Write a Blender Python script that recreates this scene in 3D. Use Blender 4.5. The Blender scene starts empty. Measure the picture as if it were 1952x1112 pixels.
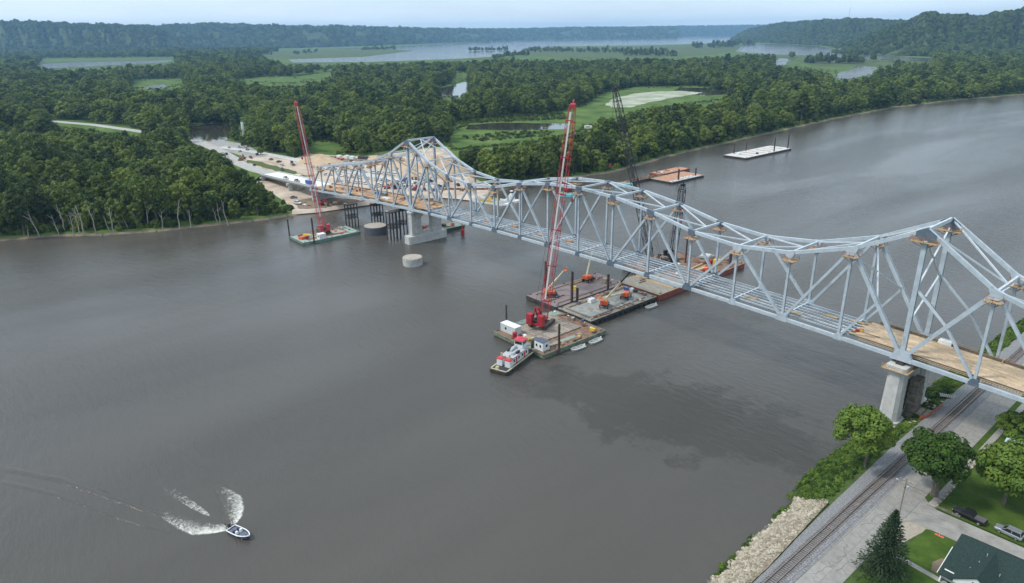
import bpy, bmesh, math, random
import numpy as np
from mathutils import Vector, Matrix, Euler

random.seed(7)
RNG = np.random.default_rng(11)
SC = bpy.context.scene
COL = SC.collection
R = math.radians

# ------------------------------------------------------------------ camera
CAM_LOC = np.array([399.0345, -176.1128, 97.7833])
FPX, PITCH, YAW, ROLL = 1309.942, R(20.60038), R(-49.83466), R(-0.70349)
PW, PH = 1952.0, 1112.0
_fw = np.array([math.sin(YAW)*math.cos(PITCH), math.cos(YAW)*math.cos(PITCH), -math.sin(PITCH)])
_rt = np.array([math.cos(YAW), -math.sin(YAW), 0.0])
_up = np.cross(_rt, _fw)
_r2 = math.cos(ROLL)*_rt + math.sin(ROLL)*_up
_u2 = -math.sin(ROLL)*_rt + math.cos(ROLL)*_up
cam_data = bpy.data.cameras.new('camera')
cam_data.sensor_width = 36.0
cam_data.lens = FPX/PW*36.0
cam_data.clip_start = 1.0
cam_data.clip_end = 60000.0
cam = bpy.data.objects.new('camera', cam_data)
COL.objects.link(cam)
m = Matrix.Identity(4)
for i in range(3):
    m[i][0], m[i][1], m[i][2], m[i][3] = _r2[i], _u2[i], -_fw[i], CAM_LOC[i]
cam.matrix_world = m
SC.camera = cam

# ------------------------------------------------------------------ world: high overcast with thin blue between
SUN_EL, SUN_AZ = R(52), R(215)          # azimuth measured from +Y clockwise
wd = bpy.data.worlds.new('World'); SC.world = wd; wd.use_nodes = True
nt = wd.node_tree; nt.nodes.clear()
def N(tree, typ, **kw):
    n = tree.nodes.new(typ)
    for k, v in kw.items():
        if hasattr(n, k): setattr(n, k, v)
    return n
sky = N(nt, 'ShaderNodeTexSky'); sky.sky_type = 'NISHITA'; sky.sun_disc = False
sky.sun_elevation = SUN_EL; sky.sun_rotation = SUN_AZ; sky.air_density = 1.0; sky.dust_density = 1.2
tc = N(nt, 'ShaderNodeTexCoord')
mp = N(nt, 'ShaderNodeMapping'); mp.inputs['Scale'].default_value = (1.0, 1.0, 7.0)
nz = N(nt, 'ShaderNodeTexNoise'); nz.inputs['Scale'].default_value = 2.3; nz.inputs['Detail'].default_value = 6
nz.inputs['Roughness'].default_value = 0.55
rp = N(nt, 'ShaderNodeValToRGB')
rp.color_ramp.elements[0].position = 0.30; rp.color_ramp.elements[0].color = (0.62, 0.62, 0.62, 1)
rp.color_ramp.elements[1].position = 0.68; rp.color_ramp.elements[1].color = (0.97, 0.97, 0.97, 1)
mixc = N(nt, 'ShaderNodeMix'); mixc.data_type = 'RGBA'
cloud = N(nt, 'ShaderNodeValToRGB')
cloud.color_ramp.elements[0].position = 0.25; cloud.color_ramp.elements[0].color = (0.60, 0.74, 0.88, 1)
cloud.color_ramp.elements[1].position = 0.75; cloud.color_ramp.elements[1].color = (0.76, 0.86, 0.94, 1)
cmul = N(nt, 'ShaderNodeMix'); cmul.data_type = 'RGBA'; cmul.blend_type = 'MULTIPLY'; cmul.inputs['Factor'].default_value = 1.0
cmul.inputs[7].default_value = (9.2, 9.2, 9.2, 1)
bg = N(nt, 'ShaderNodeBackground'); bg.inputs['Strength'].default_value = 0.13
out = N(nt, 'ShaderNodeOutputWorld')
L = nt.links.new
L(tc.outputs['Generated'], mp.inputs['Vector']); L(mp.outputs['Vector'], nz.inputs['Vector'])
L(nz.outputs['Fac'], rp.inputs['Fac']); L(nz.outputs['Fac'], cloud.inputs['Fac'])
L(cloud.outputs['Color'], cmul.inputs[6])
L(rp.outputs['Color'], mixc.inputs['Factor']); L(sky.outputs['Color'], mixc.inputs[6]); L(cmul.outputs[2], mixc.inputs[7])
L(mixc.outputs[2], bg.inputs['Color']); L(bg.outputs['Background'], out.inputs['Surface'])

sd = bpy.data.lights.new('sun', 'SUN'); sd.energy = 2.4; sd.angle = R(10); sd.color = (1.0, 0.96, 0.9)
sun = bpy.data.objects.new('sun', sd); COL.objects.link(sun)
sdir = Vector((math.sin(SUN_AZ)*math.cos(SUN_EL), math.cos(SUN_AZ)*math.cos(SUN_EL), math.sin(SUN_EL)))
sun.rotation_euler = sdir.to_track_quat('Z', 'Y').to_euler()
sun.location = (0, 0, 400)

SC.view_settings.view_transform = 'Standard'; SC.view_settings.look = 'None'
SC.view_settings.exposure = 0.26; SC.view_settings.gamma = 1.0
SC.view_settings.use_curve_mapping = False
SC.render.engine = 'CYCLES'
SC.cycles.use_denoising = True
SC.cycles.max_bounces = 6; SC.cycles.diffuse_bounces = 3; SC.cycles.glossy_bounces = 3
SC.cycles.transparent_max_bounces = 6; SC.cycles.volume_bounces = 0
SC.cycles.caustics_reflective = False; SC.cycles.caustics_refractive = False

# ------------------------------------------------------------------ geometry helpers
def at(px, py, z=0.0):
    """world point at height z on the camera ray through a photograph pixel"""
    d = _fw + _r2*(px-976.0)/FPX - _u2*(py-556.0)/FPX
    t = (z-CAM_LOC[2])/d[2]
    return Vector(CAM_LOC + d*t)
def at_y(px, py, y):
    d = _fw + _r2*(px-976.0)/FPX - _u2*(py-556.0)/FPX
    return Vector(CAM_LOC + d*((y-CAM_LOC[1])/d[1]))
def at_dist(px, py, hd):
    """point on the ray at horizontal distance hd"""
    d = _fw + _r2*(px-976.0)/FPX - _u2*(py-556.0)/FPX
    return Vector(CAM_LOC + d*(hd/math.hypot(d[0], d[1])))
def project(P):
    d = np.asarray(P, float)-CAM_LOC
    z = d@_fw
    return np.stack([976+FPX*(d@_r2)/z, 556-FPX*(d@_u2)/z], -1)
def inside(poly, pts):
    poly = np.asarray(poly, float); x = pts[:, 0]; y = pts[:, 1]
    c = np.zeros(len(pts), bool); j = len(poly)-1
    for i in range(len(poly)):
        xi, yi = poly[i]; xj, yj = poly[j]
        with np.errstate(divide='ignore', invalid='ignore'):
            c ^= ((yi > y) != (yj > y)) & (x < (xj-xi)*(y-yi)/(yj-yi+1e-12)+xi)
        j = i
    return c

class MB:
    def __init__(s): s.v = []; s.f = []; s.mi = []
    def add(s, vs, fs, mi=0):
        b = len(s.v); s.v.extend([tuple(v) for v in vs]); s.f.extend([tuple(b+i for i in f) for f in fs]); s.mi.extend([mi]*len(fs)); return s
    def box(s, c, d, mi=0, rz=0.0, top=1.0):
        hx, hy, hz = d[0]/2, d[1]/2, d[2]/2; vs = []
        cr, sr = math.cos(rz), math.sin(rz)
        for z, k in ((-hz, 1.0), (hz, top)):
            for x, y in ((-hx, -hy), (hx, -hy), (hx, hy), (-hx, hy)):
                x *= k; y *= k
                vs.append((c[0]+x*cr-y*sr, c[1]+x*sr+y*cr, c[2]+z))
        return s.add(vs, [(0,3,2,1),(4,5,6,7),(0,1,5,4),(1,2,6,5),(2,3,7,6),(3,0,4,7)], mi)
    def bar(s, p, q, w, h, mi=0, side=None):
        p = Vector(p); q = Vector(q); d = (q-p)
        if d.length < 1e-6: return s
        d.normalize()
        sd = Vector(side) if side is not None else (d.cross(Vector((0,0,1))) if abs(d.z) < 0.995 else Vector((0,1,0)))
        sd.normalize(); up = sd.cross(d); up.normalize()
        vs = []
        for e in (p, q):
            for a, b in ((-1,-1),(1,-1),(1,1),(-1,1)):
                vs.append(e+sd*(a*w/2)+up*(b*h/2))
        return s.add(vs, [(0,1,2,3),(7,6,5,4),(0,4,5,1),(1,5,6,2),(2,6,7,3),(3,7,4,0)], mi)
    def cyl(s, p, q, r, n=8, r2=None, mi=0, caps=True):
        p = Vector(p); q = Vector(q); d = (q-p).normalized(); r2 = r if r2 is None else r2
        a = d.orthogonal().normalized(); b = d.cross(a); vs = []
        for e, rr in ((p, r), (q, r2)):
            for k in range(n):
                t = 2*math.pi*k/n; vs.append(e+a*(rr*math.cos(t))+b*(rr*math.sin(t)))
        fs = [(k, (k+1) % n, n+(k+1) % n, n+k) for k in range(n)]
        if caps: fs += [tuple(range(n-1, -1, -1)), tuple(range(n, 2*n))]
        return s.add(vs, fs, mi)
    def prism(s, poly, z0, z1, mi=0, top_scale=1.0):
        n = len(poly); cx = sum(p[0] for p in poly)/n; cy = sum(p[1] for p in poly)/n
        vs = [(p[0], p[1], z0) for p in poly]+[(cx+(p[0]-cx)*top_scale, cy+(p[1]-cy)*top_scale, z1) for p in poly]
        ar = sum(poly[i][0]*poly[(i+1) % n][1]-poly[(i+1) % n][0]*poly[i][1] for i in range(n))
        fs = [(k, (k+1) % n, n+(k+1) % n, n+k) for k in range(n)]+[tuple(range(n-1, -1, -1)), tuple(range(n, 2*n))]
        if ar < 0: fs = [tuple(reversed(f)) for f in fs]
        return s.add(vs, fs, mi)
    def extrude(s, poly2, o, u, v, w, t, mi=0):
        """2d polygon (u,v axes) extruded by t along w, centred"""
        o = Vector(o); u = Vector(u); v = Vector(v); w = Vector(w); n = len(poly2)
        vs = [o+u*a+v*b-w*(t/2) for a, b in poly2]+[o+u*a+v*b+w*(t/2) for a, b in poly2]
        fs = [(k, (k+1) % n, n+(k+1) % n, n+k) for k in range(n)]+[tuple(range(n-1, -1, -1)), tuple(range(n, 2*n))]
        return s.add(vs, fs, mi)
    def loft(s, rings, mi=0, caps=True):
        n = len(rings[0]); vs = [p for r in rings for p in r]; fs = []
        for j in range(len(rings)-1):
            for k in range(n):
                fs.append((j*n+k, j*n+(k+1) % n, (j+1)*n+(k+1) % n, (j+1)*n+k))
        if caps: fs += [tuple(range(n-1, -1, -1)), tuple(range((len(rings)-1)*n, len(rings)*n))]
        return s.add(vs, fs, mi)
    def mesh(s, name, mats, off=(0,0,0), smooth=False):
        me = bpy.data.meshes.new(name)
        o = off
        me.from_pydata([(v[0]-o[0], v[1]-o[1], v[2]-o[2]) for v in s.v], [], s.f)
        for mm in (mats if isinstance(mats, (list, tuple)) else [mats]): me.materials.append(mm)
        if len(me.materials) > 1: me.polygons.foreach_set('material_index', s.mi)
        if smooth: me.polygons.foreach_set('use_smooth', [True]*len(me.polygons))
        me.update(); return me
    def build(s, name, mats, parent=None, world=False, smooth=False, bevel=0.0):
        off = parent.location if (parent is not None and world) else (0,0,0)
        if parent is not None and world and parent.parent is not None: off = Vector(parent.parent.location)+Vector(parent.location)
        o = bpy.data.objects.new(name, s.mesh(name, mats, off, smooth)); COL.objects.link(o)
        if parent is not None: o.parent = parent
        if bevel:
            bv = o.modifiers.new('bevel', 'BEVEL'); bv.width = bevel; bv.segments = 2; bv.limit_method = 'ANGLE'
        return o

def tag(o, label, cat, group=None, kind=None):
    if label: o['label'] = label
    if cat: o['category'] = cat
    if group: o['group'] = group
    if kind: o['kind'] = kind
    return o
def thing(name, label, cat, loc=(0,0,0), rz=0.0, group=None):
    o = bpy.data.objects.new(name, None); COL.objects.link(o)
    o.location = loc; o.rotation_euler = (0, 0, rz); o.empty_display_size = 1
    return tag(o, label, cat, group)
def kids(o): return [c for c in bpy.data.objects if c.parent == o]
KID = {}
def register(o):
    KID[o.name] = [(c, [g for g in kids(c)]) for c in kids(o)]
    return o
def dup(proto, loc, rz=0.0, label=None, group=None, scale=None, swap=None):
    r = proto.copy(); COL.objects.link(r); r.location = loc; r.rotation_euler = (0, 0, rz)
    if scale is not None: r.scale = scale if hasattr(scale, '__len__') else (scale,)*3
    if label: r['label'] = label
    if group: r['group'] = group
    def cp(c, par):
        d = c.copy(); COL.objects.link(d); d.parent = par
        d.matrix_parent_inverse = c.matrix_parent_inverse
        if swap and d.type == 'MESH':
            d2 = d.data.copy()
            for i, mt in enumerate(d2.materials):
                if mt and mt.name in swap: d2.materials[i] = swap[mt.name]
            d.data = d2
        return d
    for c, gs in KID[proto.name]:
        d = cp(c, r)
        for g in gs: cp(g, d)
    return r
def struct(o): o['kind'] = 'structure'; return o

# ------------------------------------------------------------------ materials
MAT = {}
def mat(name, col, rough=0.7, var=0.15, scale=1.0, bump=0.0, metal=0.0, spec=0.4, col2=None, detail=5, objrand=0.0, bscale=None, dist=0.1, coat=0.0, stretch=None, spots=None):
    if name in MAT: return MAT[name]
    M = bpy.data.materials.new(name); M.use_nodes = True; t = M.node_tree
    b = t.nodes['Principled BSDF']; b.inputs['Roughness'].default_value = rough; b.inputs['Metallic'].default_value = metal
    b.inputs['Specular IOR Level'].default_value = spec
    if coat: b.inputs['Coat Weight'].default_value = coat
    tcn = N(t, 'ShaderNodeTexCoord')
    src = tcn.outputs['Object']
    if stretch:
        mpn = N(t, 'ShaderNodeMapping'); mpn.inputs['Scale'].default_value = stretch
        t.links.new(src, mpn.inputs['Vector']); src = mpn.outputs['Vector']
    n1 = N(t, 'ShaderNodeTexNoise'); n1.inputs['Scale'].default_value = scale; n1.inputs['Detail'].default_value = detail
    n1.inputs['Roughness'].default_value = 0.62
    t.links.new(src, n1.inputs['Vector'])
    cr = N(t, 'ShaderNodeValToRGB')
    c2 = col2 if col2 else tuple(min(1, c*(1+var)) for c in col)
    c1 = col if col2 else tuple(c*(1-var) for c in col)
    cr.color_ramp.elements[0].position = 0.36; cr.color_ramp.elements[0].color = (*c1, 1)
    cr.color_ramp.elements[1].position = 0.66; cr.color_ramp.elements[1].color = (*c2, 1)
    t.links.new(n1.outputs['Fac'], cr.inputs['Fac'])
    colsock = cr.outputs['Color']
    if spots:                                   # stains: (colour, scale, threshold, strength)
        n3 = N(t, 'ShaderNodeTexNoise'); n3.inputs['Scale'].default_value = spots[1]; n3.inputs['Detail'].default_value = 8; n3.inputs['Roughness'].default_value = 0.7
        m3 = N(t, 'ShaderNodeMapping'); m3.inputs['Scale'].default_value = (1, 1, 0.45); t.links.new(tcn.outputs['Object'], m3.inputs['Vector']); t.links.new(m3.outputs['Vector'], n3.inputs['Vector'])
        r3 = N(t, 'ShaderNodeMapRange'); r3.inputs['From Min'].default_value = spots[2]; r3.inputs['From Max'].default_value = spots[2]+0.1; r3.inputs['To Max'].default_value = spots[3]
        x3 = N(t, 'ShaderNodeMix'); x3.data_type = 'RGBA'; x3.inputs[7].default_value = (*spots[0], 1)
        t.links.new(n3.outputs['Fac'], r3.inputs['Value']); t.links.new(r3.outputs['Result'], x3.inputs['Factor']); t.links.new(colsock, x3.inputs[6]); colsock = x3.outputs[2]
    if objrand:
        oi = N(t, 'ShaderNodeObjectInfo'); hs = N(t, 'ShaderNodeHueSaturation')
        mr = N(t, 'ShaderNodeMapRange'); mr.inputs['To Min'].default_value = 1-objrand; mr.inputs['To Max'].default_value = 1+objrand
        t.links.new(oi.outputs['Random'], mr.inputs['Value']); t.links.new(mr.outputs['Result'], hs.inputs['Value'])
        t.links.new(colsock, hs.inputs['Color']); colsock = hs.outputs['Color']
    t.links.new(colsock, b.inputs['Base Color'])
    if bump:
        n2 = N(t, 'ShaderNodeTexNoise'); n2.inputs['Scale'].default_value = bscale or scale*4; n2.inputs['Detail'].default_value = 4
        t.links.new(src, n2.inputs['Vector'])
        bp = N(t, 'ShaderNodeBump'); bp.inputs['Strength'].default_value = bump; bp.inputs['Distance'].default_value = dist
        t.links.new(n2.outputs['Fac'], bp.inputs['Height']); t.links.new(bp.outputs['Normal'], b.inputs['Normal'])
    MAT[name] = M; return M
def glass(name='dark_glass', col=(0.02, 0.025, 0.03)):
    return mat(name, col, rough=0.08, var=0.1, spec=0.6)
# ================================================================== SETTING
# ---- water
def water_mat(name, base, b1=1.0, rough=0.07):
    M = bpy.data.materials.new(name); M.use_nodes = True; t = M.node_tree; b = t.nodes['Principled BSDF']
    b.inputs['Roughness'].default_value = rough; b.inputs['IOR'].default_value = 1.33
    g = N(t, 'ShaderNodeNewGeometry')
    # silt colour, drifting slowly
    mpc = N(t, 'ShaderNodeMapping'); mpc.inputs['Scale'].default_value = (0.02, 0.005, 1)
    n0 = N(t, 'ShaderNodeTexNoise'); n0.inputs['Scale'].default_value = 1.0; n0.inputs['Detail'].default_value = 6
    cr = N(t, 'ShaderNodeValToRGB')
    cr.color_ramp.elements[0].position = 0.35; cr.color_ramp.elements[0].color = (*[c*0.86 for c in base], 1)
    cr.color_ramp.elements[1].position = 0.68; cr.color_ramp.elements[1].color = (*[c*1.12 for c in base], 1)
    t.links.new(g.outputs['Position'], mpc.inputs['Vector']); t.links.new(mpc.outputs['Vector'], n0.inputs['Vector'])
    t.links.new(n0.outputs['Fac'], cr.inputs['Fac']); t.links.new(cr.outputs['Color'], b.inputs['Base Color'])
    # dark reflection painted into the water colour between the barges and the near bank
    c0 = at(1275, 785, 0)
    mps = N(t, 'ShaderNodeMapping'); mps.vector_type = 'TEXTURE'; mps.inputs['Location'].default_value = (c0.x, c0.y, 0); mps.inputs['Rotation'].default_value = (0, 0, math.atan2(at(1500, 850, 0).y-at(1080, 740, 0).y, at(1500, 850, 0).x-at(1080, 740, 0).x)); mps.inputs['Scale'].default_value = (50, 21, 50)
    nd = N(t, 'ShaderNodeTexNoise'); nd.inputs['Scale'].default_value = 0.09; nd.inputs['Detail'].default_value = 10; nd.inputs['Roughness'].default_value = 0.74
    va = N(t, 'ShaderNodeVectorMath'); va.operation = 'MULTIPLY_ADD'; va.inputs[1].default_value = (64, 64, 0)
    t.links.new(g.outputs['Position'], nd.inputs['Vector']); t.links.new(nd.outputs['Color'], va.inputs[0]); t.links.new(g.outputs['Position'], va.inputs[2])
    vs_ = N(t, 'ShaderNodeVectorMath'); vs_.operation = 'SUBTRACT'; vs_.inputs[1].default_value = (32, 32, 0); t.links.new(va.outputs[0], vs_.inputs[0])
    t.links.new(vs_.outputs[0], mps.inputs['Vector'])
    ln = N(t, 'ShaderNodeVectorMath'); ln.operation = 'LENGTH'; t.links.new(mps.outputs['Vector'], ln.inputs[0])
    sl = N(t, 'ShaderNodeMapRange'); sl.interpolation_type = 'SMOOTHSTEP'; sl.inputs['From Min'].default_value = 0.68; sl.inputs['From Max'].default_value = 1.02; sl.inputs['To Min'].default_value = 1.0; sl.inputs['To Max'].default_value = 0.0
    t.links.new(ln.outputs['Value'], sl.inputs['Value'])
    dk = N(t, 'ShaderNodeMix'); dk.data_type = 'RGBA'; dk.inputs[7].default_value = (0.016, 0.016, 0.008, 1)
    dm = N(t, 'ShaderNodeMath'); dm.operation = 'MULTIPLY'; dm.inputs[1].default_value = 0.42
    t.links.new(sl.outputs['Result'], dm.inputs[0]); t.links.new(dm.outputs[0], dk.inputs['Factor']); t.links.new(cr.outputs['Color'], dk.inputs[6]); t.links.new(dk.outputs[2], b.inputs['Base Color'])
    # wind patches: where the breeze ruffles the river and where it lies slick
    mpw = N(t, 'ShaderNodeMapping'); mpw.inputs['Scale'].default_value = (0.02, 0.0045, 1); mpw.inputs['Rotation'].default_value = (0, 0, 0.5)
    nw = N(t, 'ShaderNodeTexNoise'); nw.inputs['Scale'].default_value = 1.0; nw.inputs['Detail'].default_value = 8
    nw.inputs['Distortion'].default_value = 0.6
    t.links.new(g.outputs['Position'], mpw.inputs['Vector']); t.links.new(mpw.outputs['Vector'], nw.inputs['Vector'])
    mr = N(t, 'ShaderNodeMapRange'); mr.inputs['From Min'].default_value = 0.35; mr.inputs['From Max'].default_value = 0.62
    mr.inputs['To Min'].default_value = 0.5; mr.inputs['To Max'].default_value = 1.2
    t.links.new(nw.outputs['Fac'], mr.inputs['Value'])
    # ripples at three sizes
    mpb = N(t, 'ShaderNodeMapping'); mpb.inputs['Scale'].default_value = (0.13, 0.42, 1); mpb.inputs['Rotation'].default_value = (0, 0, 0.55)
    na = N(t, 'ShaderNodeTexNoise'); na.inputs['Scale'].default_value = 1.2; na.inputs['Detail'].default_value = 6; na.inputs['Roughness'].default_value = 0.66
    mpd = N(t, 'ShaderNodeMapping'); mpd.inputs['Scale'].default_value = (0.03, 0.075, 1); mpd.inputs['Rotation'].default_value = (0, 0, 0.75)
    nb_ = N(t, 'ShaderNodeTexNoise'); nb_.inputs['Scale'].default_value = 1.3; nb_.inputs['Detail'].default_value = 3
    for mm, nn in ((mpb, na), (mpd, nb_)):
        t.links.new(g.outputs['Position'], mm.inputs['Vector']); t.links.new(mm.outputs['Vector'], nn.inputs['Vector'])
    b1n = N(t, 'ShaderNodeBump'); b1n.inputs['Distance'].default_value = 0.40
    b2n = N(t, 'ShaderNodeBump'); b2n.inputs['Distance'].default_value = 1.0; b2n.inputs['Strength'].default_value = 0.14
    ml = N(t, 'ShaderNodeMath'); ml.operation = 'MULTIPLY'; ml.inputs[1].default_value = b1
    t.links.new(mr.outputs['Result'], ml.inputs[0]); t.links.new(ml.outputs[0], b1n.inputs['Strength'])
    t.links.new(nb_.outputs['Fac'], b2n.inputs['Height']); t.links.new(na.outputs['Fac'], b1n.inputs['Height'])
    t.links.new(b2n.outputs['Normal'], b1n.inputs['Normal']); t.links.new(b1n.outputs['Normal'], b.inputs['Normal'])
    return M
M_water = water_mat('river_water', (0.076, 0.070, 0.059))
M_slough = water_mat('still_water', (0.040, 0.037, 0.028), 0.05, 0.03)
EXT = 15000.0
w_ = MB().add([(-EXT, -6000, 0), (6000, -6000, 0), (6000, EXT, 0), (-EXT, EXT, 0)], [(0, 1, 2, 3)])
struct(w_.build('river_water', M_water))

# ---- land materials
M_meadow = mat('meadow', (0.052, 0.100, 0.020), 0.95, scale=0.035, col2=(0.122, 0.172, 0.046), detail=9, bump=0.6, bscale=0.5, dist=0.5, spec=0.1)
M_marsh = mat('marsh_reed', (0.060, 0.085, 0.030), 0.95, scale=0.015, col2=(0.10, 0.13, 0.045), detail=8, bump=0.4, bscale=0.3, spec=0.1)
M_sand = mat('site_sand', (0.36, 0.285, 0.215), 0.95, scale=0.07, col2=(0.58, 0.485, 0.395), detail=9, bump=0.5, bscale=0.8, dist=0.3, spec=0.1)
M_sandpile = mat('piled_sand', (0.40, 0.29, 0.19), 0.95, scale=0.2, col2=(0.50, 0.38, 0.26), detail=8, bump=0.4, bscale=1.2, dist=0.3, spec=0.1)
M_mud = mat('shore_mud', (0.13, 0.10, 0.07), 0.9, scale=0.2, col2=(0.24, 0.19, 0.13), bump=0.4, bscale=1.0, dist=0.2)
M_algae = mat('duckweed_pond', (0.20, 0.23, 0.13), 0.6, scale=0.03, col2=(0.43, 0.44, 0.33), detail=7, spec=0.3)
M_asphalt = mat('worn_concrete_road', (0.33, 0.32, 0.30), 0.9, scale=0.35, col2=(0.43, 0.42, 0.39), detail=9, bump=0.15, bscale=8, spec=0.2)
M_gravel = mat('gravel_lot', (0.27, 0.26, 0.24), 0.95, scale=0.3, col2=(0.36, 0.345, 0.32), detail=9, bump=0.4, bscale=4, spec=0.2)

def sheet(name, pts, z, material, skirt=0.0, kind='structure', out=0.0):
    """flat ground sheet from a polygon, with a sloping bank of depth skirt round its edge"""
    bm = bmesh.new(); n = len(pts)
    vs = [bm.verts.new((p[0], p[1], z)) for p in pts]
    ed = [bm.edges.new((vs[i], vs[(i+1) % n])) for i in range(n)]
    if skirt:
        ar = sum(pts[i][0]*pts[(i+1) % n][1]-pts[(i+1) % n][0]*pts[i][1] for i in range(n))
        sg = 1 if ar > 0 else -1; lo = []
        for i in range(n):
            a, b, c = Vector(pts[i-1][:2]), Vector(pts[i][:2]), Vector(pts[(i+1) % n][:2])
            e1 = (b-a).normalized(); e2 = (c-b).normalized()
            nn = Vector((e1.y+e2.y, -e1.x-e2.x)); nn = nn.normalized()*sg if nn.length > 1e-6 else Vector((0, 0))
            lo.append(bm.verts.new((b.x+nn.x*out, b.y+nn.y*out, z-skirt)))
    bmesh.ops.triangle_fill(bm, use_beauty=True, edges=ed)
    if skirt:
        for i in range(n):
            bm.faces.new((vs[i], lo[i], lo[(i+1) % n], vs[(i+1) % n]))
    bmesh.ops.recalc_face_normals(bm, faces=bm.faces)
    me = bpy.data.meshes.new(name); bm.to_mesh(me); bm.free()
    if me.polygons and me.polygons[0].normal.z < 0: me.flip_normals()
    me.materials.append(material)
    o = bpy.data.objects.new(name, me); COL.objects.link(o); o['kind'] = kind
    return o
def densify(pts, step, jit, rng=random.Random(3)):
    outp = []
    for i in range(len(pts)):
        a, b = Vector(pts[i][:2]), Vector(pts[(i+1) % len(pts)][:2]); k = max(1, int((b-a).length/step))
        nrm = Vector((-(b-a).y, (b-a).x)).normalized()
        for j in range(k):
            p = a.lerp(b, j/k)
            if (b-a).length < 600 and j: p = p+nrm*rng.uniform(-jit, jit)
            outp.append((p.x, p.y))
    return outp
def pxpoly(pts, z): return [tuple(at(x, y, z)[:2]) for x, y in pts]

shore_px = [(-60, 462), (20, 455), (110, 448), (200, 446), (300, 439), (400, 428), (480, 420), (545, 411), (600, 400), (690, 386), (780, 374), (850, 371),
            (900, 372), (950, 362), (1000, 352), (1070, 342), (1150, 330), (1220, 312), (1300, 290), (1400, 268), (1500, 246), (1600, 224), (1700, 205), (1800, 193), (1900, 184), (1990, 177)]
shore = [tuple(at(x, y, 0)[:2]) for x, y in shore_px]
LAND = [(-90, -330), (-300, -900)]+[(-14500, -5900), (-14500, 14500), (1500, 14500), (900, 4200), (300, 2000)]
land_poly = densify(shore, 22, 2.0)[:-40] if False else None
sh = []
for i in range(len(shore)-1):
    a, b = Vector(shore[i]), Vector(shore[i+1]); k = max(1, int((b-a).length/14)); rr = random.Random(i)
    nrm = Vector((-(b-a).y, (b-a).x)).normalized()
    for j in range(k):
        p = a.lerp(b, j/k); p = p+nrm*(rr.uniform(-1.6, 1.6) if j else 0); sh.append((p.x, p.y))
sh.append(shore[-1])
ZL = 1.4
land_poly = sh+[(300, 2000), (900, 4200), (1500, 14500), (-14500, 14500), (-14500, -5900), (-300, -900), (-90, -330)]
sheet('floodplain_ground', land_poly, ZL, M_meadow, skirt=2.2, out=3.5)
# thin muddy beach at the waterline
beach = MB()
for i in range(len(sh)-1):
    a, b = Vector(sh[i]), Vector(sh[i+1]); nrm = Vector(((b-a).y, -(b-a).x)).normalized()
    beach.add([(a.x, a.y, 1.0), (b.x, b.y, 1.0), (b.x+nrm.x*4.6, b.y+nrm.y*4.6, -0.25), (a.x+nrm.x*4.6, a.y+nrm.y*4.6, -0.25)], [(0, 3, 2, 1)])
struct(beach.build('river_bank', M_mud))

# ---- still water lying in the floodplain
ponds = {
 'lake_water': [(640,93),(760,89),(830,85),(900,81),(1000,77.5),(1150,75.5),(1390,69.5),(1450,68.5),(1452,74),(1380,82),(1250,86),(1050,89),(1000,95),(960,107),(880,112),(700,118.5),(560,119.5),(548,113.5),(690,109),(740,103),(790,97),(740,94)],
 'channel_water': [(1395,97),(1410,85),(1480,84),(1560,88),(1600,97),(1700,107),(1790,113),(1780,119),(1650,113),(1560,106),(1480,104),(1430,101)],
 'slough_water': [(832,184),(838,169),(893,155),(899,172),(872,186)],
 'slough_water.001': [(1590,150),(1600,138),(1625,133),(1632,126),(1673,128),(1668,140),(1620,151)],
 'slough_water.002': [(1477,125),(1474,113),(1495,110),(1540,113),(1500,118),(1498,124)],
 'slough_water.003': [(70,122),(130,117),(335,114),(310,120),(150,128),(90,131)],
 'slough_water.004': [(892,238),(960,234),(1085,236),(1080,246),(980,249),(890,247)],
 'slough_water.005': [(345,243),(400,236),(450,238),(442,262),(425,276),(370,277),(340,262)],
 'slough_water.006': [(95,250),(190,262),(290,280),(320,296),(220,292),(100,268)],
 'slough_water.007': [(1285,174),(1295,167),(1400,169),(1410,178),(1340,183)],
 'slough_water.008': [(275,170),(285,163),(312,160),(318,165),(300,170)],
 'slough_water.009': [(1410,205),(1420,197),(1432,200),(1428,212)],
}
for k, v in ponds.items():
    p = pxpoly(v, ZL+0.06)
    if k.startswith('slough'): p = densify(p, 9, 2.5)
    sheet(k, p, ZL+0.06, M_water if ('lake' in k or 'channel' in k or k[-3:] in ('001', '002', '003', '008')) else M_slough)
sheet('duckweed_pond', densify(pxpoly([(1152,201),(1166,190),(1180,185),(1215,178),(1255,174.5),(1292,173.5),(1340,176.5),(1325,180),(1280,187),(1240,195),(1200,205),(1170,205)], ZL+0.12), 7, 3.0), ZL+0.12, M_algae)
for v in ([(495,100),(560,94),(640,93),(780,97),(740,103),(690,108),(560,112),(500,110)], [(80,118),(330,112),(335,115),(140,119),(70,123)], [(980,104),(1010,95),(1240,88),(1420,84),(1400,100),(1300,108),(1100,112)],
          [(1400,104),(1560,107),(1720,119),(1690,128),(1630,125),(1560,128),(1500,112)]):
    sheet('marsh_ground', pxpoly(v, ZL+0.10), ZL+0.10, M_marsh)

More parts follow.
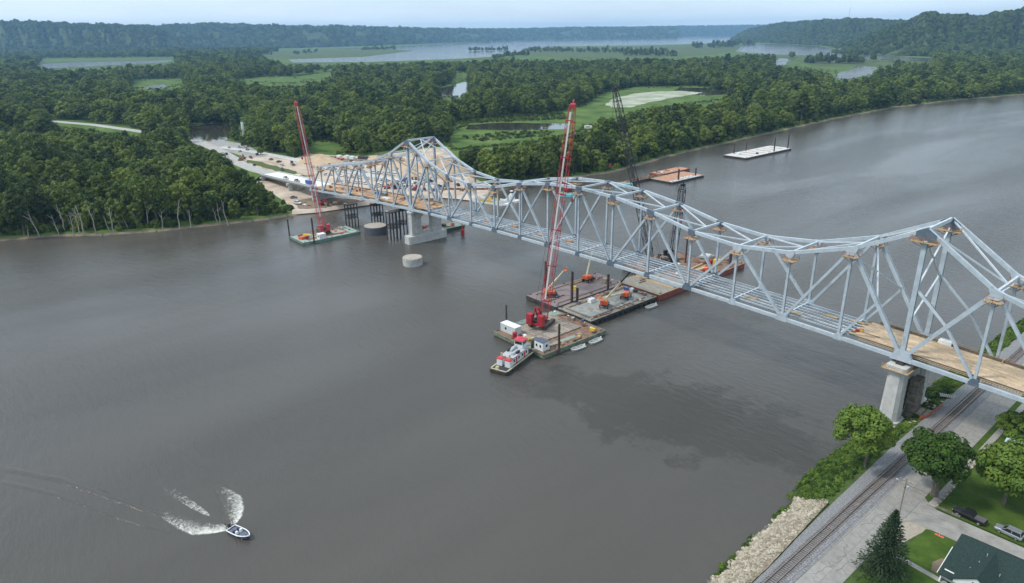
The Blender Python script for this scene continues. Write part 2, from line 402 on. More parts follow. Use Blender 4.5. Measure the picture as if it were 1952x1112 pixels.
# ---- hills: real ridges with base line and crest
def noise1(x, s): return math.sin(x*0.0131+s)+0.6*math.sin(x*0.0313+2.1*s)+0.4*math.sin(x*0.071+3.3*s)
M_hill = mat('wooded_hill', (0.038, 0.058, 0.020), 0.95, scale=0.012, col2=(0.085, 0.105, 0.042), detail=9, bump=0.5, bscale=0.06, dist=6, spec=0.05)
HILL_PTS = []
def hill(name, base, crest, depth, seed, prairie=0.0):
    """base: [(px, py)] foot of the slope on the plain; crest: [(px, py)] skyline"""
    xs = np.linspace(base[0][0], base[-1][0], 110); bx = [b[0] for b in base]; by = [b[1] for b in base]
    cx = [c[0] for c in crest]; cy = [c[1] for c in crest]
    nu = 26; V = []; Fc = []
    for i, x in enumerate(xs):
        B = at(x, float(np.interp(x, bx, by)), ZL)
        hd = math.hypot(B.x-CAM_LOC[0], B.y-CAM_LOC[1])
        gul = noise1(i*hd*0.006, seed)
        dd = depth*(1+0.24*gul)
        C = at_dist(x, float(np.interp(x, cx, cy)), hd+dd)
        dirv = Vector((B.x-CAM_LOC[0], B.y-CAM_LOC[1])).normalized()
        for j in range(nu+1):
            u = j/nu
            if u <= 0.8:
                s = u/0.8; z = ZL+(C.z-ZL)*(1-(1-s)**1.7)*(1.0 if s > 0.98 else 1.0)
                z += (C.z-ZL)*0.2*math.sin(s*math.pi)*noise1(i*hd*0.011+j*9, seed+1)*0.5
                p = Vector((B.x, B.y))+dirv*(dd*s)
            else:
                s = (u-0.8)/0.2; z = C.z-(C.z-ZL)*0.35*s*s; p = Vector((B.x, B.y))+dirv*(dd*(1+1.2*s))
            V.append((p.x, p.y, z-2 if j == 0 else z))
    for i in range(len(xs)-1):
        for j in range(nu):
            a = i*(nu+1)+j; Fc.append((a, a+nu+1, a+nu+2, a+1))
    mb = MB(); mb.add(V, Fc); o = mb.build(name, M_hill, smooth=True); o['kind'] = 'structure'
    # tree positions on the slope
    V = np.array(V).reshape(len(xs), nu+1, 3)
    rg = np.random.default_rng(int(seed*10))
    hdm = np.linalg.norm(V[len(xs)//2, 0, :2]-CAM_LOC[:2]); sp = 14 if hdm < 3800 else (20 if hdm < 6000 else 34)
    width = np.linalg.norm(V[-1, 0, :2]-V[0, 0, :2]); ncnt = int(width*depth*1.15/sp**2)
    ui = rg.random(ncnt)*(len(xs)-1.001); uj = rg.random(ncnt)*(nu*0.86)
    i0 = ui.astype(int); j0 = uj.astype(int); fi = (ui-i0)[:, None]; fj = (uj-j0)[:, None]
    P = (V[i0, j0]*(1-fi)+V[i0+1, j0]*fi)*(1-fj)+(V[i0, j0+1]*(1-fi)+V[i0+1, j0+1]*fi)*fj
    if prairie:
        s = uj/(nu*0.8); mk = 0.8*np.sin(ui*0.62+2.6*s+seed)+0.5*np.sin(ui*0.23+seed*2)+0.55*np.sin(ui*1.73+9*s)+0.45*np.sin(11*s-ui*0.9)
        keep = ~((mk > 1-prairie) & (s > 0.15) & (s < 0.62+0.1*np.sin(ui*2)))
        P = P[keep]
    HILL_PTS.append((P, sp/9.0))
hill('bluff_hill', [(-60,106),(100,104),(200,103),(300,101),(362,98)], [(-60,45),(0,44),(50,43),(110,45),(150,48),(220,49),(290,54),(330,62),(350,76),(362,88)], 900, 1.3, prairie=0.6)
hill('bluff_hill', [(250,99),(420,94),(560,92),(700,88),(850,82),(1000,77),(1150,75),(1290,73)], [(250,55),(300,54),(380,50),(420,49),(500,52),(600,55),(650,53),(700,55),(800,57),(900,58),(1000,57),(1100,54.5),(1250,54),(1290,54.5)], 1100, 2.7, prairie=0.35)
hill('bluff_hill', [(1180,72.5),(1300,70.5),(1400,69),(1520,68)], [(1180,55),(1250,52.5),(1350,51.5),(1440,50),(1520,50)], 1500, 4.1)
hill('bluff_hill', [(1393,78.5),(1440,81),(1500,84),(1580,88),(1660,92),(1760,95)], [(1393,76),(1408,66),(1425,58),(1480,47),(1560,42),(1620,40),(1670,42),(1720,46),(1760,50)], 1000, 5.5)
hill('bluff_hill', [(1585,101),(1640,104),(1720,107),(1820,108),(1930,108),(2080,107)], [(1585,98),(1610,90),(1640,74),(1680,56),(1720,41),(1750,27),(1780,31),(1850,34),(1900,26),(1937,18),(2080,6)], 850, 6.9)
# ================================================================== VEGETATION
def leaf_mat(name, c1, c2, c3):
    M = bpy.data.materials.new(name); M.use_nodes = True; t = M.node_tree; b = t.nodes['Principled BSDF']
    b.inputs['Roughness'].default_value = 0.65; b.inputs['Specular IOR Level'].default_value = 0.2
    tcn = N(t, 'ShaderNodeTexCoord'); n1 = N(t, 'ShaderNodeTexNoise'); n1.inputs['Scale'].default_value = 0.45; n1.inputs['Detail'].default_value = 3
    oi = N(t, 'ShaderNodeObjectInfo')
    ad = N(t, 'ShaderNodeMath'); ad.operation = 'MULTIPLY_ADD'; ad.inputs[1].default_value = 0.48; 
    sb = N(t, 'ShaderNodeMath'); sb.operation = 'SUBTRACT'; sb.inputs[1].default_value = 0.235
    cr = N(t, 'ShaderNodeValToRGB'); e = cr.color_ramp.elements
    e[0].position = 0.30; e[0].color = (*c1, 1); e[1].position = 0.72; e[1].color = (*c3, 1)
    mid = cr.color_ramp.elements.new(0.5); mid.color = (*c2, 1)
    t.links.new(tcn.outputs['Object'], n1.inputs['Vector']); t.links.new(oi.outputs['Random'], ad.inputs[0]); t.links.new(n1.outputs['Fac'], ad.inputs[2])
    t.links.new(ad.outputs[0], sb.inputs[0]); t.links.new(sb.outputs[0], cr.inputs['Fac']); t.links.new(cr.outputs['Color'], b.inputs['Base Color'])
    tr = N(t, 'ShaderNodeBsdfTranslucent'); t.links.new(cr.outputs['Color'], tr.inputs['Color'])
    mx = N(t, 'ShaderNodeMixShader'); mx.inputs[0].default_value = 0.22
    t.links.new(b.outputs[0], mx.inputs[1]); t.links.new(tr.outputs[0], mx.inputs[2]); t.links.new(mx.outputs[0], t.nodes['Material Output'].inputs['Surface'])
    return M
M_leaf = leaf_mat('floodplain_foliage', (0.029, 0.052, 0.009), (0.086, 0.128, 0.021), (0.172, 0.222, 0.038))
M_leaf2 = leaf_mat('street_tree_foliage', (0.040, 0.082, 0.011), (0.095, 0.165, 0.022), (0.185, 0.270, 0.040))
M_leafd = leaf_mat('dark_foliage', (0.028, 0.062, 0.011), (0.070, 0.128, 0.019), (0.140, 0.212, 0.032))
M_bark = mat('grey_bark', (0.10, 0.085, 0.065), 0.95, scale=3, col2=(0.20, 0.175, 0.14), bump=0.5, stretch=(1, 1, 0.2))
M_dead = mat('bleached_wood', (0.24, 0.215, 0.18), 0.9, scale=2, col2=(0.38, 0.35, 0.30))

def leaf_cloud(lobes, n, size, rg, flat=0.0, inner=0.25):
    """leaf sized quads spread through and over a set of lobes (cx,cy,cz,rx,rz)"""
    lobes = np.asarray(lobes, float); wts = lobes[:, 3]**2; wts /= wts.sum()
    pick = rg.choice(len(lobes), n, p=wts)
    d = rg.normal(size=(n, 3)); d[:, 2] = np.abs(d[:, 2])*1.0*(np.where(rg.random(n) < 0.72, 1, -0.55)); d /= np.linalg.norm(d, axis=1)[:, None]
    rad = np.where(rg.random(n) < inner, rg.random(n)**0.5*0.85, 0.86+0.2*rg.random(n))
    c = lobes[pick]
    P = c[:, :3]+d*rad[:, None]*np.stack([c[:, 3], c[:, 3], c[:, 4]], -1)
    nrm = d+rg.normal(size=(n, 3))*0.22; nrm[:, 2] += 0.2; nrm /= np.linalg.norm(nrm, axis=1)[:, None]
    a = np.cross(nrm, rg.normal(size=(n, 3))); a /= np.linalg.norm(a, axis=1)[:, None]; b = np.cross(nrm, a)
    s = size*(0.6+0.8*rg.random(n))[:, None]
    v = np.stack([P-a*s*0.5, P+b*s*0.42-a*s*0.02, P+a*s*0.5, P-b*s*0.42+a*s*0.05], 1).reshape(-1, 3)
    return v
def quads_mesh(name, v, material):
    me = bpy.data.meshes.new(name); n = len(v)//4
    me.vertices.add(len(v)); me.vertices.foreach_set('co', np.asarray(v, np.float32).ravel())
    me.loops.add(len(v)); me.loops.foreach_set('vertex_index', np.arange(len(v), dtype=np.int32))
    me.polygons.add(n); me.polygons.foreach_set('loop_start', np.arange(0, len(v), 4, dtype=np.int32)); me.polygons.foreach_set('loop_total', np.full(n, 4, np.int32))
    me.materials.append(material); me.update(); me.validate(); return me
def limb(mb, p, q, r0, r1, rr, seg=3, n=6, bend=0.12):
    p = Vector(p); q = Vector(q); L_ = (q-p).length; prev = p; pr = r0
    for k in range(1, seg+1):
        t = k/seg; e = p.lerp(q, t)
        if k < seg: e = e+Vector((rr.uniform(-1, 1), rr.uniform(-1, 1), rr.uniform(-0.4, 0.4)))*L_*bend
        r = r0+(r1-r0)*t; mb.cyl(prev, e, pr, n, r, caps=False); prev = e; pr = r
def make_crown(seed, n, size, R0=5.2, H=20.0, spread=1.0, low=0.3):
    rg = np.random.default_rng(seed); rr = random.Random(seed); lobes = []
    nl = rr.randint(17, 26)
    for k in range(nl):
        a = k*2.399+rr.uniform(-.4, .4); t = (k+0.5)/nl
        z = H*(low+(0.86-low)*t); prof = math.sqrt(max(0.04, 1-((t-0.36)/0.72)**2))
        r = R0*0.68*prof*rr.uniform(0.75, 1.1)*spread
        lr = R0*rr.uniform(0.26, 0.5)*(1.0-0.25*t)
        lobes.append((math.cos(a)*r, math.sin(a)*r, z, lr, lr*rr.uniform(0.75, 1.0)))
    return leaf_cloud(lobes, n, size, rg), lobes
def make_trunk(seed, lobes, H, r0=0.42):
    rr = random.Random(seed); mb = MB()
    top = (rr.uniform(-.5, .5), rr.uniform(-.5, .5), H*0.42)
    limb(mb, (0, 0, -0.6), top, r0, r0*0.62, rr, 3, 7, 0.03)
    for l in sorted(lobes, key=lambda q: q[2])[::2]:
        limb(mb, (top[0], top[1], top[2]*rr.uniform(0.75, 1.0)), (l[0]*0.8, l[1]*0.8, l[2]), r0*0.45, r0*0.12, rr, 2, 5, 0.08)
    return mb
TREES = []       # (trunk mesh, crown mesh, low crown mesh, height)
for s in range(7):
    H = [20, 22, 17, 25, 20, 21, 14][s]; R0 = [5.4, 5.8, 5.8, 5.2, 4.2, 6.6, 5.2][s]; low = [.3, .26, .2, .32, .24, .3, .14][s]
    v, lobes = make_crown(100+s, 2300, 0.86, R0, H, low=low)
    v2, _ = make_crown(100+s, 700, 1.5, R0, H, low=low)
    TREES.append((make_trunk(100+s, lobes, H).mesh('trunk', M_bark), quads_mesh('crown', v, M_leaf), quads_mesh('crown', v2, M_leaf), H))

# where the photograph shows open ground, no crown may stand in front of it
CLEAR = [
 [(88,226),(180,234),(272,247),(275,257),(200,249),(110,239),(86,234)],
 [(352,242),(440,237),(438,262),(420,276),(372,272),(355,262)],
 [(362,270),(395,268),(430,271),(470,274),(485,284),(515,293),(560,300),(585,290),(650,293),(700,294),(760,284),(800,280),(850,275),(875,300),(885,330),(930,345),(960,372),(905,388),(860,384),(780,396),(700,398),(560,412),(545,384),(470,330),(440,322),(448,312),(420,296)],
 [(583,268),(640,270),(660,282),(655,294),(590,294)],
 [(855,266),(862,240),(900,228),(1000,222),(1060,214),(1110,200),(1150,178),(1210,166),(1330,164),(1395,176),(1380,190),(1300,200),(1215,212),(1190,224),(1130,238),(1092,256),(1010,272),(930,280),(858,286)],
 [(832,184),(836,166),(893,152),(899,172),(872,186)], [(862,151),(868,139),(895,138),(893,152)],
 [(248,168),(260,152),(352,149),(352,160),(310,170)], [(440,155),(500,146),(560,146),(632,136),(640,146),(560,160),(500,158)],
 [(70,132),(80,112),(335,109),(332,120),(150,130)],
 [(495,106),(560,92),(640,90),(760,86),(1000,75),(1390,66),(1452,66),(1452,76),(1380,84),(1425,90),(1420,104),(1300,111),(1100,112),(1000,114),(980,112),(700,121),(545,122)],
 [(1392,99),(1405,80),(1480,82),(1560,84),(1600,95),(1700,104),(1780,110),(1780,119),(1650,113),(1560,107),(1430,102)],
 [(1588,152),(1596,138),(1560,132),(1480,124),(1476,112),(1560,108),(1640,116),(1715,118),(1700,126),(1675,128),(1668,142),(1622,152)],
 [(1405,212),(1420,195),(1434,198),(1428,214)],
 [(450,252),(456,206),(472,206),(474,252)],
 [(1112,249),(1112,241),(1130,241),(1130,249)],
]
pts = []
def grid(r0, r1, sp, sc):
    o = []
    a0, a1 = YAW-R(42), YAW+R(42)
    xs = np.arange(-r1, r1, sp); X, Y = np.meshgrid(CAM_LOC[0]+xs, CAM_LOC[1]+xs); P = np.stack([X.ravel(), Y.ravel()], -1)
    P += RNG.uniform(-0.42*sp, 0.42*sp, P.shape)
    d = P-CAM_LOC[:2]; r = np.hypot(d[:, 0], d[:, 1]); az = np.arctan2(d[:, 0], d[:, 1])
    k = (r >= r0) & (r < r1) & (np.abs(az-YAW) < R(43)); P = P[k]
    k = inside(np.array(land_poly), P); P = P[k]
    s = sc*np.clip(RNG.normal(0.95, 0.2, len(P)), 0.5, 1.4)
    return np.column_stack([P, np.full(len(P), ZL), s])
T = np.vstack([grid(330, 800, 8.2, 1.0), grid(800, 1700, 11.0, 1.12), grid(1700, 3000, 16, 1.35), grid(3000, 5200, 26, 1.6)])
def is_bad(T):
  base = project(T[:, :3]); topz = T[:, :3].copy(); topz[:, 2] += 18*T[:, 3]; tp = project(topz)
  midz = T[:, :3].copy(); midz[:, 2] += 9*T[:, 3]; mp_ = project(midz); wpx = np.abs(base[:, 1]-tp[:, 1])*0.17
  bad = np.zeros(len(T), bool)
  for poly in CLEAR:
    for q in [base+(tp-base)*f for f in (0, .15, .3, .45, .6, .75, .9, 1)]+[mp_+np.stack([wpx, 0*wpx], -1), mp_-np.stack([wpx, 0*wpx], -1)]:
        bad |= inside(poly, q)
  return bad
bad = is_bad(T)
mp_ = project(T[:, :3])
fr = (mp_[:, 0] > -140) & (mp_[:, 0] < 2090)
keep = [T[~bad & fr]]; left = T[bad & fr]
for f_ in (0.75, 0.5, 0.33):                # only lower trees fit where open ground shows behind
    d_ = np.hypot(left[:, 0]-CAM_LOC[0], left[:, 1]-CAM_LOC[1]); left = left[d_ < 900]
    l2 = left.copy(); l2[:, 3] *= f_; bd = is_bad(l2); keep.append(l2[~bd]); left = left[bd]
T = np.vstack(keep)
# keep a narrow strip of bank free
shp = np.array(sh)
near = T[:, 0] > -200
dmin = np.full(len(T), 99.0)
dmin[near] = np.sqrt(((T[near, None, :2]-shp[None])**2).sum(-1)).min(1)
T = T[dmin > 3.0]
BYD = np.argsort(np.hypot(T[:, 0]-CAM_LOC[0], T[:, 1]-CAM_LOC[1]))
T = T[BYD]
# ---- the 300 trees that show largest stand as individuals, the rest is one wood
NIND = 296
ROWS = T[:NIND]; REST = T[NIND:]
tree_protos = []
for k, (tm, cm, lm, H) in enumerate(TREES):
    tree_protos.append((tm, cm))
for k, (x, y, z, s) in enumerate(ROWS):
    tm, cm = tree_protos[k*5 % 7]
    ds_ = float(np.sqrt(((np.array(sh)-np.array([x, y]))**2).sum(1)).min()); row = 'front row' if ds_ < 14 else ('second row' if ds_ < 26 else 'rear rows')
    if y < -110: wh = 'at the far left of the bank wood'
    elif y < -75: wh = 'in the middle of the left bank wood'
    elif y < -30: wh = 'where the left bank wood nears the red crane'
    elif y < 40: wh = 'beside the sandy approach at the bridge end'
    elif y < 160: wh = 'on the bank behind the left truss tower'
    elif y < 300: wh = 'on the bank behind the black crane'
    else: wh = 'on the far upstream bank'
    lb = 'leafy green tree %s, %s' % (wh, row); gr = 'trees '+wh+', '+row
    o = thing('floodplain_tree', lb, 'tree', (x, y, z), (k*1.7) % 6.28, gr); o.scale = (s*1.04, s*1.04, s)
    for nm, me in (('trunk', tm), ('crown', cm)):
        c = bpy.data.objects.new(nm, me); COL.objects.link(c); c.parent = o

def scatter(name, P, scales, meshes, label, seed, zs=None):
    """one mass of instances: a point mesh whose vertices carry the source meshes (geometry nodes)"""
    srcc = bpy.data.collections.new(name+'_source')
    for k, ms in enumerate(meshes):
        o = bpy.data.objects.new('%s_source_%d' % (name, k), ms); srcc.objects.link(o)
    me = bpy.data.meshes.new(name); n = len(P)
    me.vertices.add(n); me.vertices.foreach_set('co', np.asarray(P, np.float32).ravel())
    rg = np.random.default_rng(seed)
    a = me.attributes.new('size', 'FLOAT_VECTOR', 'POINT')
    sc = np.stack([scales*rg.uniform(0.92, 1.15, n), scales*rg.uniform(0.92, 1.15, n), scales*(1 if zs is None else zs)*rg.uniform(0.85, 1.1, n)], -1)
    a.data.foreach_set('vector', sc.astype(np.float32).ravel())
    a = me.attributes.new('turn', 'FLOAT_VECTOR', 'POINT')
    tv = np.zeros((n, 3), np.float32); tv[:, 2] = rg.uniform(0, 6.28, n); a.data.foreach_set('vector', tv.ravel())
    a = me.attributes.new('pick', 'INT', 'POINT'); a.data.foreach_set('value', rg.integers(0, len(meshes), n).astype(np.int32))
    ob = bpy.data.objects.new(name, me); COL.objects.link(ob)
    ng = bpy.data.node_groups.new(name+'_nodes', 'GeometryNodeTree')
    ng.interface.new_socket('Geometry', in_out='INPUT', socket_type='NodeSocketGeometry')
    ng.interface.new_socket('Geometry', in_out='OUTPUT', socket_type='NodeSocketGeometry')
    gi = ng.nodes.new('NodeGroupInput'); go = ng.nodes.new('NodeGroupOutput')
    ci = ng.nodes.new('GeometryNodeCollectionInfo'); ci.inputs['Collection'].default_value = srcc
    ci.inputs['Separate Children'].default_value = True; ci.inputs['Reset Children'].default_value = True
    ip = ng.nodes.new('GeometryNodeInstanceOnPoints'); ip.inputs['Pick Instance'].default_value = True
    def attr(nm, ty):
        q = ng.nodes.new('GeometryNodeInputNamedAttribute'); q.data_type = ty; q.inputs['Name'].default_value = nm
        return [s for s in q.outputs if s.name == 'Attribute' and s.enabled][0] if any(s.enabled for s in q.outputs) else q.outputs[0]
    l = ng.links.new
    l(gi.outputs[0], ip.inputs['Points']); l(ci.outputs[0], ip.inputs['Instance'])
    l(attr('pick', 'INT'), ip.inputs['Instance Index']); l(attr('turn', 'FLOAT_VECTOR'), ip.inputs['Rotation']); l(attr('size', 'FLOAT_VECTOR'), ip.inputs['Scale'])
    l(ip.outputs[0], go.inputs[0])
    md = ob.modifiers.new('scatter', 'NODES'); md.node_group = ng
    return tag(ob, label, 'trees' if 'tree' in label or 'wood' in label else 'plants', kind='stuff')

def joined(me1, me2, name):
    bm = bmesh.new(); bm.from_mesh(me1); n1 = len(bm.faces); bm.from_mesh(me2); bm.faces.ensure_lookup_table()
    for f in bm.faces[n1:]: f.material_index = 1
    me = bpy.data.meshes.new(name); bm.to_mesh(me); bm.free(); me.materials.append(M_bark); me.materials.append(M_leaf); return me
dist = np.hypot(REST[:, 0]-CAM_LOC[0], REST[:, 1]-CAM_LOC[1])
nr = dist < 1000
near_src = [joined(t[0], t[1], 'wood_tree') for t in TREES]
scatter('floodplain_forest', REST[nr, :3], REST[nr, 3]*1.06, near_src, 'dense green floodplain wood stretching behind the bridge', 5, zs=0.88)
scatter('distant_forest', REST[~nr, :3], REST[~nr, 3]*1.14, [t[2] for t in TREES], 'far blue-green wood across the floodplain', 6, zs=0.78)
hp = np.vstack([h[0] for h in HILL_PTS]); hs = np.concatenate([np.full(len(h[0]), h[1]*0.88) for h in HILL_PTS])
hp[:, 2] -= 4.0*hs
scatter('hillside_forest', hp, hs, [t[2] for t in TREES], 'far wood covering the river bluffs', 8, zs=0.62)
# islets in the lake and single trees on the marsh
ip_ = []
for (x0, y0, x1, y1, n, s) in ((690,96,762,94,60,1.3),(895,98,968,96,45,1.2),(1000,99,1270,101,150,1.4),(1385,88,1440,84,50,2.2),(1320,92,1400,90,60,1.9),(1535,120,1648,122,90,1.3),(1505,112,1512,112,4,1.3),(1660,118,1672,118,5,1.3),(1190,105,1290,107,90,1.3),(560,104,610,100,22,1.1),
                              (430,100,520,105,60,1.2),(940,113,1010,105,60,1.2),(1420,196,1425,197,3,0.5)):
    for k in range(n):
        t = random.random(); p = at(x0+(x1-x0)*t, y0+(y1-y0)*t+random.gauss(0, .6), ZL); ip_.append((p.x, p.y, ZL, s*random.uniform(0.6, 1.1)))
ip_ = np.array(ip_)
scatter('islet_trees', ip_[:, :3], ip_[:, 3], [t[2] for t in TREES], 'trees on the low islets of the far lake', 9)
# undergrowth along the near bank and brush in the meadows
b_ = []
for k in range(len(sh)-1):
    a, b = Vector(sh[k]), Vector(sh[k+1])
    if a.y > 1200: continue
    nrm = Vector((-(b-a).y, (b-a).x)).normalized()
    for j in range(int((b-a).length/1.1)):
        p = a.lerp(b, random.random())+nrm*random.uniform(0.4, 10)
        b_.append((p.x, p.y, ZL-0.2, random.uniform(0.10, 0.42)))
for poly, n in (([(862,250),(900,226),(1000,222),(1075,214),(1080,228),(980,232),(900,236)], 420), ([(880,262),(960,252),(1060,250),(1040,262),(920,270)], 160), ([(660,290),(720,292),(700,297),(655,299)], 50)):
    pp = np.array(poly, float); c = 0
    while c < n:
        q = np.array([[random.uniform(pp[:, 0].min(), pp[:, 0].max()), random.uniform(pp[:, 1].min(), pp[:, 1].max())]])
        if inside(pp, q)[0]:
            w = at(q[0, 0], q[0, 1], ZL); b_.append((w.x, w.y, ZL-.2, random.uniform(0.12, 0.3))); c += 1
for poly in CLEAR[3:]:                       # ragged brush along the edges of the openings
    for k in range(len(poly)):
        (x0, y0), (x1, y1) = poly[k], poly[(k+1) % len(poly)]
        if min(y0, y1) < 105: continue
        for j in range(int(math.hypot(x1-x0, y1-y0)*1.1)):
            t = random.random(); q = at(x0+(x1-x0)*t+random.gauss(0, 3), y0+(y1-y0)*t+random.gauss(0, 1.3), ZL); b_.append((q.x, q.y, ZL-.3, random.uniform(.06, .24)))
b_ = np.array(b_); pj = project(b_[:, :3]); kk = ~inside(CLEAR[2], pj); b_ = b_[kk]
brush = []
for s in range(3):
    v, _ = make_crown(300+s, 420, 2.6, 6.5, 14); brush.append(quads_mesh('brush', v-np.array([0, 0, 3.6]), M_leaf))
scatter('bank_undergrowth', b_[:, :3], b_[:, 3], brush, 'low green undergrowth plants along the wooded river bank', 12)
# single trees and bushes standing in the open around the site
for k, (px, py, s, lb) in enumerate(((497, 297, .42, 'round green tree on the island of the parking lot'), (560, 301, .5, 'bushy tree left of the left sand heap'), (575, 298, .55, 'bushy tree just behind the left sand heap'), (548, 297, .6, 'leafy tree behind the parking lot edge'), (662, 295, .62, 'pale green round bushy tree behind the white bulk bags'), (722, 297, .62, 'dark green bushy tree behind the middle sand heap'), (645, 296, .35, 'low bush beside the pale round tree'), (790, 292, .4, 'bush behind the largest sand heap'), (466, 282, .4, 'small tree beside the white mast'), (690, 296, .4, 'low bush at the back edge of the site'))):
    p = at(px, py, ZL); o = thing('site_tree', lb, 'tree', p, k*1.1); o.scale = (s*1.35, s*1.35, s*.95)
    for nm, me in (('trunk', TREES[k % 7][0]), ('crown', TREES[k % 7][1])): c = bpy.data.objects.new(nm, me); COL.objects.link(c); c.parent = o
# ================================================================== BRIDGE
M_paint = mat('pale_blue_grey_paint', (0.36, 0.42, 0.465), 0.5, scale=0.5, col2=(0.46, 0.52, 0.565), detail=6, spec=0.35, spots=((0.24, 0.23, 0.21), 0.7, 0.56, 0.5))
M_paint2 = mat('strut_paint', (0.46, 0.515, 0.555), 0.45, scale=0.5, col2=(0.56, 0.615, 0.65), detail=6, spots=((0.28, 0.26, 0.23), 0.7, 0.57, 0.5))
M_gusset = mat('slate_gusset_primer', (0.085, 0.115, 0.15), 0.55, scale=1.2, col2=(0.12, 0.155, 0.19))
M_ply = mat('formwork_plywood', (0.40, 0.29, 0.18), 0.85, scale=1.1, col2=(0.56, 0.43, 0.29), detail=6, objrand=0.16, stretch=(0.25, 1, 1))
M_lumber = mat('lumber', (0.36, 0.24, 0.12), 0.85, scale=2, col2=(0.50, 0.36, 0.20), objrand=0.1)
M_darkwood = mat('weathered_timber', (0.12, 0.09, 0.06), 0.9, scale=2, col2=(0.20, 0.155, 0.11))
M_conc = mat('pier_concrete', (0.36, 0.36, 0.34), 0.9, scale=0.6, col2=(0.50, 0.50, 0.475), detail=8, bump=0.15, bscale=3, spots=((0.17, 0.165, 0.15), 0.5, 0.55, 0.6))
M_conc2 = mat('pale_concrete', (0.42, 0.42, 0.395), 0.85, scale=0.5, col2=(0.54, 0.54, 0.515), detail=8, spots=((0.22, 0.21, 0.19), 0.5, 0.57, 0.55))
M_rustrail = mat('orange_red_oxide', (0.30, 0.10, 0.05), 0.8, scale=3, col2=(0.42, 0.17, 0.08))
M_dksteel = mat('dark_pile_steel', (0.030, 0.024, 0.022), 0.7, scale=1.5, col2=(0.065, 0.048, 0.040))
PL, NP, BW = 16.33, 28, 15.24
ZB0 = 20.6
def zb(i):
    s = (i-14)*PL; return ZB0-1.743e-4*s*s+1.1278e-2*s
TH = {7: 33.6, 8: 25.0, 9: 19.7, 10: 17.7, 11: 18.7, 12: 22.0, 13: 24.2, 14: 24.9}
for i in range(15, 22): TH[i] = TH[28-i]
for i, p in {6: (742, 291.8), 5: (711, 304.8), 4: (685.5, 312.3), 3: (660, 314.8), 2: (636, 316.2), 1: (613.5, 318.5)}.items():
    TH[i] = at_y(p[0], p[1], 0).z-zb(i)
TH.update({22: 23.0, 23: 18.6, 24: 17.6, 25: 17.0, 26: 16.5, 27: 16.2})
def Bn(i, y=0.0): return Vector((i*PL, y, zb(i)))
def Tn(i, y=0.0): return Vector((i*PL, y, zb(i)+TH[i]))
bridge = thing('truss_bridge', 'long pale grey steel through-truss bridge crossing the river', 'bridge', (14*PL, BW/2, zb(14)))
def part(name, mb, mats, par=bridge): return mb.build(name, mats, par, world=True)
def member(name, p, q, w, h, mats=M_paint, flange=True):
    mb = MB(); p = Vector(p); q = Vector(q)
    mb.bar(p, q, w, h)
    part(name, mb, mats)
def Hmember(name, p, q, w, h, mats=M_paint):
    """open H section: two side plates and a web"""
    p = Vector(p); q = Vector(q); d = (q-p).normalized(); sd = Vector((0, 1, 0)); up = sd.cross(d)
    mb = MB()
    for s in (-1, 1): mb.bar(p+sd*(s*(w/2-0.05)), q+sd*(s*(w/2-0.05)), 0.10, h, side=sd)
    mb.bar(p, q, w-0.2, h*0.22, side=sd); part(name, mb, mats)
DARK_T = range(8, 19); DARK_B = range(8, 18)
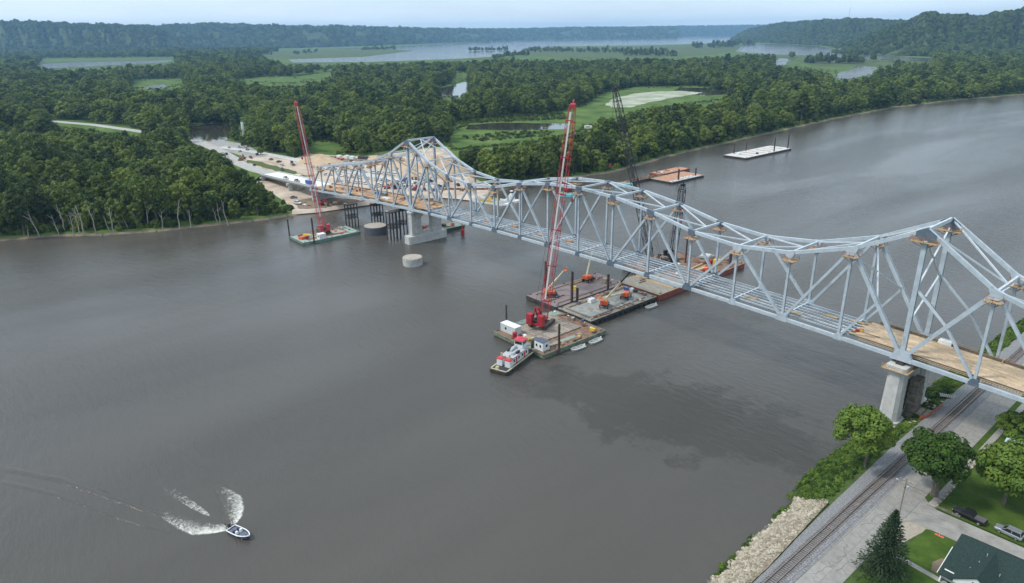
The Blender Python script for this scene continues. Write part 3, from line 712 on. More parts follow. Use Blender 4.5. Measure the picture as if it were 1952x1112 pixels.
for y in (0.0, BW):
    for i in range(0, NP):
        member('bottom_chord', Bn(i, y), Bn(i+1, y), 0.86, 0.95)
    for i in range(1, NP-1):
        member('top_chord', Tn(i, y), Tn(i+1, y), 0.84, 0.94)
    Hmember('end_post', Bn(0, y), Tn(1, y), 0.84, 0.9); Hmember('end_post', Bn(28, y), Tn(27, y), 0.84, 0.9)
    for i in range(1, NP):
        big = i in (7, 21)
        Hmember('vertical_post', Bn(i, y)+Vector((0, 0, .4)), Tn(i, y)-Vector((0, 0, .4)), 0.95 if big else 0.6, 1.1 if big else 0.64)
    # diagonals: W pattern meeting the bottom chord at odd joints
    for i in range(1, NP):
        if i % 2: 
            for j in (i-1, i+1):
                if 1 <= j <= 27 and j % 2 == 0 and j != 0:
                    a, b = Bn(i, y), Tn(j, y); d = (b-a).normalized()
                    big = i in (7, 21)
                    Hmember('diagonal', a+d*0.6, b-d*0.6, 0.76 if big else 0.66, 1.0 if big else 0.72)
    for c, s in ((7, -1), (7, 1), (21, -1), (21, 1)):
        mid = (Bn(c, y)+Tn(c+s, y))/2
        d = (mid-Bn(c+s, y)).normalized()
        Hmember('sub_diagonal', Bn(c+s, y)+d*0.6, mid, 0.6, 0.6)
        if (c == 7) == (s == -1):
            Hmember('sub_strut', Bn(c, y)+Vector((0, 0, TH[c]*0.56)), mid, 0.5, 0.5, M_paint2)
    # gusset plates
    for i in range(0, NP+1):
        odd = i % 2 == 1
        w = 1.75 if odd else 1.15; hh = 1.75 if odd else 1.25
        if i in (7, 21): w, hh = 2.6, 2.4
        poly = [(-w, -0.62), (w, -0.62), (w, 0.15), (w*0.62, hh*0.78), (w*0.25, hh), (-w*0.25, hh), (-w*0.62, hh*0.78), (-w, 0.15)]
        mb = MB(); mb.extrude(poly, Bn(i, y), (1, 0, 0), (0, 0, 1), (0, 1, 0), 1.0)
        part('gusset_plate', mb, M_gusset if (i in DARK_B or i == 22) else M_paint)
        if 1 <= i <= 27:
            w = 1.5 if not odd else 1.2; hh = 1.9 if not odd else 1.5
            if i in (7, 21): w, hh = 2.3, 2.5
            d1 = (Tn(i, y)-Tn(max(1, i-1), y)); d2 = (Tn(min(27, i+1), y)-Tn(i, y))
            s1 = d1.z/d1.x if abs(d1.x) > .1 else 0; s2 = d2.z/d2.x if abs(d2.x) > .1 else 0
            poly = [(-w, -w*s1+0.52), (0, 0.56), (w, w*s2+0.52), (w, w*s2-0.7), (w*0.45, -hh), (-w*0.45, -hh), (-w, -w*s1-0.7)]
            mb = MB(); mb.extrude(poly, Tn(i, y), (1, 0, 0), (0, 0, 1), (0, 1, 0), 1.06)
            part('gusset_plate', mb, M_gusset if (9 <= i <= 17 or i in (7, 21)) else M_paint)
def inner(p, q, t0=0.03, t1=0.97): p = Vector(p); q = Vector(q); return p.lerp(q, t0), p.lerp(q, t1)
for i in range(1, NP):
    a, b = Tn(i, 0.46), Tn(i, BW-0.46)
    member('top_strut', a, b, 0.5, 0.62 if i not in (7, 21) else 0.9, M_paint2)
for i in range(1, 14):                       # K bracing opening towards midspan
    mm = (Tn(i, 0)+Tn(i, BW))/2
    if i >= 7:
        for y in (0, BW): p, q = inner(mm, Tn(i+1, y), 0.02, 0.965); member('top_brace', p, q, 0.36, 0.36, M_paint2)
    else:
        for y in (0, BW): p, q = inner(mm, Tn(i+1, y), 0.02, 0.965); member('top_brace', p, q, 0.36, 0.36, M_paint2)
for i in range(15, 28):
    mm = (Tn(i, 0)+Tn(i, BW))/2
    for y in (0, BW): p, q = inner(mm, Tn(i-1, y), 0.02, 0.965); member('top_brace', p, q, 0.36, 0.36, M_paint2)
for c, s in ((7, 1), (7, -1), (21, -1), (21, 1)):            # sloping portal crosses in the plane of the long diagonals
    for y0, y1 in ((0, BW), (BW, 0)):
        a = Tn(c+s, y0)-Vector((0, 0, 1.6)); b = (Bn(c, y1)+Tn(c+s, y1))/2
        p, q = inner(a, b, 0.03, 0.97); member('portal_brace', p, q, 0.42, 0.45, M_paint2)
for c in (7, 21):                           # tower crosses
    h = TH[c]
    for z0, z1 in ((h*0.56, h*0.93), (h*0.30, h*0.56)):
        for y0, y1 in ((0.5, BW-0.5), (BW-0.5, 0.5)):
            member('tower_brace', Bn(c)+Vector((0, y0, z0)), Bn(c)+Vector((0, y1, z1)), 0.4, 0.42, M_paint2)
for i in (1, 27):
    for y0, y1 in ((0.5, BW/2), (BW-0.5, BW/2)):
        member('portal_brace', Tn(i, y0)-Vector((0, 0, 3.2)), Tn(i, y1)-Vector((0, 0, .3)), 0.35, 0.35, M_paint2)
# floor system
FZ = 0.95
def ibeam(p, q, w, h, tf=0.12):
    p = Vector(p); q = Vector(q); mb = MB(); up = Vector((0, 0, 1))
    mb.bar(p+up*(h/2), q+up*(h/2), w, tf); mb.bar(p-up*(h/2), q-up*(h/2), w*0.6, tf); mb.bar(p, q, 0.09, h-tf); return mb
for i in range(0, NP+1):
    part('floor_beam', ibeam(Bn(i, 0.45)+Vector((0, 0, 0.35)), Bn(i, BW-0.45)+Vector((0, 0, 0.35)), 0.5, 1.5), M_paint2)
NST = 7
for i in range(0, NP):
    for k in range(NST):
        y = 1.6+k*(BW-3.2)/(NST-1)
        if not (7 <= i <= 20) and k not in (0, 3, 6): continue
        part('stringer', ibeam(Bn(i, y)+Vector((0.3, 0, FZ+.12)), Bn(i+1, y)+Vector((-0.3, 0, FZ+.12)), 0.32, 0.3, 0.07), M_paint2 if k % 3 else M_paint)
    if 7 <= i <= 20:
        for fx in (0.5,):
            for k in range(NST-1):
                if (i*7+k*3) % 5 > 1: continue
                y0 = 1.6+k*(BW-3.2)/(NST-1); y1 = 1.6+(k+1)*(BW-3.2)/(NST-1); b0 = Bn(i).lerp(Bn(i+1), fx)+Vector((0, 0, FZ))
                member('diaphragm', b0+Vector((0, y0+.06, -.1)), b0+Vector((0, y1-.06, -.1)), 0.10, 0.3, M_paint)
    # bottom laterals
    if 7 <= i <= 20: continue
    for y0, y1 in ((0.5, BW-0.5),) if i % 2 else ((BW-0.5, 0.5),):
        member('bottom_brace', Bn(i, y0)-Vector((0, 0, .45)), Bn(i+1, y1)-Vector((0, 0, .45)), 0.3, 0.25, M_paint)
# formwork decks: plywood sheets, edge walers, joist ends
def deck(i0, i1, y0, y1, sheets=True):
    n = int((i1-i0)*PL/2.44); ny = int((y1-y0)/1.22)
    D = MB(); 
    for a in range(int(i0*4), int(i1*4)):
        f0, f1 = max(i0, a/4), min(i1, (a+1)/4)
        D.bar(Bn(f0)+Vector((0, (y0+y1)/2, FZ+0.46)), Bn(f1)+Vector((0, (y0+y1)/2, FZ+0.46)), y1-y0, 0.16)
    d = part('deck_form', D, M_darkwood if sheets else M_ply)
    if sheets:
        rr = random.Random(4)
        for a in range(n):
            for b in range(ny):
                f0 = i0+a*2.44/PL; f1 = f0+2.40/PL
                off = (b % 2)*1.22/PL
                p = Bn(f0+off); q = Bn(f1+off)
                if f1+off > i1: continue
                y = y0+(b+0.5)*1.22; z = FZ+0.565+rr.uniform(0, 0.02)
                mb = MB(); mb.bar(p+Vector((0, y, z)), q+Vector((0, y, z)), 1.19, 0.03)
                o = bpy.data.objects.new('plywood_sheet', mb.mesh('plywood_sheet', M_ply, bridge.location)); COL.objects.link(o); o.parent = d
    return d

deck(20.12, 28.0, 1.2, BW-1.2, True)
# long boards of the far left deck
M_ply2 = mat('orange_plywood', (0.40, 0.235, 0.13), 0.85, scale=1.1, col2=(0.52, 0.33, 0.20), detail=6, objrand=0.2)
LD = deck(0.0, 7.9, 1.2, BW-1.2, False)
rr = random.Random(9)
for a in range(32):
    for b in range(5):
        f0 = 0.02+a*0.246; y = 2.1+b*2.75
        if f0+0.24 > 7.85 or rr.random() < 0.08: continue
        mb = MB(); z = FZ+0.57+rr.uniform(0, .02); p, q = Bn(f0), Bn(f0+0.238)
        mb.bar(p+Vector((0, y, z)), q+Vector((0, y, z)), 2.65, 0.04)
        o = bpy.data.objects.new('plywood_panel', mb.mesh('plywood_panel', M_ply2, bridge.location)); COL.objects.link(o); o.parent = LD
# edge timbers and rows of joist ends
for i0, i1 in ((20.3, 28.0), (0.0, 7.6)):
    for y, s in ((0.75, -1), (BW-0.75, 1)):
        mb = MB(); n = int((i1-i0)*4)
        for k in range(n):
            f0 = i0+k/4; p, q = Bn(f0), Bn(f0+0.25)
            mb.bar(p+Vector((0, y+s*0.1, FZ+0.36)), q+Vector((0, y+s*0.1, FZ+0.36)), 0.10, 0.12)
            mb.bar(p+Vector((0, y+s*0.1, FZ-0.02)), q+Vector((0, y+s*0.1, FZ-0.02)), 0.10, 0.12)
        part('edge_waler', mb, M_lumber)
        js = MB(); m_ = int((i1-i0)*PL/0.62)
        for k in range(m_):
            p = Bn(i0+k*0.62/PL)
            js.box(p+Vector((0, y-s*0.12, FZ+0.17)), (0.16, 0.5, 0.24))
        jo = part('joist_ends', js, M_darkwood); jo['kind'] = 'stuff'
    mb = MB()
    for k in range(int((i1-i0)*2)):
        p, q = Bn(i0+k/2), Bn(i0+k/2+0.5)
        mb.bar(p+Vector((0, BW-1.15, FZ+0.85)), q+Vector((0, BW-1.15, FZ+0.85)), 0.28, 0.55)
    part('kerb_form', mb, M_darkwood)
    mb = MB()
    for k in range(int((i1-i0)*7)):
        p = Bn(i0+k/7)+Vector((0, BW-0.45, FZ+0.5)); mb.bar(p, p+Vector((0, 0, 1.1)), 0.06, 0.06)
    for k in range(int((i1-i0)*2)):
        for hh in (1.0, 1.5):
            mb.bar(Bn(i0+k/2)+Vector((0, BW-0.45, FZ+hh)), Bn(i0+k/2+.5)+Vector((0, BW-0.45, FZ+hh)), 0.05, 0.05)
    g = part('edge_guard_rail', mb, M_lumber)
# leaning braces on the right deck edge, stacked boards
for k, f in enumerate((20.75, 21.45, 22.1, 22.72, 23.4, 24.2)):
    p = Bn(f)+Vector((0, BW-2.6, FZ+0.62)); tag(MB().bar((0, 0, 0), (0.2, 2.0, 1.35), 0.12, 0.12).build('raking_shore', M_lumber), 'pale timber raking shore on the right deck edge, number %s from the left' % ['one','two','three','four','five','six'][k], 'timber', 'raking shores along the right deck').location = p

# ------------------------------------------------------------------ work platforms at the top joints
def platform_proto():
    t = thing('work_platform', '', 'platform'); t.scale = (1.2, 1.2, 1.2)
    pl = MB()
    for k in range(5): pl.box((0, -1.15+k*0.56, 0), (3.1, 0.52, 0.07))
    pl.build('plank_floor', M_lumber, t)
    br = MB()
    for x in (-1.2, 1.2): br.bar((x, -1.5, -0.14), (x, 1.5, -0.14), 0.12, 0.16)
    for x in (-1.2, 1.2): br.bar((x, -1.3, -0.2), (x*0.25, -0.3, -1.1), 0.08, 0.08); br.bar((x, 1.3, -0.2), (x*0.25, 0.3, -1.1), 0.08, 0.08)
    br.build('bracket', M_rustrail, t)
    rl = MB()
    for x in (-1.5, 0, 1.5):
        for y in (-1.4, 1.4): rl.bar((x, y, 0), (x, y, 1.1), 0.06, 0.06)
    for y in (-1.4, 1.4):
        for z in (0.55, 1.08): rl.bar((-1.5, y, z), (1.5, y, z), 0.05, 0.05)
    for x in (-1.5, 1.5):
        for z in (0.55, 1.08): rl.bar((x, -1.4, z), (x, 1.4, z), 0.05, 0.05)
    rl.build('railing', M_rustrail, t)
    return register(t)
wp = platform_proto(); first = True
ORD = ['first','second','third','fourth','fifth','sixth','seventh','eighth','ninth','tenth','eleventh','twelfth','thirteenth','fourteenth','fifteenth','sixteenth','seventeenth','eighteenth','nineteenth','twentieth','twenty-first','twenty-second','twenty-third']
for y, sidew in ((0.0, 'near'), (BW, 'far')):
    for n_, i in enumerate(range(1, 23)):
        p = Tn(i, y)-Vector((0, 0, 2.9 if i in (7, 21) else 2.15))
        lb = 'timber work platform at the %s top joint from the left, %s truss' % (ORD[n_], sidew)
        if first: wp.location = p; wp['label'] = lb; wp['group'] = 'work platforms under the top chord joints'; first = False; s_ = 0.95
        else: dup(wp, p, 0, lb, 'work platforms under the top chord joints', scale=(2.0, 1.2, 1.2) if i in (7, 21) else None)

# ------------------------------------------------------------------ piers
def pier_wall(cx, cy, z0, z1, W, Tk, name, label):
    """river pier: footing, two legs joined by a web with a tall eight sided opening, cap"""
    t = thing(name, label, 'pier', (cx, cy, 0))
    b = MB(); b.prism([(-2.0, -W/2-2.6), (2.0, -W/2-2.6), (2.5, -W/2-2.0), (2.5, W/2+2.0), (2.0, W/2+2.6), (-2.0, W/2+2.6), (-2.5, W/2+2.0), (-2.5, -W/2-2.0)], -2.5, 4.0)
    b.build('footing', M_conc2, t, bevel=0.12)
    hw = W/2; ow = 3.2; oz0, oz1 = 5.4, z1-1.9
    outer = [(-hw, 4.0), (hw, 4.0), (hw, z1-0.9), (-hw, z1-0.9)]
    # wall built of blocks round the opening
    wl = MB(); q = Tk/2
    oct_ = [(-ow*0.45, oz0), (ow*0.45, oz0), (ow, oz0+1.6), (ow, oz1-1.6), (ow*0.45, oz1), (-ow*0.45, oz1), (-ow, oz1-1.6), (-ow, oz0+1.6)]
    for poly in ([(-hw, 4.0), (-ow, 4.0), oct_[7], oct_[6], (-ow, z1-.9), (-hw, z1-.9)], [(ow, 4.0), (hw, 4.0), (hw, z1-.9), (ow, z1-.9), oct_[3], oct_[2]],
                 [(-ow, 4.0), (ow, 4.0), oct_[2], oct_[1], oct_[0], oct_[7]], [oct_[6], oct_[5], oct_[4], oct_[3], (ow, z1-.9), (-ow, z1-.9)]):
        wl.extrude(poly, (0, 0, 0), (0, 1, 0), (0, 0, 1), (1, 0, 0), Tk)
    wl.build('wall', M_conc, t)
    cp = MB(); cp.box((0, 0, z1-0.45), (Tk+0.8, W+1.0, 0.9)); cp.build('cap', M_conc2, t, bevel=0.06)
    rr = random.Random(int(cx))
    for s in (1,):                                    # formed panels standing slightly proud of the wall
        zz = 4.3
        while zz < z1-2.2:
            for (a, c_) in ((-hw+0.15, -ow-0.25), (ow+0.25, hw-0.15)):
                y = a
                while y < c_-0.6:
                    w_ = rr.uniform(1.1, 2.2); w_ = min(w_, c_-y)
                    MB().box((s*(Tk/2+0.01), y+w_/2, zz+0.55), (0.05+rr.uniform(0, .03), w_-0.05, 1.06)).build('form_panel', M_conc if rr.random() < .6 else M_conc2, t); y += w_
            zz += 1.12
    for y in (-BW/2, BW/2): MB().box((0, y, z1+0.18), (1.5, 1.5, 0.36)).build('bearing', M_dksteel, t)
    return t
pier_wall(7*PL, BW/2, 0, zb(7)-0.85, 17.6, 3.0, 'bridge_pier', 'grey concrete river pier with tall opening under the left truss tower')
# right pier: two chamfered columns with a recessed web
rp = thing('bridge_pier', 'pale concrete column pier on the near bank under the right truss tower', 'pier', (21*PL, BW/2, 0))
zt = zb(21)-1.0
def octa(hx, hy, c): return [(-hx+c, -hy), (hx-c, -hy), (hx, -hy+c), (hx, hy-c), (hx-c, hy), (-hx+c, hy), (-hx, hy-c), (-hx, -hy+c)]
for y in (-BW/2, BW/2):
    cb = MB(); cb.loft([[(x, y+yy, 2.6) for x, yy in octa(2.2, 2.4, 0.85)], [(x, y+yy, zt-1.7) for x, yy in octa(1.95, 2.1, 0.8)]]); cb.build('column', M_conc2, rp)
    fb = MB(); fb.prism([(x, y+yy) for x, yy in octa(2.9, 3.0, 1.0)], -1.5, 2.7); fb.build('footing', M_conc2, rp, bevel=0.15)
    cc = MB(); cc.prism([(x, y+yy) for x, yy in octa(2.45, 2.7, 0.6)], zt-1.7, zt-0.55); cc.build('cap', M_conc2, rp, bevel=0.05)
    MB().box((0, y, zt-0.2), (1.8, 1.8, 0.6)).build('bearing', M_dksteel, rp)
    tf = MB(); tf.box((0, y, zt-1.55), (6.4, 6.6, 0.14)); tf.build('timber_staging', M_lumber, rp)
    rl = MB()
    for xx in (-3.1, 0, 3.1):
        for yy in (-3.2, 3.2): rl.bar((xx, y+yy, zt-1.5), (xx, y+yy, zt-0.3), 0.08, 0.08)
    for yy in (-3.2, 3.2): rl.bar((-3.1, y+yy, zt-0.35), (3.1, y+yy, zt-0.35), 0.06, 0.06)
    rl.build('staging_rail', M_lumber, rp)
MB().box((0, 0, (2.6+zt-3)/2+0.4), (1.9, BW-3.6, zt-6)).build('web_wall', M_conc, rp)
MB().box((0, 0, zt-2.4), (2.6, BW-3.9, 1.8)).build('cross_beam', M_conc2, rp)
ow_ = thing('stone_pier', 'old dark masonry pier standing between the new pale columns', 'pier', (21*PL+2.6, BW/2-0.6, 2.0))
M_stone = mat('old_masonry', (0.12, 0.10, 0.08), 0.95, scale=1.0, col2=(0.25, 0.22, 0.18), bump=0.5, bscale=2.5, dist=0.2)
rr = random.Random(2)
for c in range(11):
    for k in range(3):
        MB().box((rr.uniform(-.04, .04), -1.6+k*1.5+(c % 2)*0.4, 0.5+c*0.96), (2.6-c*0.06, 1.44, 0.90)).build('masonry_block', M_stone, ow_)
# ================================================================== NEAR BANK (railway, street, lawns, houses)
M_grass = mat('lawn_grass', (0.040, 0.078, 0.012), 0.95, scale=0.35, col2=(0.078, 0.122, 0.022), detail=9, bump=0.5, bscale=9, dist=0.08, spec=0.1)
M_rough = mat('bank_weeds', (0.045, 0.080, 0.020), 0.95, scale=0.5, col2=(0.085, 0.12, 0.035), detail=9, bump=0.6, bscale=3, dist=0.2, spec=0.1)
M_ballast = mat('grey_ballast', (0.13, 0.13, 0.13), 0.95, scale=3.5, col2=(0.30, 0.30, 0.305), detail=9, bump=1.0, bscale=7, dist=0.1, spec=0.2)
M_tie = mat('creosote_tie', (0.085, 0.065, 0.055), 0.9, scale=2, col2=(0.16, 0.125, 0.105), objrand=0.2, stretch=(1, 4, 1))
M_rail = mat('rusty_rail', (0.14, 0.085, 0.06), 0.55, scale=2, col2=(0.20, 0.13, 0.10), metal=0.4)
M_railtop = mat('polished_railhead', (0.45, 0.42, 0.38), 0.3, scale=2, metal=0.8)
M_slab = mat('road_slab', (0.235, 0.225, 0.205), 0.9, scale=0.4, col2=(0.325, 0.312, 0.285), detail=9, bump=0.1, bscale=10, objrand=0.07, spec=0.2, spots=((0.13, 0.125, 0.115), 0.25, 0.55, 0.5))
M_joint = mat('crack_sealant', (0.12, 0.115, 0.105), 0.8, scale=2)
M_walk = mat('sidewalk_concrete', (0.27, 0.255, 0.225), 0.9, scale=1.0, col2=(0.36, 0.34, 0.305), objrand=0.07)
M_rock = mat('limestone_riprap', (0.25, 0.215, 0.155), 0.9, scale=0.8, col2=(0.58, 0.52, 0.41), detail=6, objrand=0.2)
M_rockdark = mat('wet_stone', (0.10, 0.09, 0.075), 0.6, scale=1.2, col2=(0.18, 0.165, 0.14), objrand=0.2)
prof = [(336.5, -2.5), (340.3, -0.5), (342.2, 0.25), (344.6, 1.5), (347.6, 2.75), (349.6, 3.25), (351.0, 3.45), (356.3, 3.98), (362.7, 4.02), (364.5, 4.05), (372, 4.06), (410, 4.08), (430, 5.0), (560, 18), (900, 50)]
ys = sorted(set(list(np.arange(-420, -95, 25.0))+list(np.arange(-95, 125, 1.6))+list(np.arange(125, 1500, 40.0))))
V = []; F = []
for y in ys:
    wob = 0.9*math.sin(y*0.09)+0.6*math.sin(y*0.23+1)+0.35*math.sin(y*0.71)
    shf = np.interp(y, [-420, -82, -50, -30, 0, 60, 100, 140, 1500], [6, 3.2, 0.6, -1.6, 0.0, 1.5, 3.0, 3.0, 30])
    for k, (x, z) in enumerate(prof):
        f = max(0, 1-max(0, x-342)/8.0)
        V.append((x+(shf+wob*0.5)*f, y, z+(0.16*math.sin(y*1.1+x)*f if 1 < k < 5 else 0)))
n = len(prof)
for a in range(len(ys)-1):
    for b in range(n-1): F.append((a*n+b, a*n+b+1, (a+1)*n+b+1, (a+1)*n+b))
struct(MB().add(V, F).build('near_bank_ground', M_rough, smooth=False))

def bank_z(x): return float(np.interp(x, [p[0] for p in prof], [p[1] for p in prof]))
# ---- track
trk = thing('railway_track', 'single railway track on grey ballast along the near river bank', 'railway', (354.1, 0, 3.9))
bl = MB()
for (y0, y1) in [(-420, -95)]+[(-95+k*11, -84+k*11) for k in range(20)]+[(125, 900)]:
    e0, e1 = [float(np.interp(q, [-420, -95, -76, -59, -15], [352, 351.9, 351.5, 350.4, 349.6])) for q in (y0, y1)]
    bl.add([(e0, y0, 3.28), (max(e0+.6, 351.6), y0, 3.9), (356.2, y0, 4.0), (357.0, y0, 4.02), (e1, y1, 3.28), (max(e1+.6, 351.6), y1, 3.9), (356.2, y1, 4.0), (357.0, y1, 4.02)], [(0, 1, 5, 4), (1, 2, 6, 5), (2, 3, 7, 6)])
bl.build('ballast_bed', M_ballast, trk, world=True)
tie_me = MB().box((0, 0, 0), (2.55, 0.24, 0.2)).mesh('tie', M_tie)
for k in range(296):
    o = bpy.data.objects.new('tie', tie_me); COL.objects.link(o); o.parent = trk
    o.location = (random.uniform(-.05, .05), -92+k*0.62, 0.04+random.uniform(-.015, .015)); o.rotation_euler = (0, 0, random.uniform(-.02, .02))
for x in (353.38, 354.82):
    r_ = MB(); r_.box((x, 200, 4.08), (0.14, 1200, 0.05)); r_.box((x, 200, 4.13), (0.05, 1200, 0.10)); r_.build('rail', M_rail, trk, world=True)
    MB().box((x, 200, 4.20), (0.075, 1200, 0.035)).build('rail_head', M_railtop, trk, world=True)
# ---- street slabs
def slabs(par, x0, x1, y0, y1, nx, step, along, z, m_, nm, gap=0.035):
    L_ = (y1-y0) if along == 'y' else (x1-x0); n = int(L_/step)
    wx = ((x1-x0) if along == 'y' else (y1-y0))/nx
    for k in range(n):
        for j in range(nx):
            zz = z+random.uniform(-.006, .006)
            if along == 'y': c = (x0+(j+.5)*wx, y0+(k+.5)*step, zz); d = (wx-gap, step-gap, 0.12)
            else: c = (x0+(k+.5)*step, y0+(j+.5)*wx, zz); d = (step-gap, wx-gap, 0.12)
            o = MB().box((0, 0, 0), d).build(nm, m_); o.parent = par; o.location = Vector(c)-par.location
st = struct(MB().add([(356.9, -420, 4.045), (362.75, -420, 4.045), (362.75, 900, 4.045), (356.9, 900, 4.045)], [(0, 1, 2, 3)]).build('street', M_joint))
slabs(st, 356.95, 362.7, -96, 90, 2, 6.0, 'y', 4.03, M_slab, 'slab')
s2 = struct(MB().add([(362.75, -41.2, 4.10), (420, -38.8, 4.14), (420, -32.3, 4.14), (362.75, -33.6, 4.10)], [(0, 1, 2, 3)]).build('side_street', M_slab))
# corner aprons
struct(MB().add([(362.7, -33.6, 4.104), (362.7, -29.5, 4.104), (364.4, -32.2, 4.106), (366.0, -33.6, 4.108)], [(0, 1, 2, 3)]).build('street_apron', M_slab))
struct(MB().add([(362.7, -52, 4.104), (365.2, -50.5, 4.104), (366.4, -44.5, 4.106), (367.3, -41.1, 4.108), (362.7, -41.2, 4.104)], [(0, 1, 2, 3, 4)]).build('gravel_apron', mat('tan_apron', (0.30, 0.26, 0.205), 0.95, scale=1.5, col2=(0.38, 0.335, 0.27), detail=9)))
# crack sealing lines
ck = MB(); rr = random.Random(21)
def crack(x, y, ang, n, st_):
    for _ in range(n):
        a2 = ang+rr.uniform(-.7, .7); nx_, ny_ = x+math.cos(a2)*st_, y+math.sin(a2)*st_
        ck.bar((x, y, 4.118), (nx_, ny_, 4.118), rr.uniform(0.02, 0.05), 0.012); x, y = nx_, ny_
for x, y, a_, n_ in ((358, -70, 1.4, 14), (360.5, -66, 1.8, 12), (361.3, -62, 0.4, 6), (359, -58, 2.6, 8), (361.5, -38, 0.1, 10), (364, -36, 0.0, 12), (366, -39.5, .1, 10), (372, -36, 0, 14), (360, -47, 1.5, 12), (357.7, -50, 1.5, 10), (363, -34.5, 0.3, 9)):
    crack(x, y, a_, n_, 0.8)
cko = ck.build('crack_line', M_joint); cko['kind'] = 'structure'
# ---- lawns and walks (sheets a little above the bank)
def lawn(name, pts_, z, m_=M_grass): return sheet(name, pts_, z, m_)
lawn('verge_grass', [(362.75, -31), (363.9, -32.3), (364.1, -10), (364.1, 95), (362.75, 95)], 4.112)
lawn('lawn', [(365.7, -33.4), (420, -32.2), (420, 95), (365.7, 95)], 4.30)
lawn('lawn', [(366.9, -41.6), (373.6, -41.4), (420, -39.2), (420, -95), (363.4, -95), (364.6, -60), (366.4, -51.5)], 4.32)
sw = struct(MB().add([(364.0, -33.2, 4.125), (365.4, -33.2, 4.125), (365.4, 95, 4.125), (364.0, 95, 4.125)], [(0, 1, 2, 3)]).build('sidewalk', M_joint))
slabs(sw, 364.02, 365.4, -33.0, 90, 1, 1.5, 'y', 4.10, M_walk, 'paving_slab', 0.02)
s3 = struct(MB().add([(366.2, -54.5, 4.33), (366.2, -53.3, 4.33), (375, -54.0, 4.33), (375, -55.2, 4.33)], [(0, 3, 2, 1)]).build('garden_path', M_walk))
wl = thing('retaining_wall', 'low rough stone wall edging the lawn beside the sidewalk', 'wall', (365.6, -24, 4.1))
for k in range(46):
    MB().box((random.uniform(-.05, .05), -8.5+k*0.62, 0.22), (0.34, 0.58, 0.44+random.uniform(-.08, .08)), rz=random.uniform(-.08, .08)).build('stone', M_stone if k % 3 else M_rock, wl)
for k in range(8):
    MB().box((0.35+k*0.55, -8.8, 0.24), (0.5, 0.36, 0.44+random.uniform(-.08, .08))).build('stone', M_stone, wl)
# ---- riprap
rp_ = thing('riprap_bank', 'tan limestone riprap slope between the river and the railway', 'rock bank', (345.5, -65, 0.5))
def rip(xu, y):
    s_ = float(np.interp(y, [-420, -82, -50, -30], [6, 3.2, .6, -1.6]))+.5*(.9*math.sin(y*.09)+.6*math.sin(y*.23+1)+.35*math.sin(y*.71))
    return xu+s_*max(0, 1-max(0, xu-342)/8.0), bank_z(xu)
base_me = MB(); V2 = []; F2 = []; ry = np.arange(-98, -46, 1.3); rx = [341.9, 343.2, 344.6, 346.2, 347.8, 349.2, 350.4, 351.6]
for y in ry:
    for x in rx:
        edge = max(0, x-float(np.interp(y, [-95, -76, -59, -46], [352.2, 351.7, 350.6, 349.8])))
        q_ = rip(x, y); V2.append((q_[0]-edge, y, q_[1]+0.22+random.uniform(-.08, .12)))
for a in range(len(ry)-1):
    for b in range(len(rx)-1): i0 = a*len(rx)+b; F2.append((i0, i0+1, i0+len(rx)+1, i0+len(rx)))
base_me.add(V2, F2)
base_me.build('fine_stone_bed', mat('tan_rubble', (0.17, 0.135, 0.09), 0.95, scale=2.6, col2=(0.42, 0.36, 0.265), detail=10, bump=1.0, bscale=4, dist=0.25), rp_, world=True)
def rock_mesh(seed, m_):
    rr = random.Random(seed); bm = bmesh.new(); bmesh.ops.create_icosphere(bm, subdivisions=1, radius=0.5)
    for v in bm.verts: v.co = v.co*rr.uniform(0.65, 1.2); v.co.z *= 0.7
    me = bpy.data.meshes.new('stone'); bm.to_mesh(me); bm.free(); me.materials.append(m_); return me
rocks = [rock_mesh(k, M_rock) for k in range(6)]; wet = [rock_mesh(k+9, M_rockdark) for k in range(3)]
for k in range(290):
    u = random.random()**1.6; y = random.uniform(-97, -46.5); xu = 341.8+u*7.2; x = rip(xu, y)[0]
    s = random.uniform(0.5, 1.3) if u < .25 else random.uniform(0.3, 0.75)
    o = bpy.data.objects.new('stone', rocks[k % 6] if xu > 342.4 or k % 3 else wet[k % 3]); COL.objects.link(o); o.parent = rp_
    o.location = Vector((x, y, bank_z(xu)+0.24+s*0.12))-rp_.location; o.scale = (s*random.uniform(.8, 1.3), s, s*random.uniform(.7, 1)); o.rotation_euler = (random.uniform(-.4, .4), random.uniform(-.4, .4), random.uniform(0, 6))
sm = MB(); ico = rocks[0]
rv = [tuple(v.co) for v in rocks[1].vertices]; rf = [tuple(p.vertices) for p in rocks[1].polygons]
for k in range(7000):
    y = random.uniform(-97, -46.2); xu = 342.0+random.random()*9.4; x = rip(xu, y)[0]
    if x > float(np.interp(y, [-95, -76, -59, -46], [351.8, 351.3, 350.3, 349.6])): continue
    s = 0.12+0.42*random.random()**2.2; c, si = math.cos(k), math.sin(k); z = bank_z(xu)+0.28+random.uniform(-.02, .12)
    sm.add([(x+(v[0]*c-v[1]*si)*s*1.2, y+(v[0]*si+v[1]*c)*s, z+v[2]*s) for v in rv], rf)
so = sm.build('small_stones', M_rock, rp_, world=True); so['kind'] = 'stuff'
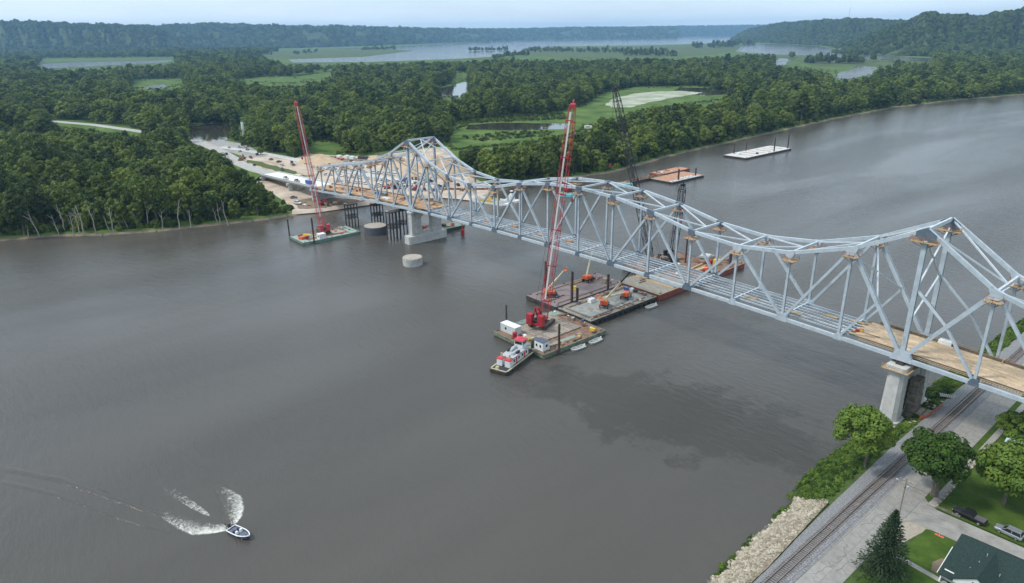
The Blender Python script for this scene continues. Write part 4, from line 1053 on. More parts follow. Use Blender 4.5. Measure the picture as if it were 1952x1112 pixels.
# stones at the pier foot and slabs of old pavement behind it
rp2 = thing('rubble_heap', 'pale rubble heap at the foot of the near concrete pier', 'rubble', (346, 4, 2.6))
for k in range(70):
    x, y = random.choice([(346.4+random.uniform(-1.6, 2.2), 1+random.uniform(-4, 2.5)), (347.5+random.uniform(-2, 2), 12+random.uniform(-5, 6))])
    o = bpy.data.objects.new('stone', rocks[k % 6]); COL.objects.link(o); o.parent = rp2; s = random.uniform(.35, .9)
    o.location = Vector((x, y, bank_z(x)+0.2))-rp2.location; o.scale = (s, s*1.2, s*.8); o.rotation_euler = (0, 0, k)
tm = thing('timber_mat', 'grey timber crane mat on the weeds behind the near pier', 'timber mat', (348.4, 7.6, 3.25), 0.06)
for k in range(9): MB().box((-2.0+k*0.5, 0, 0.12), (0.46, 4.6, 0.24)).build('beam', M_darkwood if k % 3 == 1 else mat('grey_timber', (0.26, 0.23, 0.19), 0.9, scale=2, col2=(0.37, 0.33, 0.28)), tm)
crs = thing('railroad_crossing', 'row of pale crossing planks beside the track under the bridge', 'planks', (350.4, 24.5, 3.6))
for k in range(12): MB().box((-2.6+k*0.46, -4+k*0.2, 0.05), (0.36, 2.0, 0.12), rz=0.5).build('plank', M_walk, crs)
fn = thing('safety_fence', 'sagging orange plastic safety fence beside the near pier', 'fence', (349.6, 6, 3.3))
M_orange = mat('orange_mesh', (0.55, 0.10, 0.05), 0.7, scale=6, col2=(0.70, 0.17, 0.08))
pf = [(348.9, 3.2), (349.6, 5.0), (350.1, 7.4), (350.0, 9.6), (350.2, 12.2), (350.3, 14.6)]
for k in range(5):
    a, b = pf[k], pf[k+1]; hh = [0.9, 0.55, 0.9, 0.4, 0.85][k]
    MB().bar((a[0], a[1], 3.35+hh/2), (b[0], b[1], 3.4+hh/2), 0.04, hh).build('mesh_panel', M_orange, fn, world=True)
for a in pf: MB().bar((a[0], a[1], 3.2), (a[0]+random.uniform(-.1, .1), a[1], 4.5), 0.05, 0.05).build('stake', M_rustrail, fn, world=True)
# ---- bank weeds
wp_ = []
for k in range(2600):
    y = random.uniform(-47, 125) if k % 10 < 8 else random.uniform(-47, -5)
    x = 341.0+random.random()**0.8*8.0
    if -47 < y < 30 and x > 348.2 and random.random() < .75: continue
    if 338 < x < 350.5 and -4 < y < 20 and not (x > 346.8 and y < 3): 
        if random.random() < 0.8: continue
    if -5 < y < 3.5 and x < 346.5: continue
    wp_.append((x+np.interp(y, [-50, -30, 0, 60, 100], [0.6, -1.6, 0, 1.5, 3])*max(0, 1-(x-342)/8), y, bank_z(x)-0.1, random.uniform(0.045, 0.125)))
for k in range(140):
    y = random.uniform(-96, -48); x = rip(341.9, y)[0]+random.gauss(0, .35)
    if math.sin(y*0.55)+math.sin(y*0.23) > 0.1: wp_.append((x, y, 0.1, random.uniform(.05, .1)))
wp_ = np.array(wp_)
weeds = []
for s in range(3):
    v, _ = make_crown(340+s, 700, 2.0, 7.5, 13); weeds.append(quads_mesh('weed', v-np.array([0, 0, 3.4]), M_leafd if s else M_leaf2))
scatter('bank_weeds', wp_[:, :3], wp_[:, 3], weeds, 'waist-high green weeds and bushy plants on the near river bank', 15)
# ---- street trees
def big_tree(name, label, x, y, z, H, R0, n, size, m_, seed, r0, lift=0.0, lobes=None, group=None, off=(0, 0)):
    rg = np.random.default_rng(seed); rr = random.Random(seed); lb = []
    nl = 34
    for k in range(nl):
        a = k*2.399+rr.uniform(-.5, .5); t = (k+.5)/nl
        zc = H*(0.36+lift)+H*(0.52-lift*0.8)*t; pr = math.sin(math.pi*(0.22+0.74*(1-t))**0.85)
        pr = math.sqrt(max(0.05, 1-((t-0.38)/0.68)**2))
        r = R0*0.76*pr*rr.uniform(0.55, 1.08); lr = R0*rr.uniform(0.22, 0.36)
        lb.append((off[0]+math.cos(a)*r, off[1]+math.sin(a)*r, zc, lr, lr*rr.uniform(.65, .9)))
    t = thing(name, label, 'tree', (x, y, z), 0, group)
    mb = MB(); top = (rr.uniform(-.3, .3), rr.uniform(-.3, .3), H*(0.34+lift))
    limb(mb, (0, 0, -.4), top, r0, r0*0.7, rr, 4, 10, 0.02)
    for l in lb[::2]: limb(mb, (top[0]*.9, top[1]*.9, top[2]*rr.uniform(.8, 1)), (l[0]*.85, l[1]*.85, l[2]), r0*.4, r0*.07, rr, 3, 6, .07)
    mb.build('trunk', M_bark, t)
    o = bpy.data.objects.new('crown', quads_mesh('crown', leaf_cloud(lb, n, size, rg, inner=0.3), m_)); COL.objects.link(o); o.parent = t
    return t
big_tree('bank_tree', 'round dark green tree with pale trunk on the bank left of the railway', 349.0, -28.4, 3.1, 16.4, 6.3, 9000, 0.55, M_leafd, 51, 0.34, lift=0.08, off=(-1.4, -1.6))
big_tree('street_tree', 'large bright green tree with thick trunk at the street corner', 363.7, -28.8, 4.1, 15.4, 7.1, 9500, 0.58, M_leaf2, 52, 0.8, lift=0.08, off=(-.8, -1.0))
big_tree('yard_tree', 'dark green tree on the lawn behind the black pickup', 374.4, -21.6, 4.3, 14.5, 7.6, 10000, 0.56, M_leafd, 53, 0.4)
big_tree('yard_bush', 'dark low tree beside the pale blue shed roof', 368.2, 6.8, 4.3, 8.0, 4.2, 5000, 0.5, M_leafd, 54, 0.25)
# spruce: tiers of drooping boughs
def spruce(x, y, z, H, R0):
    t = thing('spruce_tree', 'dark pointed spruce tree beside the street near the green roofed house', 'tree', (x, y, z))
    MB().cyl((0, 0, -.3), (0, 0, H*.95), 0.24, 8, 0.03).build('trunk', M_bark, t)
    rg = np.random.default_rng(5); vs = []
    for k in range(520):
        u = (k/520)**0.85; zc = H*(0.04+0.93*u); r = R0*(1-u)**0.85*rg.uniform(.75, 1.1)+0.15; a = k*2.399
        d = np.array([math.cos(a), math.sin(a), -0.18+0.3*u]); sd = np.array([-math.sin(a), math.cos(a), 0])
        m_ = max(7, int(44*r/R0))
        for j in range(m_):
            s = (j+.5)/m_*r; w = (r-s)*0.34+0.12
            P = np.array([0, 0, zc])+d*s+sd*rg.uniform(-w, w)+np.array([0, 0, rg.uniform(-.12, .08)]); q = rg.uniform(.22, .4)
            e1 = (d+rg.normal(size=3)*.35)*q; e2 = (sd+rg.normal(size=3)*.4)*q*.55
            vs += [P-e1*.5, P+e2*.5, P+e1*.6, P-e2*.5]
    o = bpy.data.objects.new('crown', quads_mesh('crown', np.array(vs), leaf_mat('spruce_needles', (0.018, 0.036, 0.016), (0.032, 0.058, 0.026), (0.06, 0.09, 0.045)))); COL.objects.link(o); o.parent = t
spruce(366.5, -60.8, 4.2, 14.8, 5.2)
# ---- utility pole and wires
pole = thing('utility_pole', 'grey wooden utility pole with crossarms at the street corner', 'utility pole', (362.2, -43.6, 4.05))
M_pole = mat('weathered_pole', (0.19, 0.165, 0.135), 0.9, scale=2, col2=(0.29, 0.26, 0.22))
MB().cyl((0, 0, -.2), (0, 0, 10.6), 0.17, 10, 0.12).build('post', M_pole, pole)
MB().box((0, 0, 9.9), (2.6, 0.12, 0.14)).build('crossarm', M_pole, pole); MB().box((0, 0.02, 9.0), (0.12, 2.2, 0.14)).build('crossarm', M_pole, pole)
for x in (-1.15, -.5, .5, 1.15): MB().cyl((x, 0, 9.97), (x, 0, 10.2), 0.06, 8).build('insulator', mat('porcelain', (0.5, 0.5, 0.48), 0.3), pole)
MB().cyl((0.38, 0.1, 8.0), (0.38, 0.1, 8.9), 0.26, 12).build('transformer', mat('grey_enamel', (0.38, 0.40, 0.41), 0.4), pole)
MB().bar((0, 0, 8.9), (-1.6, 0.4, 9.3), 0.07, 0.07).build('lamp_arm', M_pole, pole); MB().box((-1.75, 0.43, 9.28), (0.55, 0.22, 0.14)).build('lamp_head', MAT['grey_enamel'], pole)
M_wire = mat('black_cable', (0.02, 0.02, 0.02), 0.6)
def wire(label, a, b, sag, r=0.022):
    mb = MB(); a = Vector(a); b = Vector(b); pv = a
    for k in range(1, 17):
        t = k/16; p = a.lerp(b, t)-Vector((0, 0, sag*4*t*(1-t))); mb.cyl(pv, p, r, 5, caps=False); pv = p
    tag(mb.build('overhead_wire', M_wire), label, 'wire', 'overhead wires at the street corner')
wire('overhead wire from the utility pole down the main street, left strand', (361.05, -43.6, 14.2), (359.4, -110, 13.6), 1.2)
wire('overhead wire from the utility pole down the main street, right strand', (361.7, -43.6, 14.2), (360.2, -110, 13.6), 1.2)
wire('overhead wire from the utility pole along the side street, upper strand', (362.2, -43.2, 13.1), (420, -36.5, 13.6), 1.3)
wire('overhead wire from the utility pole along the side street, lower strand', (362.2, -44.4, 13.1), (420, -38.2, 13.3), 1.3)
wire('overhead wire running above the black pickup on the lawn side', (365, -30.5, 9.3), (400, -27.0, 10.2), 0.5)
bd = thing('sign_post', 'small grey post in an orange marked patch on the lawn corner', 'post', (369.4, -41.9, 4.3))
MB().box((0, 0, 0.55), (0.12, 0.12, 1.1)).build('post', MAT['grey_enamel'], bd); MB().box((0, 0, 0.03), (1.6, 0.5, 0.05)).build('paint_patch', M_orange, bd)
# ---- house with green roof
M_shingle = mat('green_shingles', (0.017, 0.032, 0.029), 0.9, scale=4, col2=(0.036, 0.056, 0.051), spec=0.15, detail=8, bump=0.7, bscale=9, dist=0.06)
M_siding = mat('white_siding', (0.66, 0.67, 0.66), 0.6, scale=1, col2=(0.74, 0.75, 0.74))
hs_ = thing('house', 'house with dark green shingle roof at the bottom right corner', 'house', (382, -48, 4.3))
w1 = MB(); w1.box((383.2, -49, 5.2), (18.4, 9.4, 2.4)); w1.build('wall', M_siding, hs_, world=True)
def roof_slab(p, q, r_, s_, t=0.16):
    mb = MB(); P = [Vector(v) for v in (p, q, r_, s_)]; nrm = (P[1]-P[0]).cross(P[3]-P[0]).normalized()
    if nrm.z < 0: nrm = -nrm
    vs = [v for v in P]+[v-nrm*t for v in P]
    mb.add(vs, [(0, 1, 2, 3), (7, 6, 5, 4), (0, 4, 5, 1), (1, 5, 6, 2), (2, 6, 7, 3), (3, 7, 4, 0)]); return mb
rz_, ez = 9.1, 5.9
roof_slab((373.4, -45.0, rz_), (394, -44.6, rz_), (394, -55.2, ez), (373.4, -55.0, ez)).build('roof', M_shingle, hs_, world=True)
roof_slab((373.4, -44.97, rz_), (394, -44.57, rz_), (394, -39.9, 6.6), (373.4, -41.5, 6.9)).build('roof', M_shingle, hs_, world=True)
MB().extrude([(-55, 4.3), (-42, 4.3), (-42, 6.6), (-45, 8.9), (-54.6, 5.9)], (373.9, 0, 0), (0, 1, 0), (0, 0, 1), (1, 0, 0), 0.2).build('gable_wall', M_siding, hs_, world=True)
# cross gable
cgx = 379.2
roof_slab((cgx, -45.5, 9.02), (cgx, -55.4, 9.02), (cgx-3.6, -55.4, 6.55), (cgx-3.6, -51.9, 6.75)).build('dormer_roof', M_shingle, hs_, world=True)
roof_slab((cgx, -45.5, 9.02), (cgx, -55.4, 9.02), (cgx+3.6, -55.4, 6.55), (cgx+3.6, -51.9, 6.75)).build('dormer_roof', M_shingle, hs_, world=True)
MB().extrude([(-3.3, 5.9), (3.3, 5.9), (3.3, 6.6), (0, 8.8), (-3.3, 6.6)], (cgx, -55.1, 0), (1, 0, 0), (0, 0, 1), (0, 1, 0), 0.15).build('gable_wall', M_siding, hs_, world=True)
MB().box((cgx, -55.2, 7.1), (1.1, 0.1, 1.2)).build('window', glass(), hs_, world=True)
for x, y in ((378.4, -47.4), (377.9, -49.6), (377.2, -51.6), (381.3, -50.2), (381.0, -52.2), (383.8, -52.4)):
    zz = rz_-(abs(y+45.0))*0.32+(0.55 if 376 < x < 382.5 else 0); MB().cyl((x, y, zz-.6), (x, y, zz+.22), 0.07, 8).build('roof_vent', MAT['grey_enamel'], hs_, world=True)
MB().bar((373.3, -55.0, 5.95), (373.3, -48.6, 8.0), 0.1, 0.12).build('rake_board', M_siding, hs_, world=True)
fb_ = lawn('flower_bed', [(372.0, -48.3), (373.3, -47.8), (373.2, -53.2), (371.9, -53.0), (371.3, -50.6)], 4.335, M_mud)
sh_ = thing('shed', 'small shed with pale blue metal roof behind the dark trees', 'shed', (371.6, -0.4, 4.3))
MB().box((0, 0, 1.5), (6, 5, 3.0)).build('wall', M_siding, sh_)
M_blue = mat('pale_blue_metal', (0.42, 0.52, 0.60), 0.4, scale=1, col2=(0.48, 0.58, 0.66))
roof_slab((-3.4, 0, 4.3), (3.4, 0, 4.3), (3.4, -3.1, 2.9), (-3.4, -3.1, 2.9)).build('roof', M_blue, sh_)
roof_slab((-3.4, 0.02, 4.3), (3.4, 0.02, 4.3), (3.4, 3.1, 2.9), (-3.4, 3.1, 2.9)).build('roof', M_blue, sh_)
# ================================================================== VEHICLES, CRANES, BARGES
M_tyre = mat('black_rubber', (0.018, 0.018, 0.018), 0.85, scale=3)
M_rim = mat('alloy_rim', (0.40, 0.40, 0.41), 0.35, scale=3, metal=0.6)
M_glass = glass()
M_black = mat('black_car_paint', (0.008, 0.008, 0.010), 0.35, var=0.1, spec=0.3)
M_lamp = mat('lamp_lens', (0.6, 0.6, 0.56), 0.2); M_tail = mat('tail_lens', (0.35, 0.02, 0.02), 0.3)
PAINTS = {'black': M_black, 'white': mat('white_car_paint', (0.70, 0.71, 0.72), 0.3, var=0.04, coat=0.4), 'silver': mat('silver_car_paint', (0.36, 0.38, 0.40), 0.3, var=0.06, metal=0.5, coat=0.4),
          'red': mat('red_car_paint', (0.32, 0.02, 0.02), 0.3, coat=0.4), 'blue': mat('blue_car_paint', (0.03, 0.10, 0.34), 0.35, coat=0.4), 'grey': mat('grey_car_paint', (0.14, 0.145, 0.15), 0.3, coat=0.4), 'yellow': mat('yellow_paint', (0.62, 0.42, 0.05), 0.5), 'orange': mat('orange_paint', (0.60, 0.11, 0.03), 0.5)}
def ring(x, w, z0, z1, c=0.12):
    return [(x, -w+c, z0), (x, w-c, z0), (x, w, z0+c), (x, w, z1-c), (x, w-c*1.4, z1), (x, -w+c*1.4, z1), (x, -w, z1-c), (x, -w, z0+c)]
def wheels(t, xs, w, r):
    for x in xs:
        for s in (-1, 1):
            wh = MB().cyl((x, s*(w-0.24), r), (x, s*w, r), r, 14).build('wheel', M_tyre, t)
            MB().cyl((x, s*(w-0.05), r), (x, s*(w+0.012), r), r*0.62, 10).build('rim', M_rim, wh)
def vehicle(kind, col, label, loc, rz=0.0, group=None, register_it=False):
    p = PAINTS[col]; t = thing({'pickup': 'pickup_truck', 'suv': 'parked_car', 'car': 'parked_car', 'van': 'van', 'truck': 'flatbed_truck'}[kind], label, {'pickup': 'pickup', 'suv': 'car', 'car': 'car', 'van': 'van', 'truck': 'truck'}[kind], loc, rz, group)
    W = 0.97
    if kind == 'pickup': st = [(2.95, .80, .50, .95), (2.75, .93, .42, 1.10), (1.35, W, .40, 1.18), (1.2, W, .40, 1.20), (-1.0, W, .42, 1.18), (-2.85, W, .46, 1.16), (-3.0, .93, .52, 1.10)]; cab = (1.25, -0.95, 0.55, 0.35, 1.16, 1.92); L_ = (1.9, -1.95); r = .42
    elif kind == 'suv': st = [(2.35, .78, .45, .85), (2.2, .90, .38, .98), (1.1, W, .34, 1.08), (-2.2, W, .36, 1.10), (-2.35, .9, .45, 1.0)]; cab = (1.15, -2.2, 0.75, 0.25, 1.05, 1.72); L_ = (1.4, -1.45); r = .37
    elif kind == 'car': st = [(2.3, .76, .42, .70), (2.15, .86, .34, .82), (1.0, .92, .30, .95), (-1.5, .92, .32, .98), (-2.3, .86, .42, .92)]; cab = (1.0, -1.65, 0.8, 0.6, .92, 1.42); L_ = (1.4, -1.4); r = .33
    elif kind == 'van': st = [(2.7, .84, .45, 1.0), (2.5, .95, .40, 1.15), (1.9, W, .38, 1.35), (-2.7, W, .42, 1.4), (-2.8, .95, .5, 1.35)]; cab = (2.0, -2.75, 0.7, 0.1, 1.3, 2.15); L_ = (1.75, -1.75); r = .38
    else: st = [(3.9, 1.0, .6, 1.5), (3.6, 1.1, .5, 1.8), (2.0, 1.1, .5, 1.85), (1.95, .6, .7, 1.0), (-4.0, .6, .75, 1.0)]; cab = (3.5, 2.0, .4, .1, 1.75, 2.6); L_ = (2.9, -2.4, -3.4); r = .5; W = 1.12
    b = MB(); b.loft([ring(x, w, z0, z1) for x, w, z0, z1 in st][::-1]); b.build('body', p, t)
    x0, x1, a, c, z0, z1 = cab; wc = W-0.06; g = MB()
    low = [(x1, -wc, z0), (x0, -wc, z0), (x0, wc, z0), (x1, wc, z0)]; hi = [(x1+c, -wc+.16, z1), (x0-a, -wc+.16, z1), (x0-a, wc-.16, z1), (x1+c, wc-.16, z1)]
    g.loft([low, hi]); cb = g.build('cabin_glass', M_glass, t)
    rf = MB(); rf.box(((x1+c+x0-a)/2, 0, z1+.02), (x0-a-x1-c, 2*(wc-.14), .07))
    for k in range(4):
        rf.bar(low[k], hi[k], .09, .09)
    mx_ = (x0+x1)/2
    for s in (-1, 1): rf.bar((mx_, s*wc, z0), (mx_-.05, s*(wc-.16), z1), .12, .05)
    rf.build('roof', p, t)
    wheels(t, L_, W, r)
    fx = st[0][0]-.02
    for s in (-1, 1):
        MB().box((fx, s*(st[0][1]-.14), (st[0][2]+st[0][3])/2+.12), (.1, .28, .16)).build('headlight', M_lamp, t)
        MB().box((st[-1][0]+.02, s*(st[-1][1]-.1), st[-1][3]-.25), (.08, .16, .32)).build('tail_light', M_tail, t)
    if kind == 'pickup': MB().box((-1.95, 0, 1.18), (1.86, 1.66, .08)).build('bed_cover', mat('grey_vinyl', (0.10, 0.10, 0.10), .7), t)
    if kind == 'truck': MB().box((-1.1, 0, 1.12), (6.0, 2.4, .2)).build('flat_bed', M_darkwood, t)
    return register(t) if register_it else t
vehicle('pickup', 'black', 'black crew cab pickup with covered bed parked on the side street', (371.3, -31.7, 4.17), math.pi-0.05)
vehicle('suv', 'silver', 'silver station wagon parked behind the black pickup', (378.1, -31.3, 4.2), math.pi-0.05)

# ---------------------------------------------------------------- lattice work
def lattice(mb, p, q, w0, h0, w1, h1, n, rc, rl, side=None, mi=0):
    p = Vector(p); q = Vector(q); d = (q-p).normalized()
    sd = Vector(side) if side is not None else d.cross(Vector((0, 0, 1)))
    sd = (sd-d*sd.dot(d)).normalized(); up = sd.cross(d)
    def corner(t, a, b): w = w0+(w1-w0)*t; h = h0+(h1-h0)*t; return p.lerp(q, t)+sd*(a*w/2)+up*(b*h/2)
    cs = [(-1, -1), (1, -1), (1, 1), (-1, 1)]
    for a, b in cs: mb.bar(corner(0, a, b), corner(1, a, b), rc, rc, mi)
    for k in range(n):
        t0, t1 = k/n, (k+1)/n
        for j in range(4):
            a, b = cs[j], cs[(j+1) % 4]
            if (k+j) % 2: a, b = b, a
            mb.bar(corner(t0, *a), corner(t1, *b), rl, rl, mi)
        if k % 2 == 0:
            for j in range(4): mb.bar(corner(t0, *cs[j]), corner(t0, *cs[(j+1) % 4]), rl, rl, mi)
    return corner
M_red = mat('crane_red', (0.30, 0.016, 0.024), 0.5, scale=0.8, col2=(0.42, 0.030, 0.038), spots=((0.10, 0.035, 0.03), 0.8, 0.56, 0.7))
M_redl = mat('faded_crane_red', (0.44, 0.05, 0.055), 0.5, scale=0.8, col2=(0.54, 0.09, 0.085))
M_crblack = mat('crane_black', (0.016, 0.016, 0.02), 0.5, scale=1, col2=(0.03, 0.03, 0.034))
M_greyst = mat('galvanised_walkway', (0.38, 0.37, 0.35), 0.6, scale=1, col2=(0.48, 0.47, 0.45))
M_machine = mat('oily_machinery', (0.025, 0.025, 0.028), 0.6, scale=2, col2=(0.06, 0.06, 0.065))
M_track = mat('crawler_track', (0.06, 0.042, 0.032), 0.85, scale=3, col2=(0.12, 0.085, 0.06))
def crane(label, loc, tip, colr, bw, sc=1.0, jib=None, walkway=True, nsec=5, cw_=1.0):
    loc = Vector(loc); tip = Vector(tip); az = math.atan2(tip.y-loc.y, tip.x-loc.x)
    t = thing('crawler_crane', label, 'crane', loc, az)
    R_ = Matrix.Rotation(-az, 3, 'Z'); tl = R_ @ (tip-loc); k = sc
    for s in (-1, 1):
        pr = []
        for a in range(16):
            u = a/16*2*math.pi; cx = 3.6*k if math.cos(u) > 0 else -3.6*k
            pr.append((cx+math.cos(u)*.62*k, .66*k+math.sin(u)*.62*k))
        MB().extrude(pr, (0, s*2.7*k, 0), (1, 0, 0), (0, 0, 1), (0, 1, 0), 1.15*k).build('crawler_track', M_track, t)
        for a in (-3.4, -1.7, 0, 1.7, 3.4): MB().cyl((a*k, s*3.2*k, .66*k), (a*k, s*3.4*k, .66*k), .42*k, 10).build('road_wheel', M_machine, t)
    MB().box((0, 0, .95*k), (3.4*k, 4.6*k, .8*k)).build('carbody', M_machine, t)
    MB().cyl((0, 0, 1.3*k), (0, 0, 1.7*k), 1.4*k, 20).build('slew_ring', M_machine, t)
    MB().box((-1.6*k, 0, 2.0*k), (8.0*k, 2.9*k, .6*k)).build('machinery_deck', colr, t, bevel=.08)
    for s in (-1, 1):
        cw = MB()
        for z in range(5): cw.box((-5.2*k, s*2.1*k, (2.25+z*.74)*k), (1.9*k, 2.0*k, .70*k))
        cw.build('counterweight', colr, t)
    eng = MB(); eng.box((-2.2*k, 0.2*k, 2.9*k), (3.2*k, 1.9*k, 1.3*k)); eng.cyl((.4*k, -.8*k, 2.9*k), (.4*k, .8*k, 2.9*k), .55*k, 14); eng.cyl((-4.4*k, -.8*k, 2.8*k), (-4.4*k, .8*k, 2.8*k), .6*k, 14)
    eng.build('winch_gear', M_machine, t)
    cb = MB().box((1.6*k, 1.9*k, 2.9*k), (2.0*k, 1.2*k, 1.9*k)).build('cab', colr, t, bevel=.1)
    MB().box((2.05*k, 1.9*k, 3.15*k), (1.2*k, 1.26*k, .9*k)).build('cab_window', M_glass, cb)
    foot = Vector((2.0*k, 0, 2.6*k)); d = (tl-foot); L_ = d.length; dn = d.normalized()
    edges = [0, .07]+[.07+(.86)*(i+1)/nsec for i in range(nsec)]+[1.0]
    h = bw*.86
    for i in range(len(edges)-1):
        a, b = foot+d*edges[i], foot+d*edges[i+1]; mb = MB()
        w0, w1 = (bw, bw); h0, h1 = h, h
        if i == 0: w0, h0, w1, h1 = bw*.9, .4, bw, h
        if i == len(edges)-2: w1, h1 = bw*.62, h*.5
        n = max(2, int((edges[i+1]-edges[i])*L_/(bw*.85)))
        lattice(mb, a, b, w0, h0, w1, h1, n, .17*k*cw_, .075*k*cw_, side=(0, 1, 0)); mb.build('boom_section', colr, t)
        if i: 
            e = MB(); sdv = Vector((0, 1, 0)); upv = sdv.cross(dn)
            for bb in (-1, 1): MB().bar(a+upv*(bb*h/2)-sdv*bw/2, a+upv*(bb*h/2)+sdv*bw/2, .3*k, .34*k).build('boom_joint', colr, t)
    upv = Vector((0, 1, 0)).cross(dn)
    upv = upv if upv.z > 0 else -upv
    if walkway:
        MB().bar(foot+d*.08-upv*0+upv*(h*.5+.06), foot+d*.97+upv*(h*.5+.06), .6*k, .08).build('walkway', M_greyst, t)
    hd = MB(); hd.box(tl, (1.3*k, bw*.8, 1.2*k)); hd.cyl(tl+Vector((.5*k, -bw*.35, .5*k)), tl+Vector((.5*k, bw*.35, .5*k)), .55*k, 12); hd.bar(tl, tl+Vector((1.0*k, 0, 2.2*k)), .5*k, .3*k); hd.build('boom_head', colr, t)
    # gantry and pendants
    g = Vector((-4.0*k, 0, 7.6*k)); gm = MB()
    for s in (-1, 1): gm.bar((-1.0*k, s*1.1*k, 2.2*k), g+Vector((0, s*.7*k, 0)), .3*k, .3*k); gm.bar((-5.0*k, s*1.1*k, 2.2*k), g+Vector((0, s*.7*k, 0)), .26*k, .26*k)
    gm.bar(g+Vector((0, -.8*k, 0)), g+Vector((0, .8*k, 0)), .5*k, .5*k); gm.build('gantry', colr, t)
    pd = MB()
    for s in (-1, 1): pd.cyl(g+Vector((0, s*.7*k, 0)), tl+upv*.6+Vector((0, s*bw*.3, 0)), .05, 5)
    pd.build('pendant_line', M_wire, t)
    hk = tl+Vector((1.0*k, 0, 0)); hl = MB(); zb_ = max(5.0, tl.z*.45)
    for s in (-.25, .25): hl.cyl(hk+Vector((0, s, 0)), Vector((hk.x, s, tl.z-zb_)), .045, 5)
    hl.build('hoist_line', M_wire, t); MB().box((hk.x, 0, tl.z-zb_-.6), (.5, .7, 1.3)).build('hook_block', M_red, t)
    return t
crane('tall red lattice boom crawler crane on the near crane barge', (236.6, -25.5, 2.25), (227.6, -3.2, 74.1), M_red, 2.7, 1.0)
crane('slim red lattice boom crane on the green barge by the left bank', (70.2, -27.0, 1.9), (41.0, -21.0, 64.4), M_redl, 2.3, 0.85)
crane('tall black lattice boom crane rising behind the bridge', (222.5, 53.5, 2.0), (191.0, 59.5, 74.5), M_crblack, 2.5, 0.85, walkway=False, cw_=1.7)
crane('short black lattice boom crane leaning right behind the bridge', (222.0, 66.5, 2.0), (227.6, 63.2, 37.3), M_crblack, 2.4, 0.7, walkway=False, nsec=3, cw_=1.7)

# ---------------------------------------------------------------- barges
M_barge_g = mat('sage_green_deck', (0.17, 0.215, 0.18), 0.8, scale=0.35, col2=(0.28, 0.33, 0.285), detail=8)
M_hull_g = mat('green_hull', (0.09, 0.125, 0.085), 0.7, scale=0.5, col2=(0.24, 0.27, 0.20), detail=7, spots=((0.14, 0.08, 0.045), 0.5, 0.52, 0.8))
M_barge_b = mat('rusty_brown_deck', (0.13, 0.075, 0.050), 0.85, scale=0.4, col2=(0.27, 0.17, 0.115), detail=9)
M_barge_t = mat('dusty_deck', (0.17, 0.155, 0.13), 0.9, scale=0.3, col2=(0.32, 0.295, 0.255), detail=9, spots=((0.09, 0.07, 0.055), 0.35, 0.55, 0.7))
M_barge_p = mat('purplish_rust_deck', (0.17, 0.135, 0.135), 0.85, scale=0.35, col2=(0.28, 0.225, 0.22), detail=8, spots=((0.10, 0.07, 0.055), 0.35, 0.54, 0.7))
M_hull_k = mat('black_hull', (0.022, 0.022, 0.022), 0.7, scale=0.8, col2=(0.07, 0.065, 0.06), detail=7)
M_hull_r = mat('red_oxide_hull', (0.19, 0.045, 0.035), 0.65, scale=0.6, col2=(0.28, 0.075, 0.055), detail=7, spots=((0.09, 0.035, 0.028), 0.4, 0.53, 0.8))
M_mat = mat('worn_timber_mat', (0.20, 0.165, 0.13), 0.9, scale=1.5, col2=(0.33, 0.285, 0.235), detail=7, objrand=0.18)
M_yel = PAINTS['yellow']; M_org = PAINTS['orange']
def barge(name, label, x0, x1, y0, y1, zd, hullm, deckm, draft=1.2, rim=M_hull_k, bitts=6, rake=True):
    cx, cy = (x0+x1)/2, (y0+y1)/2; t = thing(name, label, 'barge', (cx, cy, 0)); lx, ly = x1-x0, y1-y0
    h = MB(); rk = 1.6 if rake else 0.0
    h.loft([[(-lx/2+.15, -ly/2+rk, -draft), (lx/2-.15, -ly/2+rk, -draft), (lx/2-.15, ly/2-rk, -draft), (-lx/2+.15, ly/2-rk, -draft)],
            [(-lx/2, -ly/2, .35), (lx/2, -ly/2, .35), (lx/2, ly/2, .35), (-lx/2, ly/2, .35)], [(-lx/2, -ly/2, zd-.06), (lx/2, -ly/2, zd-.06), (lx/2, ly/2, zd-.06), (-lx/2, ly/2, zd-.06)]])
    h.build('hull', hullm, t)
    nx, ny = max(1, round(lx/6)), max(1, round(ly/6))
    for a in range(nx):
        for b in range(ny):
            o = MB().box((0, 0, 0), (lx/nx-.05, ly/ny-.05, .08)).build('deck_plate', deckm, t); o.location = (-lx/2+(a+.5)*lx/nx, -ly/2+(b+.5)*ly/ny, zd-.02)
    for (p, q) in (((-lx/2, -ly/2), (lx/2, -ly/2)), ((lx/2, -ly/2), (lx/2, ly/2)), ((lx/2, ly/2), (-lx/2, ly/2)), ((-lx/2, ly/2), (-lx/2, -ly/2))):
        MB().bar((p[0], p[1], zd+.02), (q[0], q[1], zd+.02), .22, .2).build('gunwale', rim, t)
    for k in range(bitts):
        s = -1 if k % 2 else 1; y = -ly/2+1.5+(ly-3)*(k//2)/max(1, (bitts-1)//2)
        bt = MB(); x = s*(lx/2-.7)
        for e in (-.35, .35): bt.cyl((x, y+e, zd), (x, y+e, zd+.55), .14, 8)
        bt.build('mooring_bitt', M_hull_k, t)
    return t
ba = barge('crane_barge', 'green and rust deck barge carrying the tall red crane', 229.0, 254.2, -41.2, -11.8, 1.6, M_hull_g, M_barge_b, rim=M_hull_g)
def strips(par, items, mat_, z, nm):
    for (x0, x1, y0, y1) in items:
        MB().box(((x0+x1)/2, (y0+y1)/2, z), (x1-x0, y1-y0, .05)).build(nm, mat_, par, world=True)
strips(ba, [(229.3, 233.0, -36.5, -12.2), (249.4, 251.2, -37, -20), (243, 249.2, -40.8, -38.5)], M_barge_g, 1.665, 'painted_strip')
cm = thing('crane_mat', 'worn timber crane mats laid under the red crane on its barge', 'crane mats', (239.5, -26, 1.7))
